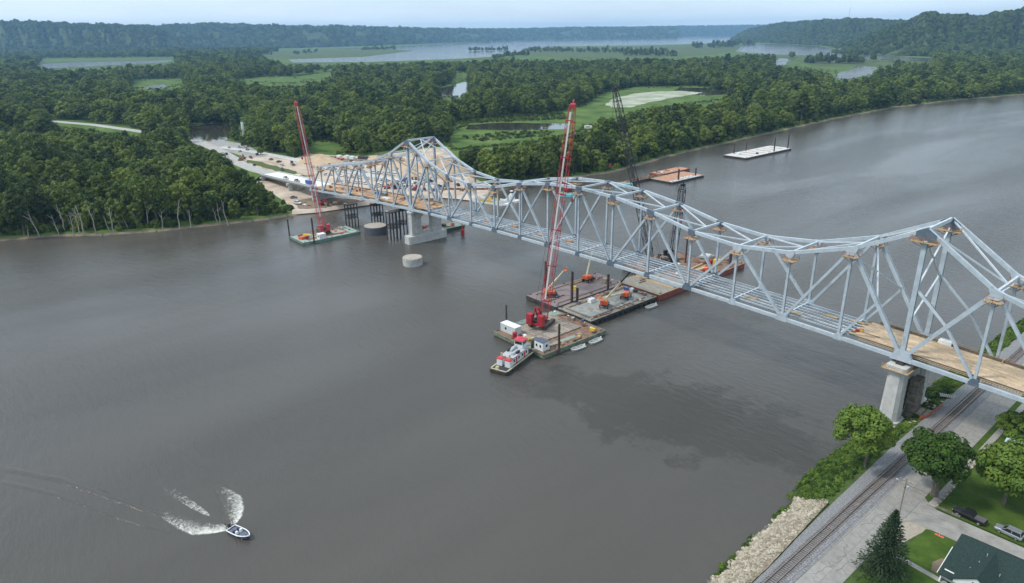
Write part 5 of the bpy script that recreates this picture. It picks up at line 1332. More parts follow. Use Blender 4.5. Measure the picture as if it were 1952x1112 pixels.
for a in range(14):
    for b in range(3):
        o = MB().box((0, 0, 0), (4.75, 1.36, .26)).build('mat_timber', M_mat, cm); o.location = (-4.9+b*4.9+random.uniform(-.2, .2), -9.6+a*1.42, .16+random.uniform(-.01, .02))
bb = barge('deck_barge', 'dusty deck barge with orange boom lifts moored behind the crane barge', 229.2, 246.0, -10.6, 26.0, 2.0, M_hull_k, M_barge_t, rim=M_barge_t, rake=False)
for s in (-1, 1):
    MB().box((237.6+s*6.2, 8, 2.12), (.5, 30, .28)).build('edge_timber', M_darkwood, bb, world=True)
MB().box((237.6, -8.6, 2.12), (12, .5, .28)).build('edge_timber', M_darkwood, bb, world=True)
strips(bb, [(232.4, 243.6, -7.5, 22)], mat('pale_grey_deck', (0.22, 0.225, 0.21), .85, scale=.4, col2=(0.34, 0.345, 0.325), detail=8, spots=((0.14, 0.12, 0.10), 0.35, 0.53, 0.7)), 2.05, 'worn_deck_patch')
for k in range(13):
    MB().cyl((246.15, -8.5+k*2.7, .75), (246.5, -8.5+k*2.7, .75), .55, 12).build('tyre_fender', M_tyre, bb, world=True)
bc = barge('deck_barge', 'purplish rust deck barge with tall dark spuds left of the dusty barge', 211.0, 227.8, -10.2, 29.5, 1.9, M_hull_k, M_barge_p, rim=M_barge_p, rake=True)
for x in (213.2, 225.6): MB().box((x, 9, 2.02), (.45, 32, .26)).build('edge_timber', M_darkwood, bc, world=True)
bdg = barge('material_barge', 'red hulled barge with pale plank deck passing under the bridge', 225.2, 246.6, 27.0, 47.5, 2.5, M_hull_r, mat('bleached_deck', (0.24, 0.215, 0.17), .9, scale=.5, col2=(0.34, 0.31, 0.255), detail=8), rim=M_lumber, rake=False)
MB().box((236, 37, 2.6), (21, 1.3, .2)).build('timber_skid', M_lumber, bdg, world=True)
be = barge('material_barge', 'red hulled material barge loaded with timber beyond the bridge', 227.5, 246.4, 50.0, 86.5, 2.2, M_hull_r, M_barge_b, rim=M_lumber)
barge('material_barge', 'long low barge under the black cranes behind the bridge', 211.5, 227.0, 46.0, 80.0, 1.5, M_hull_k, M_barge_b)
bf = barge('spud_barge', 'pale empty spud barge moored alone upstream near the far bank', 76.6, 97.3, 327, 398, 1.5, M_hull_k, mat('pale_deck', (0.48, 0.46, 0.43), .9, scale=.2, col2=(0.60, 0.58, 0.545), detail=8), rim=M_conc2)
for k in range(6): MB().box((87, 340+k*10, 1.62), (17-k, .7, .14)).build('timber_skid', M_darkwood if k % 2 else M_lumber, bf, world=True)
MB().box((84, 337, 2.3), (2.4, 3, 1.5)).build('white_tank', M_siding, bf, world=True); MB().box((92, 352, 2.0), (1.6, 1.8, 1.0)).build('winch', M_machine, bf, world=True)
bg_ = barge('spud_barge', 'barge with orange brown deck and white gear near the far bank', 96.8, 115.4, 207.5, 244.0, 1.4, M_hull_k, mat('orange_rust_deck', (0.36, 0.19, 0.115), .9, scale=.3, col2=(0.46, 0.26, 0.165), detail=8), rim=M_conc2)
MB().box((113.6, 224, 1.5), (2.8, 33, .12)).build('white_edge_strip', M_conc2, bg_, world=True)
for k in range(5): MB().box((112.6, 218+k*3.6, 1.9), (1.2, 1.3+k % 2, .9)).build('white_crate', M_siding, bg_, world=True)
bh = barge('hopper_barge', 'rusty barge lying behind the orange decked barge', 84.5, 94.5, 222, 256, 1.8, M_hull_r, MAT['orange_rust_deck'], rim=M_rustrail)
bi = barge('ramp_barge', 'narrow rusty barge with black side posts beside the turquoise raft', 91.6, 96.2, 182.0, 221.5, 1.6, M_hull_k, M_barge_b, rim=M_lumber)
for k in range(26): MB().box((96.4, 183.5+k*1.45, 2.35), (.16, .4, 1.5)).build('side_post', M_hull_k, bi, world=True)
MB().box((96.35, 201.5, 3.15), (.3, 38, .22)).build('top_rail', M_rustrail, bi, world=True)
bl_ = barge('crane_barge', 'green and rust deck barge carrying the slim red crane near the left bank', 65.0, 81.4, -43.4, -11.6, 1.3, mat('teal_hull', (0.08, 0.19, 0.16), .7, scale=.6, col2=(0.20, 0.32, 0.27)), M_barge_b, rim=M_hull_g)
strips(bl_, [(65.3, 81.0, -16.5, -11.9), (65.3, 81.0, -43.0, -39.5), (78.6, 81.2, -39, -17)], mat('mint_deck', (0.22, 0.29, 0.25), .8, scale=.4, col2=(0.33, 0.40, 0.35)), 1.37, 'painted_strip')
strips(bl_, [(69, 76, -24, -17.5), (68, 75, -38.5, -33)], M_walk, 1.40, 'timber_pad')
bj = barge('crane_barge', 'dark green work barge behind the left river pier', 99.0, 109.0, 9.0, 36.0, 1.6, mat('dark_green_hull', (0.02, 0.05, 0.042), .6, scale=.6, col2=(0.04, 0.085, 0.07)), M_barge_g, rim=M_hull_g)
# spuds
def spud(label, x, y, zt, r=.42, m_=None, group='spud piles'):
    tag(MB().cyl((0, 0, -3), (0, 0, zt), r, 14).build('spud_pile', m_ or M_dksteel), label, 'pile', group).location = (x, y, 0)
M_spud = mat('brown_pile_steel', (0.045, 0.028, 0.022), .7, scale=1.2, col2=(0.09, 0.058, 0.045))
for a in (('dark spud pile at the far left corner of the purplish barge', 212.6, -1.3, 14.2, .5), ('tall dark spud pile between the purplish and dusty barges', 228.5, -2.6, 14.4, .52), ('short dark spud pile beside the taller one between the barges', 229.4, -.6, 7.6, .5), ('dark spud pile at the far end of the purplish barge', 228.6, 17.5, 8.6, .5),
          ('slim black spud at the left corner of the crane barge', 228.4, -34.8, 9.5, .3), ('tall brown spud at the right corner of the crane barge', 254.9, -34.9, 10.9, .38),
          ('slim dark spud at the left corner of the left crane barge', 64.4, -43.0, 10.4, .36), ('dark spud in front of the left crane barge', 82.2, -37.9, 13.4, .4),
          ('shortest left spud on the lone upstream barge', 78.3, 339.1, 10.2, .5), ('second spud from the left on the lone upstream barge', 77.8, 358, 9.5, .45), ('third spud from the left on the lone upstream barge', 95.5, 372.4, 13.4, .55), ('rightmost spud on the lone upstream barge', 95.0, 395.5, 13.3, .55),
          ('left spud on the orange decked barge', 113.2, 217, 8.8, .6), ('right spud on the orange decked barge', 112.4, 237.9, 6.8, .55), ('thin black spud on the material barge beyond the bridge', 228.6, 68, 13.0, .35), ('thick brown spud on the material barge beyond the bridge', 245.0, 77, 9.0, .6)):
    spud(a[0], a[1], a[2], a[3], a[4], M_spud)
MB_red = mat('buoy_red', (0.42, 0.03, 0.03), .5)
by_ = thing('river_buoy', 'red river buoy beside the dark green barge by the left pier', 'buoy', (118.6, 27.5, 0)); MB().cyl((0, 0, -.5), (0, 0, 2.6), .95, 14).build('body', MB_red, by_); MB().cyl((0, 0, 2.6), (0, 0, 4.6), .5, 10, .12).build('top_cone', MB_red, by_)
# containers and sheds on the near crane barge
def cabin(name, label, x, y, z, d, rz, wallm, roofm, wins, zone=None):
    t = thing(name, label, 'site cabin', (x, y, z), rz); MB().box((0, 0, d[2]/2), d).build('wall', wallm, t, bevel=.05)
    MB().box((0, 0, d[2]+.04), (d[0]+.12, d[1]+.12, .08)).build('roof', roofm, t)
    for (wx, wy, sx, sy) in wins: MB().box((wx, wy, d[2]*.55), (sx, sy, d[2]*.3)).build('window', M_glass, t)
    return t
cabin('storage_container', 'pale grey storage container on the left corner of the crane barge', 233.6, -37.2, 1.68, (7.2, 3.0, 2.9), .06, mat('grey_container', (0.46, 0.49, 0.48), .6, scale=1, col2=(.54, .57, .56)), M_siding, [(-1, -1.52, .8, .05)])
cabin('site_hut', 'small white hut with dark roof on the right corner of the crane barge', 250.4, -38.2, 1.68, (3.8, 3.2, 2.9), .05, M_siding, mat('slate_roof', (0.09, 0.10, 0.13), .6), [(-.9, -1.62, .7, .05), (.8, -1.62, .7, .05), (1.92, .2, .05, .8)])
cabin('storage_box', 'dark grey steel box beside the white hut on the crane barge', 247.0, -37.8, 1.68, (2.0, 2.2, 2.2), .05, mat('slate_box', (0.12, 0.14, 0.16), .6), MAT['slate_roof'], [])
for nm, lb, x, y, m_ in (('fuel_tank', 'red upright fuel tank beside the grey container', 238.4, -39.6, M_red),):
    t = thing(nm, lb, 'tank', (x, y, 1.65)); MB().cyl((0, 0, .2), (0, 0, 2.2), .75, 16).build('shell', m_, t); MB().cyl((0, 0, 2.2), (0, 0, 2.5), .75, 16, .25).build('dome', m_, t); MB().box((0, 0, .1), (1.6, 1.6, .2)).build('skid', M_machine, t)
wf = thing('gangway_frame', 'pale green steel gangway lying along the left edge of the crane barge', 'gangway', (231, -26, 1.7))
gm = MB(); lattice(gm, (0, -8, .7), (0, 8, .7), 1.0, .9, 1.0, .9, 12, .1, .07); gm.build('truss_frame', mat('mint_steel', (0.42, 0.50, 0.46), .6), wf)
def clutter(label, x, y, z, items, name='gear_pile', cat='gear'):
    t = thing(name, label, cat, (x, y, z))
    for nm, c, d, m_, r in items: MB().box((c[0], c[1], c[2]+d[2]/2), d, rz=r, top=.96).build(nm, m_, t)
    return t
clutter('yellow generator and hoses at the right end of the crane barge', 251.5, -15.5, 1.68, [('generator', (0, 0, 0), (1.8, 1.2, 1.0), M_yel, .3), ('reel', (-1.3, .6, 0), (.8, .8, .7), M_siding, .5), ('hose_coil', (1.4, -.8, 0), (1.2, 1.2, .3), M_machine, .1)])
clutter('yellow crate and tan hoses in front of the red crane', 243.5, -37.0, 1.9, [('crate', (.5, .8, 0), (1.9, 1.1, .8), M_yel, .2), ('hose_heap', (-1.5, 0, 0), (2.6, 1.4, .5), mat('tan_hose', (0.36, 0.29, 0.14), .8), .1), ('toolbox', (-3.2, .3, 0), (1.2, .9, .9), M_siding, 0)])
clutter('white tank and lumber on the dusty barge deck', 233.4, 3.0, 2.1, [('tank', (0, 0, 0), (1.8, 2.6, 1.5), M_siding, 0), ('lumber', (-1.8, -2, 0), (.5, 5, .3), M_lumber, 0), ('lumber', (-1.4, 4, 0), (.5, 6, .25), M_lumber, .02)])
clutter('blue and white tool boxes at the far end of the dusty barge', 236.0, 22.8, 2.1, [('toolbox', (-2.5, 0, 0), (1.6, 1.2, 1.2), PAINTS['blue'], .1), ('toolbox', (0, .5, 0), (1.2, 1.2, 1.3), M_siding, .1), ('toolbox', (1.5, 1, 0), (1.4, 1.1, 1.0), M_machine, .3), ('pallet', (4, 1.2, 0), (1.6, 1.4, .6), M_barge_b, 0), ('box', (6, .9, 0), (1.2, 1.2, 1.0), PAINTS['grey'], 0)])
clutter('yellow drum and tan bin on the purplish barge', 219.5, 8.0, 2.0, [('drum', (0, 0, 0), (1.4, 1.4, 1.5), M_yel, .4), ('bin', (2.6, 15, 0), (2.0, 2.0, 2.0), mat('tan_bin', (0.30, 0.26, 0.20), .8), 0), ('timber_stack', (-5, 8, 0), (.6, 12, .4), M_lumber, 0)])
clutter('heap of pale formwork panels on the material barge beyond the bridge', 231.5, 79.0, 2.3, [('panel_stack', (0, 0, 0), (5.5, 7, 1.3), M_mat, .2), ('panel_stack', (.4, -1, 1.3), (4.2, 5, .9), M_conc2, .35), ('panel_stack', (2.4, -6, 0), (3, 3, 1.1), M_barge_b, .1)])
clutter('yellow manlift basket and reels on the material barge beyond the bridge', 239, 76, 2.3, [('basket', (0, 0, 0), (2.4, 2.6, 2.2), M_yel, .2), ('reel', (-2.4, -1, 0), (1.6, 1.6, 1.6), M_red, 0), ('timber', (-3.5, -10, 0), (.8, 11, .5), M_lumber, .1), ('timber', (-1.6, -9, 0), (.6, 9, .4), M_lumber, .06), ('tank', (-9, -16, 0), (1.8, 2.4, 1.7), M_siding, 0), ('tank', (-8.5, -20, 0), (1.6, 2.0, 1.4), M_machine, 0)])
clutter('orange winch and yellow frame on the left crane barge', 74.5, -40.8, 1.4, [('winch', (0, 0, 0), (2.6, 2.2, 1.3), M_org, .3), ('reel', (1.4, 1.8, 0), (1.4, 1.0, 1.6), M_red, .1), ('frame', (-4.5, 4.5, 0), (3.6, 1.6, .9), M_yel, .6)])
cabin('site_hut', 'white box hut at the front of the left crane barge', 80.0, -32.8, 1.4, (3.2, 3.6, 2.6), .03, M_siding, M_siding, [(.2, -1.82, 1.2, .05)])
clutter('orange pump and blue tarp on the dark green barge', 103.5, 14, 1.7, [('pump', (1, 0, 0), (2.4, 3.0, 2.8), mat('salmon_paint', (0.55, 0.17, 0.11), .5), .1), ('tarp', (-2.5, -3, 0), (3, 2, .8), PAINTS['blue'], .3), ('box', (2, 7, 0), (2.2, 3, 1.6), M_siding, 0), ('engine', (0, 12, 0), (2.4, 2, 1.2), M_machine, .4), ('pump', (3.4, 15.5, 0), (1.4, 1.6, 1.9), MAT['salmon_paint'], 0)])
# ---------------------------------------------------------------- boom lifts
M_cream = mat('cream_boom', (0.60, 0.54, 0.36), .5)
def boom_lift(label, x, y, z, rz, el, L_, jibdark=True, rzb=0.0):
    t = thing('boom_lift', label, 'boom lift', (x, y, z), rz); t.scale = (1.3,)*3
    MB().box((0, 0, .85), (3.6, 1.5, .5)).build('chassis', M_machine, t)
    wheels(t, (1.45, -1.45), 1.25, .52)
    MB().box((-.5, 0, 1.55), (3.0, 2.0, .85)).build('turntable', M_org, t, bevel=.1); MB().box((-1.7, 0, 1.75), (1.0, 2.1, 1.2)).build('counterweight', M_org, t, bevel=.1)
    a = Vector((-1.3, 0, 2.1)); d = Vector((math.cos(el)*math.cos(rzb), math.cos(el)*math.sin(rzb), math.sin(el)))
    b1 = a+d*L_*.62; b2 = a+d*L_
    MB().bar(a, b1, .42, .5).build('boom', M_cream, t); MB().bar(a+d*L_*.45, b2, .3, .36).build('fly_boom', M_crblack if jibdark else M_cream, t)
    bk = MB(); bk.box(b2+Vector((.5, 0, .1)), (.9, 1.8, .12)); 
    for sx in (.1, .9):
        for sy in (-.85, .85): bk.bar(b2+Vector((sx, sy, .1)), b2+Vector((sx, sy, 1.1)), .06, .06)
    bk.bar(b2+Vector((.1, -.85, 1.1)), b2+Vector((.1, .85, 1.1)), .06, .06); bk.bar(b2+Vector((.9, -.85, 1.1)), b2+Vector((.9, .85, 1.1)), .06, .06); bk.build('basket', M_crblack if jibdark else M_org, t)
    MB().bar(Vector((-1.2, 0, 1.8)), a+d*2.2-Vector((0, 0, .3)), .16, .16).build('lift_cylinder', M_rim, t)
    return t
boom_lift('orange boom lift with long black tipped boom raised over the dusty barge', 239.6, 3.4, 2.12, 2.2, R(50), 11.5, True, -1.25)
boom_lift('orange boom lift with its cream boom lowered on the dusty barge', 239.2, 16.0, 2.12, 2.0, R(6), 12, False, 2.75)
boom_lift('orange boom lift with raised cream boom at the far side of the purplish barge', 216.3, 19.5, 2.02, 1.7, R(62), 9.5, False, .2)
boom_lift('orange boom lift half hidden behind the red crane boom', 219.0, -4.2, 2.02, .9, R(46), 7.5, False, .3)
boom_lift('orange boom lift on the material barge beyond the bridge', 242.6, 62.5, 2.32, 1.9, R(4), 9, False, 2.9)
# ---------------------------------------------------------------- skiffs
def skiff(label, x, y, rz, L_=5.4):
    t = thing('work_skiff', label, 'skiff', (x, y, 0), rz); h = MB(); w = 1.05
    o = [[(-L_/2, -w, z), (L_*.3, -w, z), (L_/2, -w*.6, z+.1), (L_/2, w*.6, z+.1), (L_*.3, w, z), (-L_/2, w, z)] for z in (.05, .62)]
    h.loft([[(p[0]*.9, p[1]*.8, -.25) for p in o[0]], o[1]], caps=False); h.add([(p[0]*.9, p[1]*.85, .12) for p in o[0]], [(0, 1, 2, 3, 4, 5)])
    h.build('hull', mat('alloy_skiff', (0.44, 0.44, 0.42), .45, scale=2, col2=(.55, .55, .53), metal=.3), t)
    g = MB()
    for k in range(6): g.bar(o[1][k], o[1][(k+1) % 6], .1, .08)
    g.build('gunwale', M_siding, t)
    for xx in (-1.4, 0.2): MB().box((xx, 0, .42), (.4, 1.9, .07)).build('bench', M_greyst, t)
    m_ = MB(); m_.box((-L_/2-.15, 0, .85), (.45, .4, .55)); m_.box((-L_/2-.2, 0, .2), (.16, .16, 1.0)); m_.build('outboard_motor', M_siding, t)
    return t
skiff('grey skiff tied at the near corner of the crane barge', 256.0, -27.2, -math.pi/2-.05); skiff('grey skiff tied farther along the crane barge', 256.0, -19.0, -math.pi/2+.05); skiff('grey skiff tied beside the dusty barge', 248.6, 19.6, -math.pi/2)
# ---------------------------------------------------------------- towboat
tb = thing('towboat', 'white towboat with red pilothouse roof pushing the crane barge', 'towboat', (249.2, -49.2, 0), math.atan2(17, -5.6))
M_tw = mat('towboat_white', (0.60, 0.61, 0.61), .5, scale=1.5, col2=(.70, .71, .71), spots=((0.30, 0.24, 0.18), 0.9, 0.58, 0.6)); M_twred = mat('towboat_red', (0.52, 0.04, 0.06), .5); M_dk = mat('black_deck', (0.025, 0.026, 0.03), .8, scale=1, col2=(.05, .05, .055)); M_tan = mat('tan_deck_edge', (0.45, 0.39, 0.24), .8, scale=1)
h = MB(); hl = [(-9.6, -2.6), (-9.2, -3.2), (8.6, -3.2), (9.2, -2.6), (9.2, 2.6), (8.6, 3.2), (-9.2, 3.2), (-9.6, 2.6)]
h.loft([[(x*.93, y*.92, -1) for x, y in hl], [(x, y, .25) for x, y in hl], [(x, y, 1.15) for x, y in hl]]); h.build('hull', M_hull_k, tb)
MB().prism([(x*.985, y*.96) for x, y in hl], 1.15, 1.22).build('deck', M_dk, tb)
for s in (-1, 1): MB().box((0, s*2.85, 1.25), (17.5, .5, .1)).build('deck_edge', M_tan, tb)
MB().box((-9.1, 0, 1.25), (.5, 5.6, .1)).build('deck_edge', M_tan, tb)
dh = MB().box((.6, 0, 2.4), (9.6, 4.4, 2.4)).build('deckhouse', M_tw, tb, bevel=.06)
for s in (-1, 1):
    MB().box((.6, s*2.24, 3.56), (9.7, .08, .22)).build('red_trim', M_twred, dh)
    for x in (-3.4, -.6, 1.6, 4.0): MB().box((x, s*2.23, 2.55), (.8, .06, .8)).build('window', M_glass, dh)
    for x in (-2.0, 2.8): MB().box((x, s*2.23, 2.2), (.75, .07, 1.8)).build('door', M_twred, dh)
MB().box((.6, 0, 3.66), (9.8, 4.6, .1)).build('upper_deck', mat('grey_upper_deck', (.36, .38, .39), .7, scale=1, col2=(.46, .48, .49)), tb)
for s in (-1, 1):
    st_ = MB().box((-5.4, s*1.45, 2.3), (1.9, 1.9, 2.2)).build('engine_trunk', M_tw, tb, bevel=.05); MB().box((-5.4, s*1.45, 3.5), (2.0, 2.0, .25)).build('trunk_roof', M_twred, st_)
    MB().cyl((-4.9, s*1.45, 3.6), (-4.9, s*1.45, 5.0), .3, 12).build('exhaust_stack', M_tan, tb)
    MB().cyl((-1.5+s, s*.9, 3.9), (1.6+s, s*.9, 4.2), .45, 10).build('vent_duct', MAT['grey_upper_deck'], tb)
    MB().box((-.2, s*1.7, 4.1), (1.6, .5, .7)).build('deck_locker', M_dk, tb)
ph = MB().box((4.2, 0, 5.0), (2.7, 3.0, 2.6)).build('pilothouse', M_tw, tb, bevel=.08)
for s in (-1, 1): MB().box((4.2, s*1.52, 5.55), (2.2, .06, .95)).build('window', M_glass, ph)
for s in (-1, 1): MB().box((4.2+s*1.37, 0, 5.55), (.06, 2.5, .95)).build('window', M_glass, ph)
MB().box((4.2, 0, 6.42), (3.3, 3.6, .2)).build('pilothouse_roof', M_twred, tb)
MB().cyl((3.4, .6, 6.4), (3.4, .6, 8.6), .05, 6).build('mast', M_tw, tb)
for s in (-1, 1):
    kn = MB(); kn.extrude([(8.3, 1.1), (9.6, 1.1), (9.6, 4.2), (9.0, 4.2)], (0, s*1.5, 0), (1, 0, 0), (0, 0, 1), (0, 1, 0), .5); kn.build('push_knee', M_dk, tb)
    MB().cyl((7.0, s*2.0, 1.2), (7.0, s*2.0, 2.0), .45, 12).build('winch_drum', M_dk, tb)
    MB().bar((-4, s*2.7, 2.2), (6, s*2.7, 2.2), .05, .05).build('side_rail', M_tan, tb)
MB().cyl((-8.0, 1.1, 1.2), (-8.0, 1.1, 1.75), .7, 14, .5).build('satellite_dome', M_tan, tb)
# ================================================================== LEFT BANK CONSTRUCTION SITE
ZS = 2.0
site_px = [(364,272),(395,270),(430,273),(470,276),(485,286),(515,296),(560,303),(585,293),(650,297),(700,298),(760,290),(800,284),(850,280),(872,302),(882,330),(925,350),(935,368),(905,377),(870,373),(845,371),(780,374),(690,386),(600,399),(560,402),(548,384),(470,332),(440,324),(446,314),(418,298)]
sp_ = [tuple(at(x, y, ZS)[:2]) for x, y in site_px]
so = sheet('site_ground', sp_, ZS, M_sand, skirt=1.6, out=2.5)
# approach road on the embankment and causeway
cl = [(-85, 7.6, 6.35), (-110, 7.8, 5.35), (-150, 11, 4.3), (-190, 17, 3.9), (-231, 22, 3.8), (-266, 25, 3.8), (-308, 24, 3.8), (-427, 7, 3.8), (-536, -18, 3.8), (-629, -52, 3.8), (-800, -120, 3.8), (-1200, -330, 3.8)]
def ribbon(name, pts_, w, m_, dz=0.0, drop=None, skirtm=None):
    mb = MB(); V = []
    for k, p in enumerate(pts_):
        a = Vector(pts_[max(0, k-1)]); b = Vector(pts_[min(len(pts_)-1, k+1)]); d = (b-a); n = Vector((-d.y, d.x, 0)).normalized(); p = Vector(p)+Vector((0, 0, dz))
        V += [p+n*w/2, p-n*w/2]
    mb.add(V, [(2*k, 2*k+1, 2*k+3, 2*k+2) for k in range(len(pts_)-1)])
    if drop is not None:
        for s in (0, 1):
            W = []
            for k in range(len(pts_)):
                p = V[2*k+s]; c = (V[2*k]+V[2*k+1])/2; o = (p-c).normalized(); W += [p, Vector((p.x+o.x*(p.z-drop)*1.6, p.y+o.y*(p.z-drop)*1.6, drop))]
            mb.add(W, [(2*k, 2*k+1, 2*k+3, 2*k+2) for k in range(len(pts_)-1)], 1)
    return struct(mb.build(name, [m_, skirtm] if skirtm else m_))
ribbon('causeway_road', cl, 10.5, M_asphalt, 0, drop=1.2, skirtm=M_meadow)
ribbon('gravel_track', [(-266, 34, 2.3), (-225, 44, 2.25), (-180, 52, 2.2), (-130, 58, 2.2), (-80, 62, 2.2), (-30, 70, 2.2), (10, 82, 2.2)], 9, M_conc2, 0.06)
sheet('parking_lot', pxpoly([(398,272),(425,268),(470,275),(485,285),(515,296),(505,299),(470,300),(440,290),(415,281)], ZS+.12), ZS+.12, M_gravel)
sheet('road_verge', pxpoly([(375,268),(402,277),(440,291),(470,300),(466,303),(436,295),(398,281)], ZS+.2), ZS+.2, M_meadow)
sheet('rough_verge', densify(pxpoly([(466,304),(500,309),(540,321),(592,336),(575,337),(540,330),(500,319),(470,309)], ZS+.16), 6, 1.5), ZS+.16, M_marsh)
sheet('dirt_patch', densify(pxpoly([(640,300),(700,303),(760,300),(770,312),(700,314),(640,308)], ZS+.1), 6, 2), ZS+.1, M_mud)
sheet('dirt_patch', densify(pxpoly([(560,384),(600,376),(680,380),(690,384),(620,396),(570,398)], ZS+.1), 5, 1.5), ZS+.1, M_mud)
# approach span
ap = thing('approach_span', 'pale concrete approach deck at the left end of the truss bridge', 'bridge', (-42, 7.6, 8.5))
def az_(x): return 10.45+x*0.0482
M_newdeck = mat('new_deck_concrete', (0.62, 0.63, 0.63), .8, scale=.3, col2=(.72, .73, .73), detail=7)
for k in range(4):
    x0, x1 = -85+k*21.2, -85+(k+1)*21.2-.1
    MB().bar((x0, 7.6, az_(x0)-.15), (x1, 7.6, az_(x1)-.15), 13.4, .3).build('deck_slab', M_newdeck, ap, world=True)
    for y in (2, 5.7, 9.4, 13.1): MB().bar((x0, y, az_(x0)-.95), (x1, y, az_(x1)-.95), .5, 1.2).build('girder', M_paint, ap, world=True)
    for y in (1.05, 14.15): MB().bar((x0, y, az_(x0)+.42), (x1, y, az_(x1)+.42), .3, .9).build('parapet', M_conc2, ap, world=True)
def bent_pier(name, label, x, zt, cols=(2.2, 7.6, 13.0)):
    t = thing(name, label, 'pier', (x, 7.6, ZS))
    MB().box((0, 0, zt-ZS-.7), (2.2, 14.6, 1.4)).build('cap_beam', M_conc2, t, bevel=.06)
    for y in cols: MB().box((0, y-7.6, (zt-ZS-1.4)/2-.4), (1.7, 2.4, zt-ZS-.6)).build('column', M_conc2, t, bevel=.08)
    return t
bent_pier('bridge_pier', 'pale concrete end pier on the left shore under the truss end', 0.0, zb(0)-.9, (1.4, 13.8)); bent_pier('bridge_pier', 'pale concrete approach pier standing left of the shore pier', -38, az_(-38)-1.6); bent_pier('bridge_abutment', 'concrete abutment where the approach deck meets the road', -84, az_(-84)-1.6)
MB_w = MB().box((0, 7.6, 5.0), (1.2, 12.0, 6.0)); _o = MB_w.build('wall', M_conc, bpy.data.objects['bridge_pier.002'] if 'bridge_pier.002' in bpy.data.objects else None, world=True)
# falsework bents
def pile_bent(label, x, y, zt, nx=2, ny=4, sx=3.6, sy=5.4):
    t = thing('falsework_tower', label, 'falsework', (x, y, 0)); xs = [(-sx/2+sx*i/(nx-1)) for i in range(nx)]; ys_ = [(-sy/2+sy*j/(ny-1)) for j in range(ny)]
    for a in xs:
        for b in ys_: MB().cyl((a, b, -2), (a, b, zt), .3, 10).build('pile', M_dksteel, t)
    for z in (zt*.42, zt*.55):
        for a in xs: MB().bar((a, ys_[0], z), (a, ys_[-1], z), .2, .3).build('waler', M_dksteel, t)
        for b in ys_: MB().bar((xs[0], b, z), (xs[-1], b, z), .2, .25).build('waler', M_dksteel, t)
    for j in range(ny-1): 
        for a in xs: MB().bar((a, ys_[j], zt*.42), (a, ys_[j+1], zt*.55), .14, .14).build('brace', M_dksteel, t); MB().bar((a, ys_[j+1], zt*.42), (a, ys_[j], zt*.55), .14, .14).build('brace', M_dksteel, t)
    MB().box((0, 0, zt+.35), (sx+.7, sy+.8, .5)).build('cap_grillage', M_dksteel, t); MB().box((-.6, -sy/2, zt+.85), (sx*.6, 1.2, .3)).build('timber_packing', M_mat, t)
def vert_z(x, y, py):
    zs = np.linspace(0, 60, 1201); q = project(np.stack([np.full(1201, x), np.full(1201, y), zs], -1)); return float(zs[np.argmin(abs(q[:, 1]-py))])
pile_bent('black steel falsework tower nearest the left shore under the truss', 66.5, -8.2, vert_z(66.5, -8.2, 390)); pile_bent('black steel falsework tower behind the dark round cofferdam', 67.5, 6.8, vert_z(67.5, 6.8, 391)); pile_bent('black steel falsework tower just left of the river pier', 101.5, -3.4, vert_z(101.5, -3.4, 405))
pile_bent('black steel falsework tower behind the left river pier', 96.0, 5.0, vert_z(96.0, 5.0, 402), 2, 3, 3.2, 4)
def drum(name, label, c, r, zt, m_, topm, cat):
    t = thing(name, label, cat, (c.x, c.y, 0)); MB().cyl((0, 0, -2), (0, 0, zt), r, 40).build('shell', m_, t); MB().cyl((0, 0, zt-.1), (0, 0, zt+.06), r*.955, 40).build('fill_top', topm, t)
    for z in (.8, 1.9, 3.0): MB().cyl((0, 0, z), (0, 0, z+.14), r+.07, 40).build('hoop', m_, t)
M_fill = mat('gravel_fill', (0.33, 0.29, 0.235), .95, scale=.5, col2=(.42, .37, .31), bump=.3)
drum('cofferdam', 'dark round sheet pile cofferdam beside the left falsework', at(715, 430, 4.1), 6.0, 4.1, mat('dark_sheet_pile', (0.075, 0.08, 0.095), .7, scale=1, col2=(.12, .125, .14), stretch=(3, 3, .2)), M_fill, 'cofferdam')
drum('mooring_cell', 'small pale concrete mooring cell in the river in front of the left pier', at(786, 490, 3.6), 4.4, 3.6, M_conc, M_fill, 'mooring cell')
# wharf wall
wf_ = thing('wharf_wall', 'rusty sheet pile wharf wall at the right end of the site', 'wharf', tuple(at(880, 372, 0)))
a_, b_w = at(842, 366, 0), at(932, 366, 0)
for k in range(24):
    p = Vector((a_.x, a_.y, 0)).lerp(Vector((b_w.x, b_w.y, 0)), k/24); MB().box((p.x+1.5, p.y-1.5, 1.2), (1.6, 1.6, 3.4+.3*(k % 2))).build('sheet_pile', M_hull_r if k % 4 == 1 else M_barge_b, wf_, world=True)
# sand heaps
def heap(label, px, py, r, h, seed, sx=1.0):
    c = at(px, py, ZS); rr = random.Random(seed); V = [(0, 0, h)]; Fc = []; nr_, na_ = 9, 30; ph_ = [rr.uniform(0, 6) for _ in range(4)]
    for i in range(1, nr_+1):
        for j in range(na_):
            a = 2*math.pi*j/na_; u = i/nr_; rad = r*u*(1+.14*math.sin(2*a+ph_[0])+.09*math.sin(5*a+ph_[1])); z = h*(1-u)**.92*(1+.08*math.sin(7*a+ph_[2]+u*4))-(.3 if i == nr_ else 0)+rr.uniform(-.1, .1)
            V.append((math.cos(a)*rad*sx, math.sin(a)*rad, z))
    for j in range(na_): Fc.append((0, 1+j, 1+(j+1) % na_))
    for i in range(nr_-1):
        for j in range(na_): Fc.append((1+i*na_+j, 1+(i+1)*na_+j, 1+(i+1)*na_+(j+1) % na_, 1+i*na_+(j+1) % na_))
    o = MB().add(V, Fc).build('sand_heap', M_sandpile, smooth=True); o.location = (c.x, c.y, ZS); tag(o, label, 'sand heap', 'sand heaps on the site'); return o
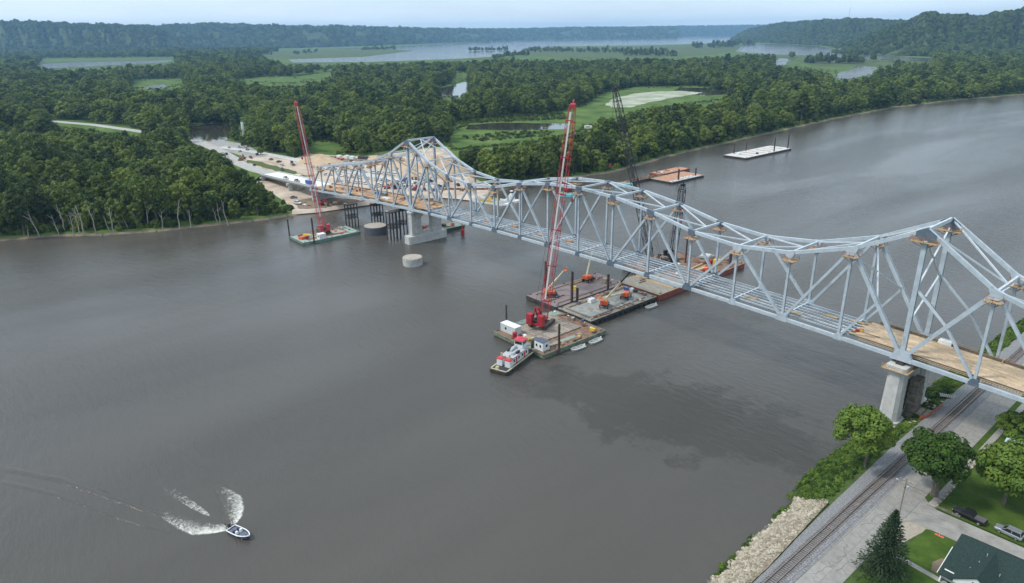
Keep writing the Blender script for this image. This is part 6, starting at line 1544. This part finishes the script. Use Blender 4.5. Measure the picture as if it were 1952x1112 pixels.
heap('wide sand heap with a dark conveyor at the left back of the site', 612, 309, 17, 6.5, 1, 1.3); heap('largest sand heap behind the left truss tower', 835, 330, 24, 13, 2, 1.1); heap('low sand heap behind the left truss tower, left of the largest', 765, 318, 16, 6.5, 3, 1.4); heap('small sand heap at the middle back of the site', 715, 303, 9, 3, 4)
heap('grassy earth mound beside the largest sand heap', 790, 333, 13, 7, 6)
cv = thing('conveyor', 'dark conveyor running up the left sand heap', 'conveyor', tuple(at(628, 306, ZS))); p0 = at(628, 306, ZS); MB().bar(p0, at(613, 293.5, 6.8), 1.4, .5).build('belt', M_machine, cv, world=True); MB().bar(p0+Vector((0, 0, -.3)), at(615, 296, 3.0), .4, .4).build('support', M_machine, cv, world=True)
# vehicles on the site
SPOTS = []
def park(px, py, kind, col, label, rz, z=ZS+.14): SPOTS.append((px, py, kind, col, label, rz, z))
park(432, 295, 'suv', 'black', 'black car driving on the causeway road left of the site', 2.9, 3.82); park(485, 316.5, 'suv', 'black', 'black car on the approach road near the trees', 2.9, 4.4)
park(478, 301.5, 'pickup', 'red', 'dark red pickup at the edge of the parking lot', 3.0); park(517, 305, 'car', 'grey', 'small dark car on the sandy track, farthest left', 2.2); park(532, 309.5, 'car', 'black', 'black car on the sandy track behind the dark car', 1.9); park(538, 316, 'suv', 'white', 'white car beside the black car on the sandy track', 2.4)
park(558, 314.5, 'truck', 'grey', 'grey flatbed truck at the foot of the left sand heap', 2.9); park(538, 324.5, 'pickup', 'grey', 'grey pickup on the verge beside the approach deck', 2.9); park(456, 281.5, 'van', 'white', 'white van in the parking lot', 2.8); park(471, 286, 'truck', 'white', 'white flatbed truck in the parking lot', 2.9); park(437, 282.5, 'car', 'silver', 'silver car at the left end of the parking lot', 2.9); park(457, 289.5, 'car', 'white', 'white car in the middle of the parking lot', 2.3); park(490, 296, 'suv', 'black', 'black car under the parking lot tree', 3.0)
park(545, 341.5, 'pickup', 'white', 'white pickup on the approach deck, farther from the truss', 3.1, az_(-47)+.05); park(566, 347, 'pickup', 'silver', 'silver pickup on the approach deck, nearer the truss', 3.1, az_(-27)+.05)
park(567, 389, 'pickup', 'white', 'white pickup parked under the approach span by the shore', .3); park(560, 378, 'car', 'grey', 'grey car parked under the approach span', 1.2)
cols = ['white', 'white', 'silver', 'black', 'red', 'white', 'grey', 'blue', 'white', 'silver']; kinds_ = ['pickup', 'pickup', 'suv', 'pickup', 'van', 'suv', 'truck', 'pickup', 'van', 'car']
rows_ = [('back row of the car park', 622, 322, 770, 336, 13), ('middle row of the car park', 612, 333, 775, 349, 12), ('front row beside the deck', 640, 345, 790, 362, 9)]
rr = random.Random(12); cnt = 0
for (nm, x0, y0, x1, y1, n) in rows_:
    for k in range(n):
        t = (k+.5)/n; c = cols[(cnt*7+k*3) % 10]; kd = kinds_[(cnt*3+k*7) % 10]; cnt += 1
        park(x0+(x1-x0)*t+rr.uniform(-4, 4), y0+(y1-y0)*t+rr.uniform(-1, 1), kd, c, '%s %s, %s from left in the %s' % (c, {'pickup': 'pickup', 'suv': 'car', 'car': 'car', 'van': 'van', 'truck': 'flatbed truck'}[kd], ORD[k], nm), rr.choice([.2, 1.7, 1.6, 3.2])+rr.uniform(-.2, .2))
for px, py, c, kd, lb in ((800, 350, 'white', 'truck', 'white flatbed truck below the largest sand heap'), (820, 348, 'black', 'pickup', 'black pickup below the largest sand heap'), (873, 354, 'black', 'suv', 'black car near the wharf wall'), (858, 346, 'white', 'suv', 'white car near the wharf wall'), (835, 357, 'silver', 'pickup', 'silver pickup near the wharf wall')):
    park(px, py, kd, c, lb, rr.uniform(0, 3))
for (px, py, kd, c, lb, rz, z) in SPOTS:
    p = at(px, py, z); vehicle(kd, c, lb, p, rz, 'vehicles on the construction site')
# machines and stores
def excavator(label, p, rz, m_, sc=1.0):
    t = thing('excavator', label, 'excavator', p, rz); t.scale = (sc,)*3
    for s in (-1, 1): MB().extrude([(-1.8, 0), (1.8, 0), (2.1, .4), (1.8, .85), (-1.8, .85), (-2.1, .4)], (0, s*1.1, 0), (1, 0, 0), (0, 0, 1), (0, 1, 0), .55).build('crawler_track', M_track, t)
    MB().box((-.3, 0, 1.6), (3.4, 2.4, 1.2)).build('house', m_, t, bevel=.15); MB().box((.8, .7, 2.3), (1.3, .95, 1.3)).build('cab', M_glass, t)
    MB().bar((1.2, 0, 1.7), (4.0, 0, 4.4), .4, .6).build('boom', m_, t); MB().bar((4.0, 0, 4.4), (6.0, 0, 2.0), .35, .45).build('stick', m_, t); MB().box((6.0, 0, 1.3), (1.0, 1.2, 1.2), top=.7).build('bucket', M_machine, t)
excavator('rust red excavator at the road junction left of the site', at(460, 309, ZS+.9), 2.4, mat('rust_machine', (0.22, 0.07, 0.03), .7), 1.2); excavator('orange excavator among the cars beside the timber deck', at(738, 360, ZS), 1.0, M_org); excavator('dark red excavator on the sand behind the truss tower', at(792, 363, ZS), .4, M_red, 1.2); excavator('black excavator behind the left truss tower', at(756, 360, ZS), 1.4, M_crblack, 1.25)
excavator('red excavator on the shore below the end pier', at(612, 392, ZS), .3, M_red, 1.0)
clutter('row of white bulk bags at the back of the site', *at(660, 303, ZS)[:2], ZS, [('bulk_bag', (-6, -3, 0), (4, 3, 2.6), M_siding, .3), ('bulk_bag', (0, 1, 0), (3.4, 3, 2.8), M_siding, .1), ('bulk_bag', (5, 3, 0), (4.4, 3, 2.4), M_siding, .4), ('pallet_stack', (-12, -6, 0), (7, 3, 1.6), M_mat, .4)])
clutter('dark pipe stack at the middle back of the site', *at(693, 303, ZS)[:2], ZS, [('pipe_stack', (0, 0, 0), (9, 4, 2), M_machine, .4), ('pipe_stack', (6, 4, 0), (5, 3, 1.4), M_mat, .2)])
clutter('tan box container beside the approach deck', *at(570, 341.5, ZS+1)[:2], ZS, [('container', (0, 0, 0), (7, 3, 4.2), mat('tan_container', (0.56, 0.49, 0.33), .7), 0), ('container', (8, 2, 0), (8, 3, 2.6), M_machine, 0)])
clutter('blue container at the end of the approach deck', *at(589, 351, az_(-10))[:2], az_(-10)+.02, [('container', (0, 0, 0), (5.5, 2.4, 2.4), PAINTS['blue'], 0)])
clutter('blue tarpaulin and timber stacks on the timber deck', *at(722, 370, zb(5)+1.6)[:2], zb(5)+1.55, [('tarpaulin', (0, 0, 0), (3.6, 2.6, 1.2), PAINTS['blue'], .1), ('machine', (5, .8, 0), (4, 2, 1.4), PAINTS['grey'], 0), ('timber_stack', (12, 2, 0), (6, 2.4, .9), mat('orange_timber', (.52, .26, .12), .8), 0), ('timber_stack', (13, -3, 0), (6, 2, .7), M_siding, 0), ('timber_stack', (21, 1, 0), (5, 3, .7), MAT['orange_timber'], .1), ('timber_stack', (27, 4, 0), (6, 2, .6), MAT['orange_timber'], .05)])
for k, i in enumerate((8.35, 9.4, 10.3, 11.3, 12.4, 13.3)):
    p = Bn(i)+Vector((0, 5.2+(k % 2)*1.5, FZ+.4)); t = thing('plywood_stack', 'orange plywood stack lying on the bare stringers, %s from the left' % ORD[k], 'plywood', p, .1*k)
    for j in range(4): MB().box((random.uniform(-.1, .1), 0, .05+j*.09), (2.4, 1.5, .08)).build('sheet', MAT['orange_timber'], t)
for k, (i, y) in enumerate(((18.2, 4.5), (19.1, 3.5), (20.05, 11.0), (19.6, 9.0))):
    p = Bn(i)+Vector((0, y, FZ+.4)); t = thing('plank_pile', 'loose plank pile on the bare stringers left of the right deck, %s from the left' % ORD[k], 'planks', p, .02)
    for j in range(5): MB().box((random.uniform(-.4, .4), -.5+j*.26, .05), (4.2, .22, .08)).build('plank', M_lumber, t)
clutter('red and yellow rigging bags at the edge of the right timber deck', *at(1634, 632, zb(20.3)+1.6)[:2], zb(20.3)+1.55, [('bag', (0, 0, 0), (.9, .8, .6), M_red, .3), ('bag', (.7, .6, 0), (.9, .7, .5), M_yel, .8), ('bag', (.3, 1.7, 0), (1.2, .5, .4), M_org, .5)])
clutter('grey boards stacked on the right timber deck', *at(1653, 629, zb(20.5)+1.6)[:2], zb(20.5)+1.55, [('board', (0, 0, 0), (3.2, .5, .25), M_greyst, 0), ('board', (1.4, -2.6, 0), (6.0, .3, .12), M_darkwood, 0)])
clutter('white wrapped bundle at the far edge of the right deck', *at(1802, 657, zb(22)+1.6)[:2], zb(22)+1.55, [('bundle', (0, 0, 0), (3.2, 2.0, 1.2), M_siding, 0)])
# small masts and far houses
mt = thing('river_mast', 'white slender mast rising from the trees behind the parking lot', 'mast', tuple(at(466, 268, ZS))); mz = vert_z(mt.location.x, mt.location.y, 233)-ZS
lm_ = MB(); lattice(lm_, (0, 0, 0), (0, 0, mz*.6), 1.6, 1.6, 1.3, 1.3, 10, .16, .1, side=(1, 0, 0)); lm_.build('lattice', M_siding, mt); MB().box((0, 0, mz*.8), (1.8, 1.8, mz*.4)).build('lantern', M_siding, mt)
cp_ = at(1121, 246, ZS); t = thing('camper', 'white camper parked at the meadow edge behind the crane', 'camper', cp_, .6); MB().box((0, 0, 1.9), (8, 2.6, 2.8)).build('body', M_siding, t, bevel=.2); MB().box((0, -1.32, 2.2), (5, .05, .8)).build('window', M_glass, t)
tw = at_dist(1617, 41, 5600); tl_ = thing('radio_mast', 'thin radio mast on the wooded hill crest', 'mast', (tw.x, tw.y, tw.z-25)); q = at_dist(1618, 14, 5600)
MB().cyl((0, 0, 0), (0, 0, q.z-tw.z+25), 1.5, 5, 1.2).build('pole', M_greyst, tl_)
M_hroof = mat('grey_roof', (.14, .13, .125), .8)
for k, (px, py) in enumerate(((1602, 97.5), (1648, 99.5), (1700, 101), (1706, 98.5), (1738, 104), (1755, 100), (1779, 100.5), (1828, 104), (1880, 104))):
    p = at(px, py, ZL); s = 1.0+.4*(k % 3); t = thing('riverside_house', 'tiny pale riverside house at the foot of the far right hill, %s from the left' % ORD[k], 'house', p, .4*k, 'houses below the far right hill')
    MB().box((0, 0, 4*s), (14*s, 10*s, 8*s)).build('wall', M_siding, t); MB().extrude([(-6*s, 8*s), (6*s, 8*s), (0, 12*s)], (0, 0, 0), (0, 1, 0), (0, 0, 1), (1, 0, 0), 15*s).build('roof', M_hroof, t)
# ---------------------------------------------------------------- ferry and turquoise raft
fa, fb2 = at(902, 378, 1.2), at(972, 388, 1.2); fd = fb2-fa
fy = thing('car_ferry', 'yellow and white car ferry moored by the wharf behind the bridge', 'ferry', tuple((fa+fb2)/2*Vector((1, 1, 0)) if False else ((fa.x+fb2.x)/2, (fa.y+fb2.y)/2, 0)), math.atan2(fd.y, fd.x)); fl = fd.length
MB().prism([(-fl/2, -4), (fl/2-3, -4), (fl/2, -2), (fl/2, 2), (fl/2-3, 4), (-fl/2, 4)], -.8, 1.0).build('hull', M_siding, fy); MB().box((-1, 0, 1.05), (fl-4, 7, .12)).build('deck', MAT['pale_grey_deck'], fy)
for s in (-1, 1):
    for k in range(4): MB().box((-fl/2+4+k*(fl-6)/4, s*3.7, 1.7), ((fl-8)/4-.4, .25, 1.3)).build('side_screen', M_yel if k % 3 else M_siding, fy)
tg = thing('ferry_tug', 'small white tug with tall wheelhouse at the end of the ferry', 'tug', tuple(at(978, 384, 0)), math.atan2(fd.y, fd.x)); MB().prism([(-5, -2), (4, -2), (6, 0), (4, 2), (-5, 2)], -.6, 1.2).build('hull', M_siding, tg); MB().box((-1, 0, 2.6), (3, 2.8, 2.8)).build('wheelhouse', M_siding, tg); MB().box((-1, 0, 5.4), (1.6, 1.6, 2.4)).build('upper_house', M_siding, tg); MB().box((-1, 0, 5.6), (1.66, 1.66, .8)).build('window', M_glass, tg)
M_turq = mat('turquoise_paint', (0.12, 0.50, 0.52), .6, scale=1, col2=(.2, .58, .6))
for lb, a2, b2 in (('turquoise raft with red machine seen through the bridge behind the crane boom', (1064, 370), (1106, 372)), ('turquoise raft at the end of the narrow rusty barge', (1175, 352), (1204, 351))):
    pa, pb = at(*a2, .8), at(*b2, .8); d = pb-pa; t = thing('work_raft', lb, 'raft', ((pa.x+pb.x)/2, (pa.y+pb.y)/2, 0), math.atan2(d.y, d.x)); MB().box((0, 0, .6), (d.length, 7, 2.0)).build('hull', M_turq, t, bevel=.2); MB().box((0, 0, 1.65), (d.length-.8, 6.2, .1)).build('deck', M_barge_g, t)
pe = at(1084, 366, 1.8); excavator('red excavator standing on the turquoise raft', (pe.x, pe.y, 1.7), 1.5, M_red, 1.2)
# ---------------------------------------------------------------- motor boat and its wake
bt = thing('motor_boat', 'white and navy bass boat speeding at the bottom left', 'boat', (272.2, -144.6, 0), R(17)); bt.rotation_euler = (0, R(-3), R(17))
def bring(x, w, z0, z1): return [(x, -w, z1), (x, -w*.86, z0+.12), (x, 0, z0), (x, w*.86, z0+.12), (x, w, z1)]
M_navy = mat('navy_gelcoat', (0.02, 0.025, 0.06), .3); M_deckc = mat('grey_boat_carpet', (0.12, 0.13, 0.17), .9)
ss = [(-2.9, 1.08, -.25, .62), (-1, 1.15, -.25, .66), (.8, 1.12, -.22, .72), (2.0, .85, -.1, .82), (2.9, .42, .15, .92), (3.3, .06, .5, .98)]
hb = MB(); n = 5; V = [p for s in ss for p in bring(*s)]; hb.add(V, [(j*n+k, (j+1)*n+k, (j+1)*n+k+1, j*n+k+1) for j in range(len(ss)-1) for k in range(4)]+[(0, 1, 2, 3, 4)]); hb.build('hull', M_navy, bt, smooth=False)
gw = MB()
for s in (-1, 1):
    for j in range(len(ss)-1): gw.bar((ss[j][0], s*ss[j][1], ss[j][3]+.02), (ss[j+1][0], s*ss[j+1][1], ss[j+1][3]+.02), .2, .14)
gw.bar((-2.9, -1.08, .64), (-2.9, 1.08, .64), .2, .14); gw.build('gunwale', PAINTS['white'], bt)
MB().prism([(-2.8, -1.0), (-1, -1.08), (.8, -1.04), (2.0, -.8), (2.9, -.38), (3.15, 0), (2.9, .38), (2.0, .8), (.8, 1.04), (-1, 1.08), (-2.8, 1.0)], .3, .42).build('cockpit_deck', M_deckc, bt)
MB().box((1.6, 0, .5), (1.8, 1.3, .2)).build('casting_deck', M_deckc, bt)
for s in (-1, 1):
    MB().box((-.1, s*.5, .75), (.55, .55, .62), top=.8).build('console', PAINTS['white'], bt); MB().box((-.9, s*.5, .68), (.55, .5, .5)).build('seat', M_navy, bt)
    MB().cyl((-3.05, s*.8, .3), (-3.1, s*.8, 2.3), .06, 6).build('anchor_pole', M_crblack, bt)
om = MB(); om.box((-3.35, 0, 1.0), (.6, .5, .8), top=.75); om.box((-3.25, 0, .2), (.22, .18, 1.2)); om.build('outboard_motor', M_crblack, bt)
MB().box((2.75, -.15, .95), (.9, .14, .12)).build('trolling_motor', M_crblack, bt)
# foam: sheets of broken white water lying on small real crests
def foam_mat():
    M = bpy.data.materials.new('wake_foam'); M.use_nodes = True; t = M.node_tree; b = t.nodes['Principled BSDF']; b.inputs['Base Color'].default_value = (.62, .61, .55, 1); b.inputs['Roughness'].default_value = .8
    g = N(t, 'ShaderNodeNewGeometry'); n1 = N(t, 'ShaderNodeTexNoise'); n1.inputs['Scale'].default_value = 1.1; n1.inputs['Detail'].default_value = 8; n1.inputs['Roughness'].default_value = .78; n1.inputs['Distortion'].default_value = 1.2
    at_ = N(t, 'ShaderNodeAttribute'); at_.attribute_name = 'cover'; ad = N(t, 'ShaderNodeMath'); ad.operation = 'MULTIPLY_ADD'; ad.inputs[1].default_value = .62
    sb = N(t, 'ShaderNodeMath'); sb.operation = 'SUBTRACT'; sb.inputs[1].default_value = .93; ml = N(t, 'ShaderNodeMath'); ml.operation = 'MULTIPLY'; ml.inputs[1].default_value = 3.2; ml.use_clamp = True
    t.links.new(g.outputs['Position'], n1.inputs['Vector']); t.links.new(at_.outputs['Fac'], ad.inputs[0]); t.links.new(n1.outputs['Fac'], ad.inputs[2]); t.links.new(ad.outputs[0], sb.inputs[0]); t.links.new(sb.outputs[0], ml.inputs[0])
    tr = N(t, 'ShaderNodeBsdfTransparent'); mx = N(t, 'ShaderNodeMixShader'); t.links.new(ml.outputs[0], mx.inputs[0]); t.links.new(tr.outputs[0], mx.inputs[1]); t.links.new(b.outputs[0], mx.inputs[2]); t.links.new(mx.outputs[0], t.nodes['Material Output'].inputs['Surface'])
    return M
M_foam = foam_mat()
def strip(name, left, right, m_, amp, cover, seed, nu=46, nv=14):
    """ruled sheet between two pixel polylines on the water, heaved into small crests"""
    rr = np.random.default_rng(seed)
    def res(pl):
        q = np.array([at(x, y, 0)[:2] for x, y in pl]); s = np.r_[0, np.cumsum(np.hypot(*np.diff(q, axis=0).T))]; u = np.linspace(0, s[-1], nu); return np.stack([np.interp(u, s, q[:, 0]), np.interp(u, s, q[:, 1])], -1)
    A, B = res(left), res(right); V = []; cv = []
    for i in range(nu):
        for j in range(nv):
            t = j/(nv-1); p = A[i]*(1-t)+B[i]*t; edge = math.sin(math.pi*t)*min(1, (i+.5)/5)*min(1, (nu-1-i)/9+.05)
            V.append((p[0], p[1], (.01 if 'wave' in name else .06)+amp*edge*(1 if 'wave' in name else rr.uniform(.3, 1)))); cv.append(cover(i/(nu-1), t)*min(1, edge*2.4+.1))
    Fc = [(i*nv+j, (i+1)*nv+j, (i+1)*nv+j+1, i*nv+j+1) for i in range(nu-1) for j in range(nv-1)]
    o = MB().add(V, Fc).build(name, m_, smooth=True); a = o.data.attributes.new('cover', 'FLOAT', 'POINT'); a.data.foreach_set('value', np.array(cv, np.float32)); o['kind'] = 'stuff'; return o
f1 = strip('wake_foam', [(440, 1000), (405, 992), (370, 977), (335, 962), (300, 950)], [(440, 1014), (400, 1021), (362, 1025), (322, 1005), (292, 980)], M_foam, .22, lambda u, t: (1.2-.55*u)*(.42+.75*t), 1)
f2 = strip('wake_foam', [(450, 1004), (464, 985), (471, 965), (466, 945), (440, 932), (408, 920)], [(437, 1001), (422, 986), (406, 964), (400, 948), (398, 934), (394, 924)], M_foam, .22, lambda u, t: (1.2-.55*u)*(1.17-.75*t), 2)
f3 = strip('wake_foam', [(408, 986), (380, 962), (350, 940), (315, 918), (280, 905)], [(400, 988), (360, 970), (325, 950), (298, 930), (275, 910)], M_foam, .12, lambda u, t: .95-.5*u, 3)
f4 = strip('wake_foam', [(442, 1000), (430, 988), (412, 976), (392, 964)], [(438, 1010), (418, 1003), (398, 994), (376, 980)], M_foam, .15, lambda u, t: .72-.5*u, 13)
f4['label'] = 'thin churned foam directly behind the boat engine'
f5 = strip('wake_foam', [(330, 1000), (280, 985), (230, 965), (180, 948), (120, 928)], [(326, 1008), (276, 994), (226, 976), (176, 958), (116, 938)], M_foam, .1, lambda u, t: .5-.25*u, 14)
f5['label'] = 'faint foam flecks trailing left along the wake wave'
for o, l in ((f1, 'white foam arm of the wake left of the speeding boat'), (f2, 'white foam arm of the wake behind and right of the boat'), (f3, 'fading white foam patch in the middle of the boat wake')): o['label'] = l
w1 = strip('wake_wave', [(345, 990), (290, 970), (220, 944), (120, 908), (-20, 880)], [(340, 998), (285, 980), (214, 956), (115, 921), (-20, 894)], M_water, .2, lambda u, t: 0, 4, 60, 9)
w2 = strip('wake_wave', [(455, 985), (440, 930), (405, 880), (360, 840)], [(440, 996), (416, 944), (380, 896), (334, 854)], M_water, .14, lambda u, t: 0, 5, 40, 9)
w3 = strip('wake_wave', [(330, 1012), (270, 996), (200, 972), (110, 938), (-20, 908)], [(325, 1018), (265, 1003), (195, 980), (105, 947), (-20, 918)], M_water, .12, lambda u, t: 0, 6, 60, 9)
w3['label'] = 'second lower wake wave trailing left from the boat'
w4 = strip('wake_wave', [(430, 975), (405, 925), (370, 880), (330, 845)], [(420, 984), (392, 934), (355, 888), (315, 852)], M_water, .12, lambda u, t: 0, 7, 40, 9)
w4['label'] = 'second wake wave trailing back from the boat'
w1['label'] = 'smooth wake wave trailing left from the boat'; w2['label'] = 'smooth wake wave trailing back from the boat'
# ---------------------------------------------------------------- bare trunks along the left bank
def bare(seed, H):
    rr = random.Random(seed); mb = MB(); top = (rr.uniform(-1.5, 1.5), rr.uniform(-1.5, 1.5), H); limb(mb, (0, 0, -.5), top, .34, .1, rr, 5, 6, .03)
    for k in range(4):
        z = H*(.45+.12*k); limb(mb, (top[0]*z/H, top[1]*z/H, z), (top[0]*z/H+rr.uniform(-3, 3), top[1]*z/H+rr.uniform(-3, 3), z+rr.uniform(1.5, 4)), .14, .04, rr, 2, 5, .05)
    return mb.mesh('bare_trunk', M_dead)
bare_m = [bare(k, 11+k*1.6) for k in range(4)]
for k, (zx, zy) in enumerate(((215, 985), (290, 990), (430, 985), (470, 960), (535, 985), (575, 975), (610, 975), (690, 965), (790, 970), (815, 970), (860, 935), (915, 935), (990, 935), (1060, 925), (1160, 950), (1275, 935), (1355, 930), (1545, 910), (1560, 900), (1615, 915))):
    p = at(zx/3.706, 180+zy/3.706, ZL); o = bpy.data.objects.new('bare_tree', bare_m[k % 4]); COL.objects.link(o); o.location = p+Vector((2.4, -1.2, 0)); o.rotation_euler = (random.uniform(-.12, .12), random.uniform(-.15, .15), k*1.3); s = random.uniform(.75, 1.15); o.scale = (s, s, s)
    tag(o, 'bleached bare tree trunk at the edge of the left bank, %s from the left' % ORD[k], 'dead tree', 'bare trunks along the left bank')
for k in range(14):
    q = sh[10+k*4]; o = MB().cyl((-4, 0, 0), (4, random.uniform(-1, 1), .5), .28, 6, .12).build('drift_log', M_dead); o.location = (q[0]+2.2, q[1], .35); o.rotation_euler = (0, 0, math.pi/2+random.uniform(-.6, .6)); tag(o, 'grey drift log stranded on the left bank, %s from the left' % ORD[k], 'log', 'drift logs on the bank')
# ---------------------------------------------------------------- loose gear on decks and on the site ground
_rc = random.Random(77)
M_blue2 = mat('blue_tarp', (0.04, 0.12, 0.30), .7); M_rust2 = mat('rusty_scrap', (0.16, 0.075, 0.04), .9, scale=2, col2=(.26, .14, .08))
GEAR = [('crate', M_lumber), ('crate', M_mat), ('pipe_bundle', M_rust2), ('drum', M_blue2), ('toolbox', M_siding), ('pump', M_org), ('hose_coil', M_machine), ('pallet', M_lumber), ('steel_beam', M_rust2), ('cable_reel', M_darkwood), ('bag', M_conc2), ('beam', M_rust2)]
def gear(label, cx, cy, z, w, l, n, big=1.0):
    t = thing('gear_pile', label, 'gear', (cx, cy, z))
    for k in range(n):
        nm, m_ = _rc.choice(GEAR); x, y = _rc.uniform(-w/2, w/2), _rc.uniform(-l/2, l/2); s = _rc.uniform(.5, 1.3)*big
        if nm in ('drum', 'cable_reel', 'hose_coil'): MB().cyl((x, y, 0), (x, y, {'drum': .9, 'cable_reel': 1.0, 'hose_coil': .25}[nm]*big), .45*s, 12).build(nm, m_, t)
        elif nm in ('pipe_bundle', 'steel_beam', 'beam'):
            a = _rc.uniform(-.3, .3)+math.pi/2*_rc.choice([0, 1, 1]); d = Vector((math.cos(a), math.sin(a), 0))*(2.2*s); MB().bar(Vector((x, y, .14))-d, Vector((x, y, .14))+d, .35*big, .28*big).build(nm, m_, t)
        else: MB().box((x, y, .3*s), (1.0*s, _rc.uniform(.7, 1.6)*s, .6*s), rz=_rc.uniform(0, 1.5), top=.95).build(nm, m_, t)
for a in (('scattered gear along the left edge of the crane barge', 232, -20, 1.7, 3, 14, 9), ('scattered gear along the right edge of the crane barge', 252, -27, 1.7, 2.5, 16, 12), ('scattered gear at the far edge of the crane barge', 240, -14, 1.7, 14, 3, 12),
          ('scattered gear on the left side of the dusty barge', 231, 10, 2.05, 2, 28, 16), ('scattered gear on the right side of the dusty barge', 244.6, 8, 2.05, 1.6, 28, 10), ('scattered gear on the near end of the purplish barge', 219, -4, 1.95, 12, 8, 10), ('scattered gear on the far end of the purplish barge', 219, 24, 1.95, 12, 8, 12),
          ('gear beside the timber skid on the red hulled barge', 232, 38, 2.6, 8, 12, 7), ('loose steel on the near end of the material barge beyond the bridge', 237, 55, 2.3, 14, 7, 16), ('loose steel on the far end of the material barge beyond the bridge', 240, 82, 2.3, 9, 6, 10),
          ('small gear on the left half of the left crane barge', 71, -37, 1.4, 9, 8, 8), ('small gear on the right half of the left crane barge', 73, -18, 1.4, 12, 8, 10), ('gear on the deck of the dark green barge', 104, 24, 1.7, 8, 18, 14), ('gear on the rusty barge behind the orange decked one', 89.5, 238, 1.9, 7, 28, 12), ('gear on the narrow rusty barge', 94, 204, 1.7, 3, 32, 12), ('gear on the deck under the black cranes', 218, 70, 1.6, 12, 16, 16)):
    gear(*a)
WH = ['right of the left sand heap', 'in front of the white bulk bags', 'in front of the small sand heap', 'between the bulk bags and the car park', 'in front of the low sand heap', 'below the conveyor', 'left of the white truck below the large heap', 'beside the black pickup below the large heap', 'left of the back row of cars', 'between the red and black excavators', 'beside the deck behind the front row', 'below the approach span near the white pickup', 'right of the shore pier', 'at the waterline behind the falsework', 'left of the wharf wall', 'left of the grey flatbed truck', 'behind the pier near the shore', 'on top of the wharf']
for k, (px, py, n, w, l, b) in enumerate(((640, 305, 10, 10, 8, 2.2), (675, 309, 12, 14, 8, 2.0), (730, 309, 12, 14, 9, 2.2), (690, 318, 12, 18, 8, 1.8), (752, 322, 12, 14, 10, 2.0), (640, 317, 8, 16, 6, 1.8), (785, 345, 12, 12, 12, 1.8), (812, 343, 10, 10, 10, 1.8), (605, 320, 8, 16, 6, 1.6), (770, 357, 12, 12, 10, 1.6), (715, 355, 10, 16, 5, 1.4), (580, 392, 9, 12, 5, 1.3), (640, 388, 10, 10, 6, 1.4), (690, 383, 6, 6, 5, 1.2), (850, 360, 10, 14, 10, 1.6), (585, 312, 8, 12, 5, 1.6), (820, 365, 9, 10, 8, 1.6), (880, 362, 6, 9, 6, 1.6))):
    p = at(px, py, ZS); gear('building materials on the sand '+WH[k], p.x, p.y, ZS, w, l, n, b)
# deck clutter on the left timber deck
for k, i in enumerate((1.2, 2.1, 3.0, 4.2, 5.8, 6.5, 7.3)):
    p = Bn(i)+Vector((0, 8.5, FZ+.62)); gear('gear and timber on the left timber deck, %s from the left' % ORD[k], p.x, p.y, p.z, 9, 8, 6, 1.1)
# ================================================================== HAZE
hz = MB().box((-4500, 4500, 168), (21600, 21600, 340))
ho = hz.build('haze', bpy.data.materials.new('haze_air'))
hm = ho.data.materials[0]; hm.use_nodes = True; t = hm.node_tree
t.nodes.remove(t.nodes['Principled BSDF'])
pv = N(t, 'ShaderNodeVolumePrincipled'); pv.inputs['Color'].default_value = (0.36, 0.66, 1.0, 1); pv.inputs['Density'].default_value = 6.2e-5
pv.inputs['Anisotropy'].default_value = 0.0
t.links.new(pv.outputs['Volume'], t.nodes['Material Output'].inputs['Volume'])
ho['kind'] = 'stuff'; ho['label'] = 'thin blue summer haze over the valley'
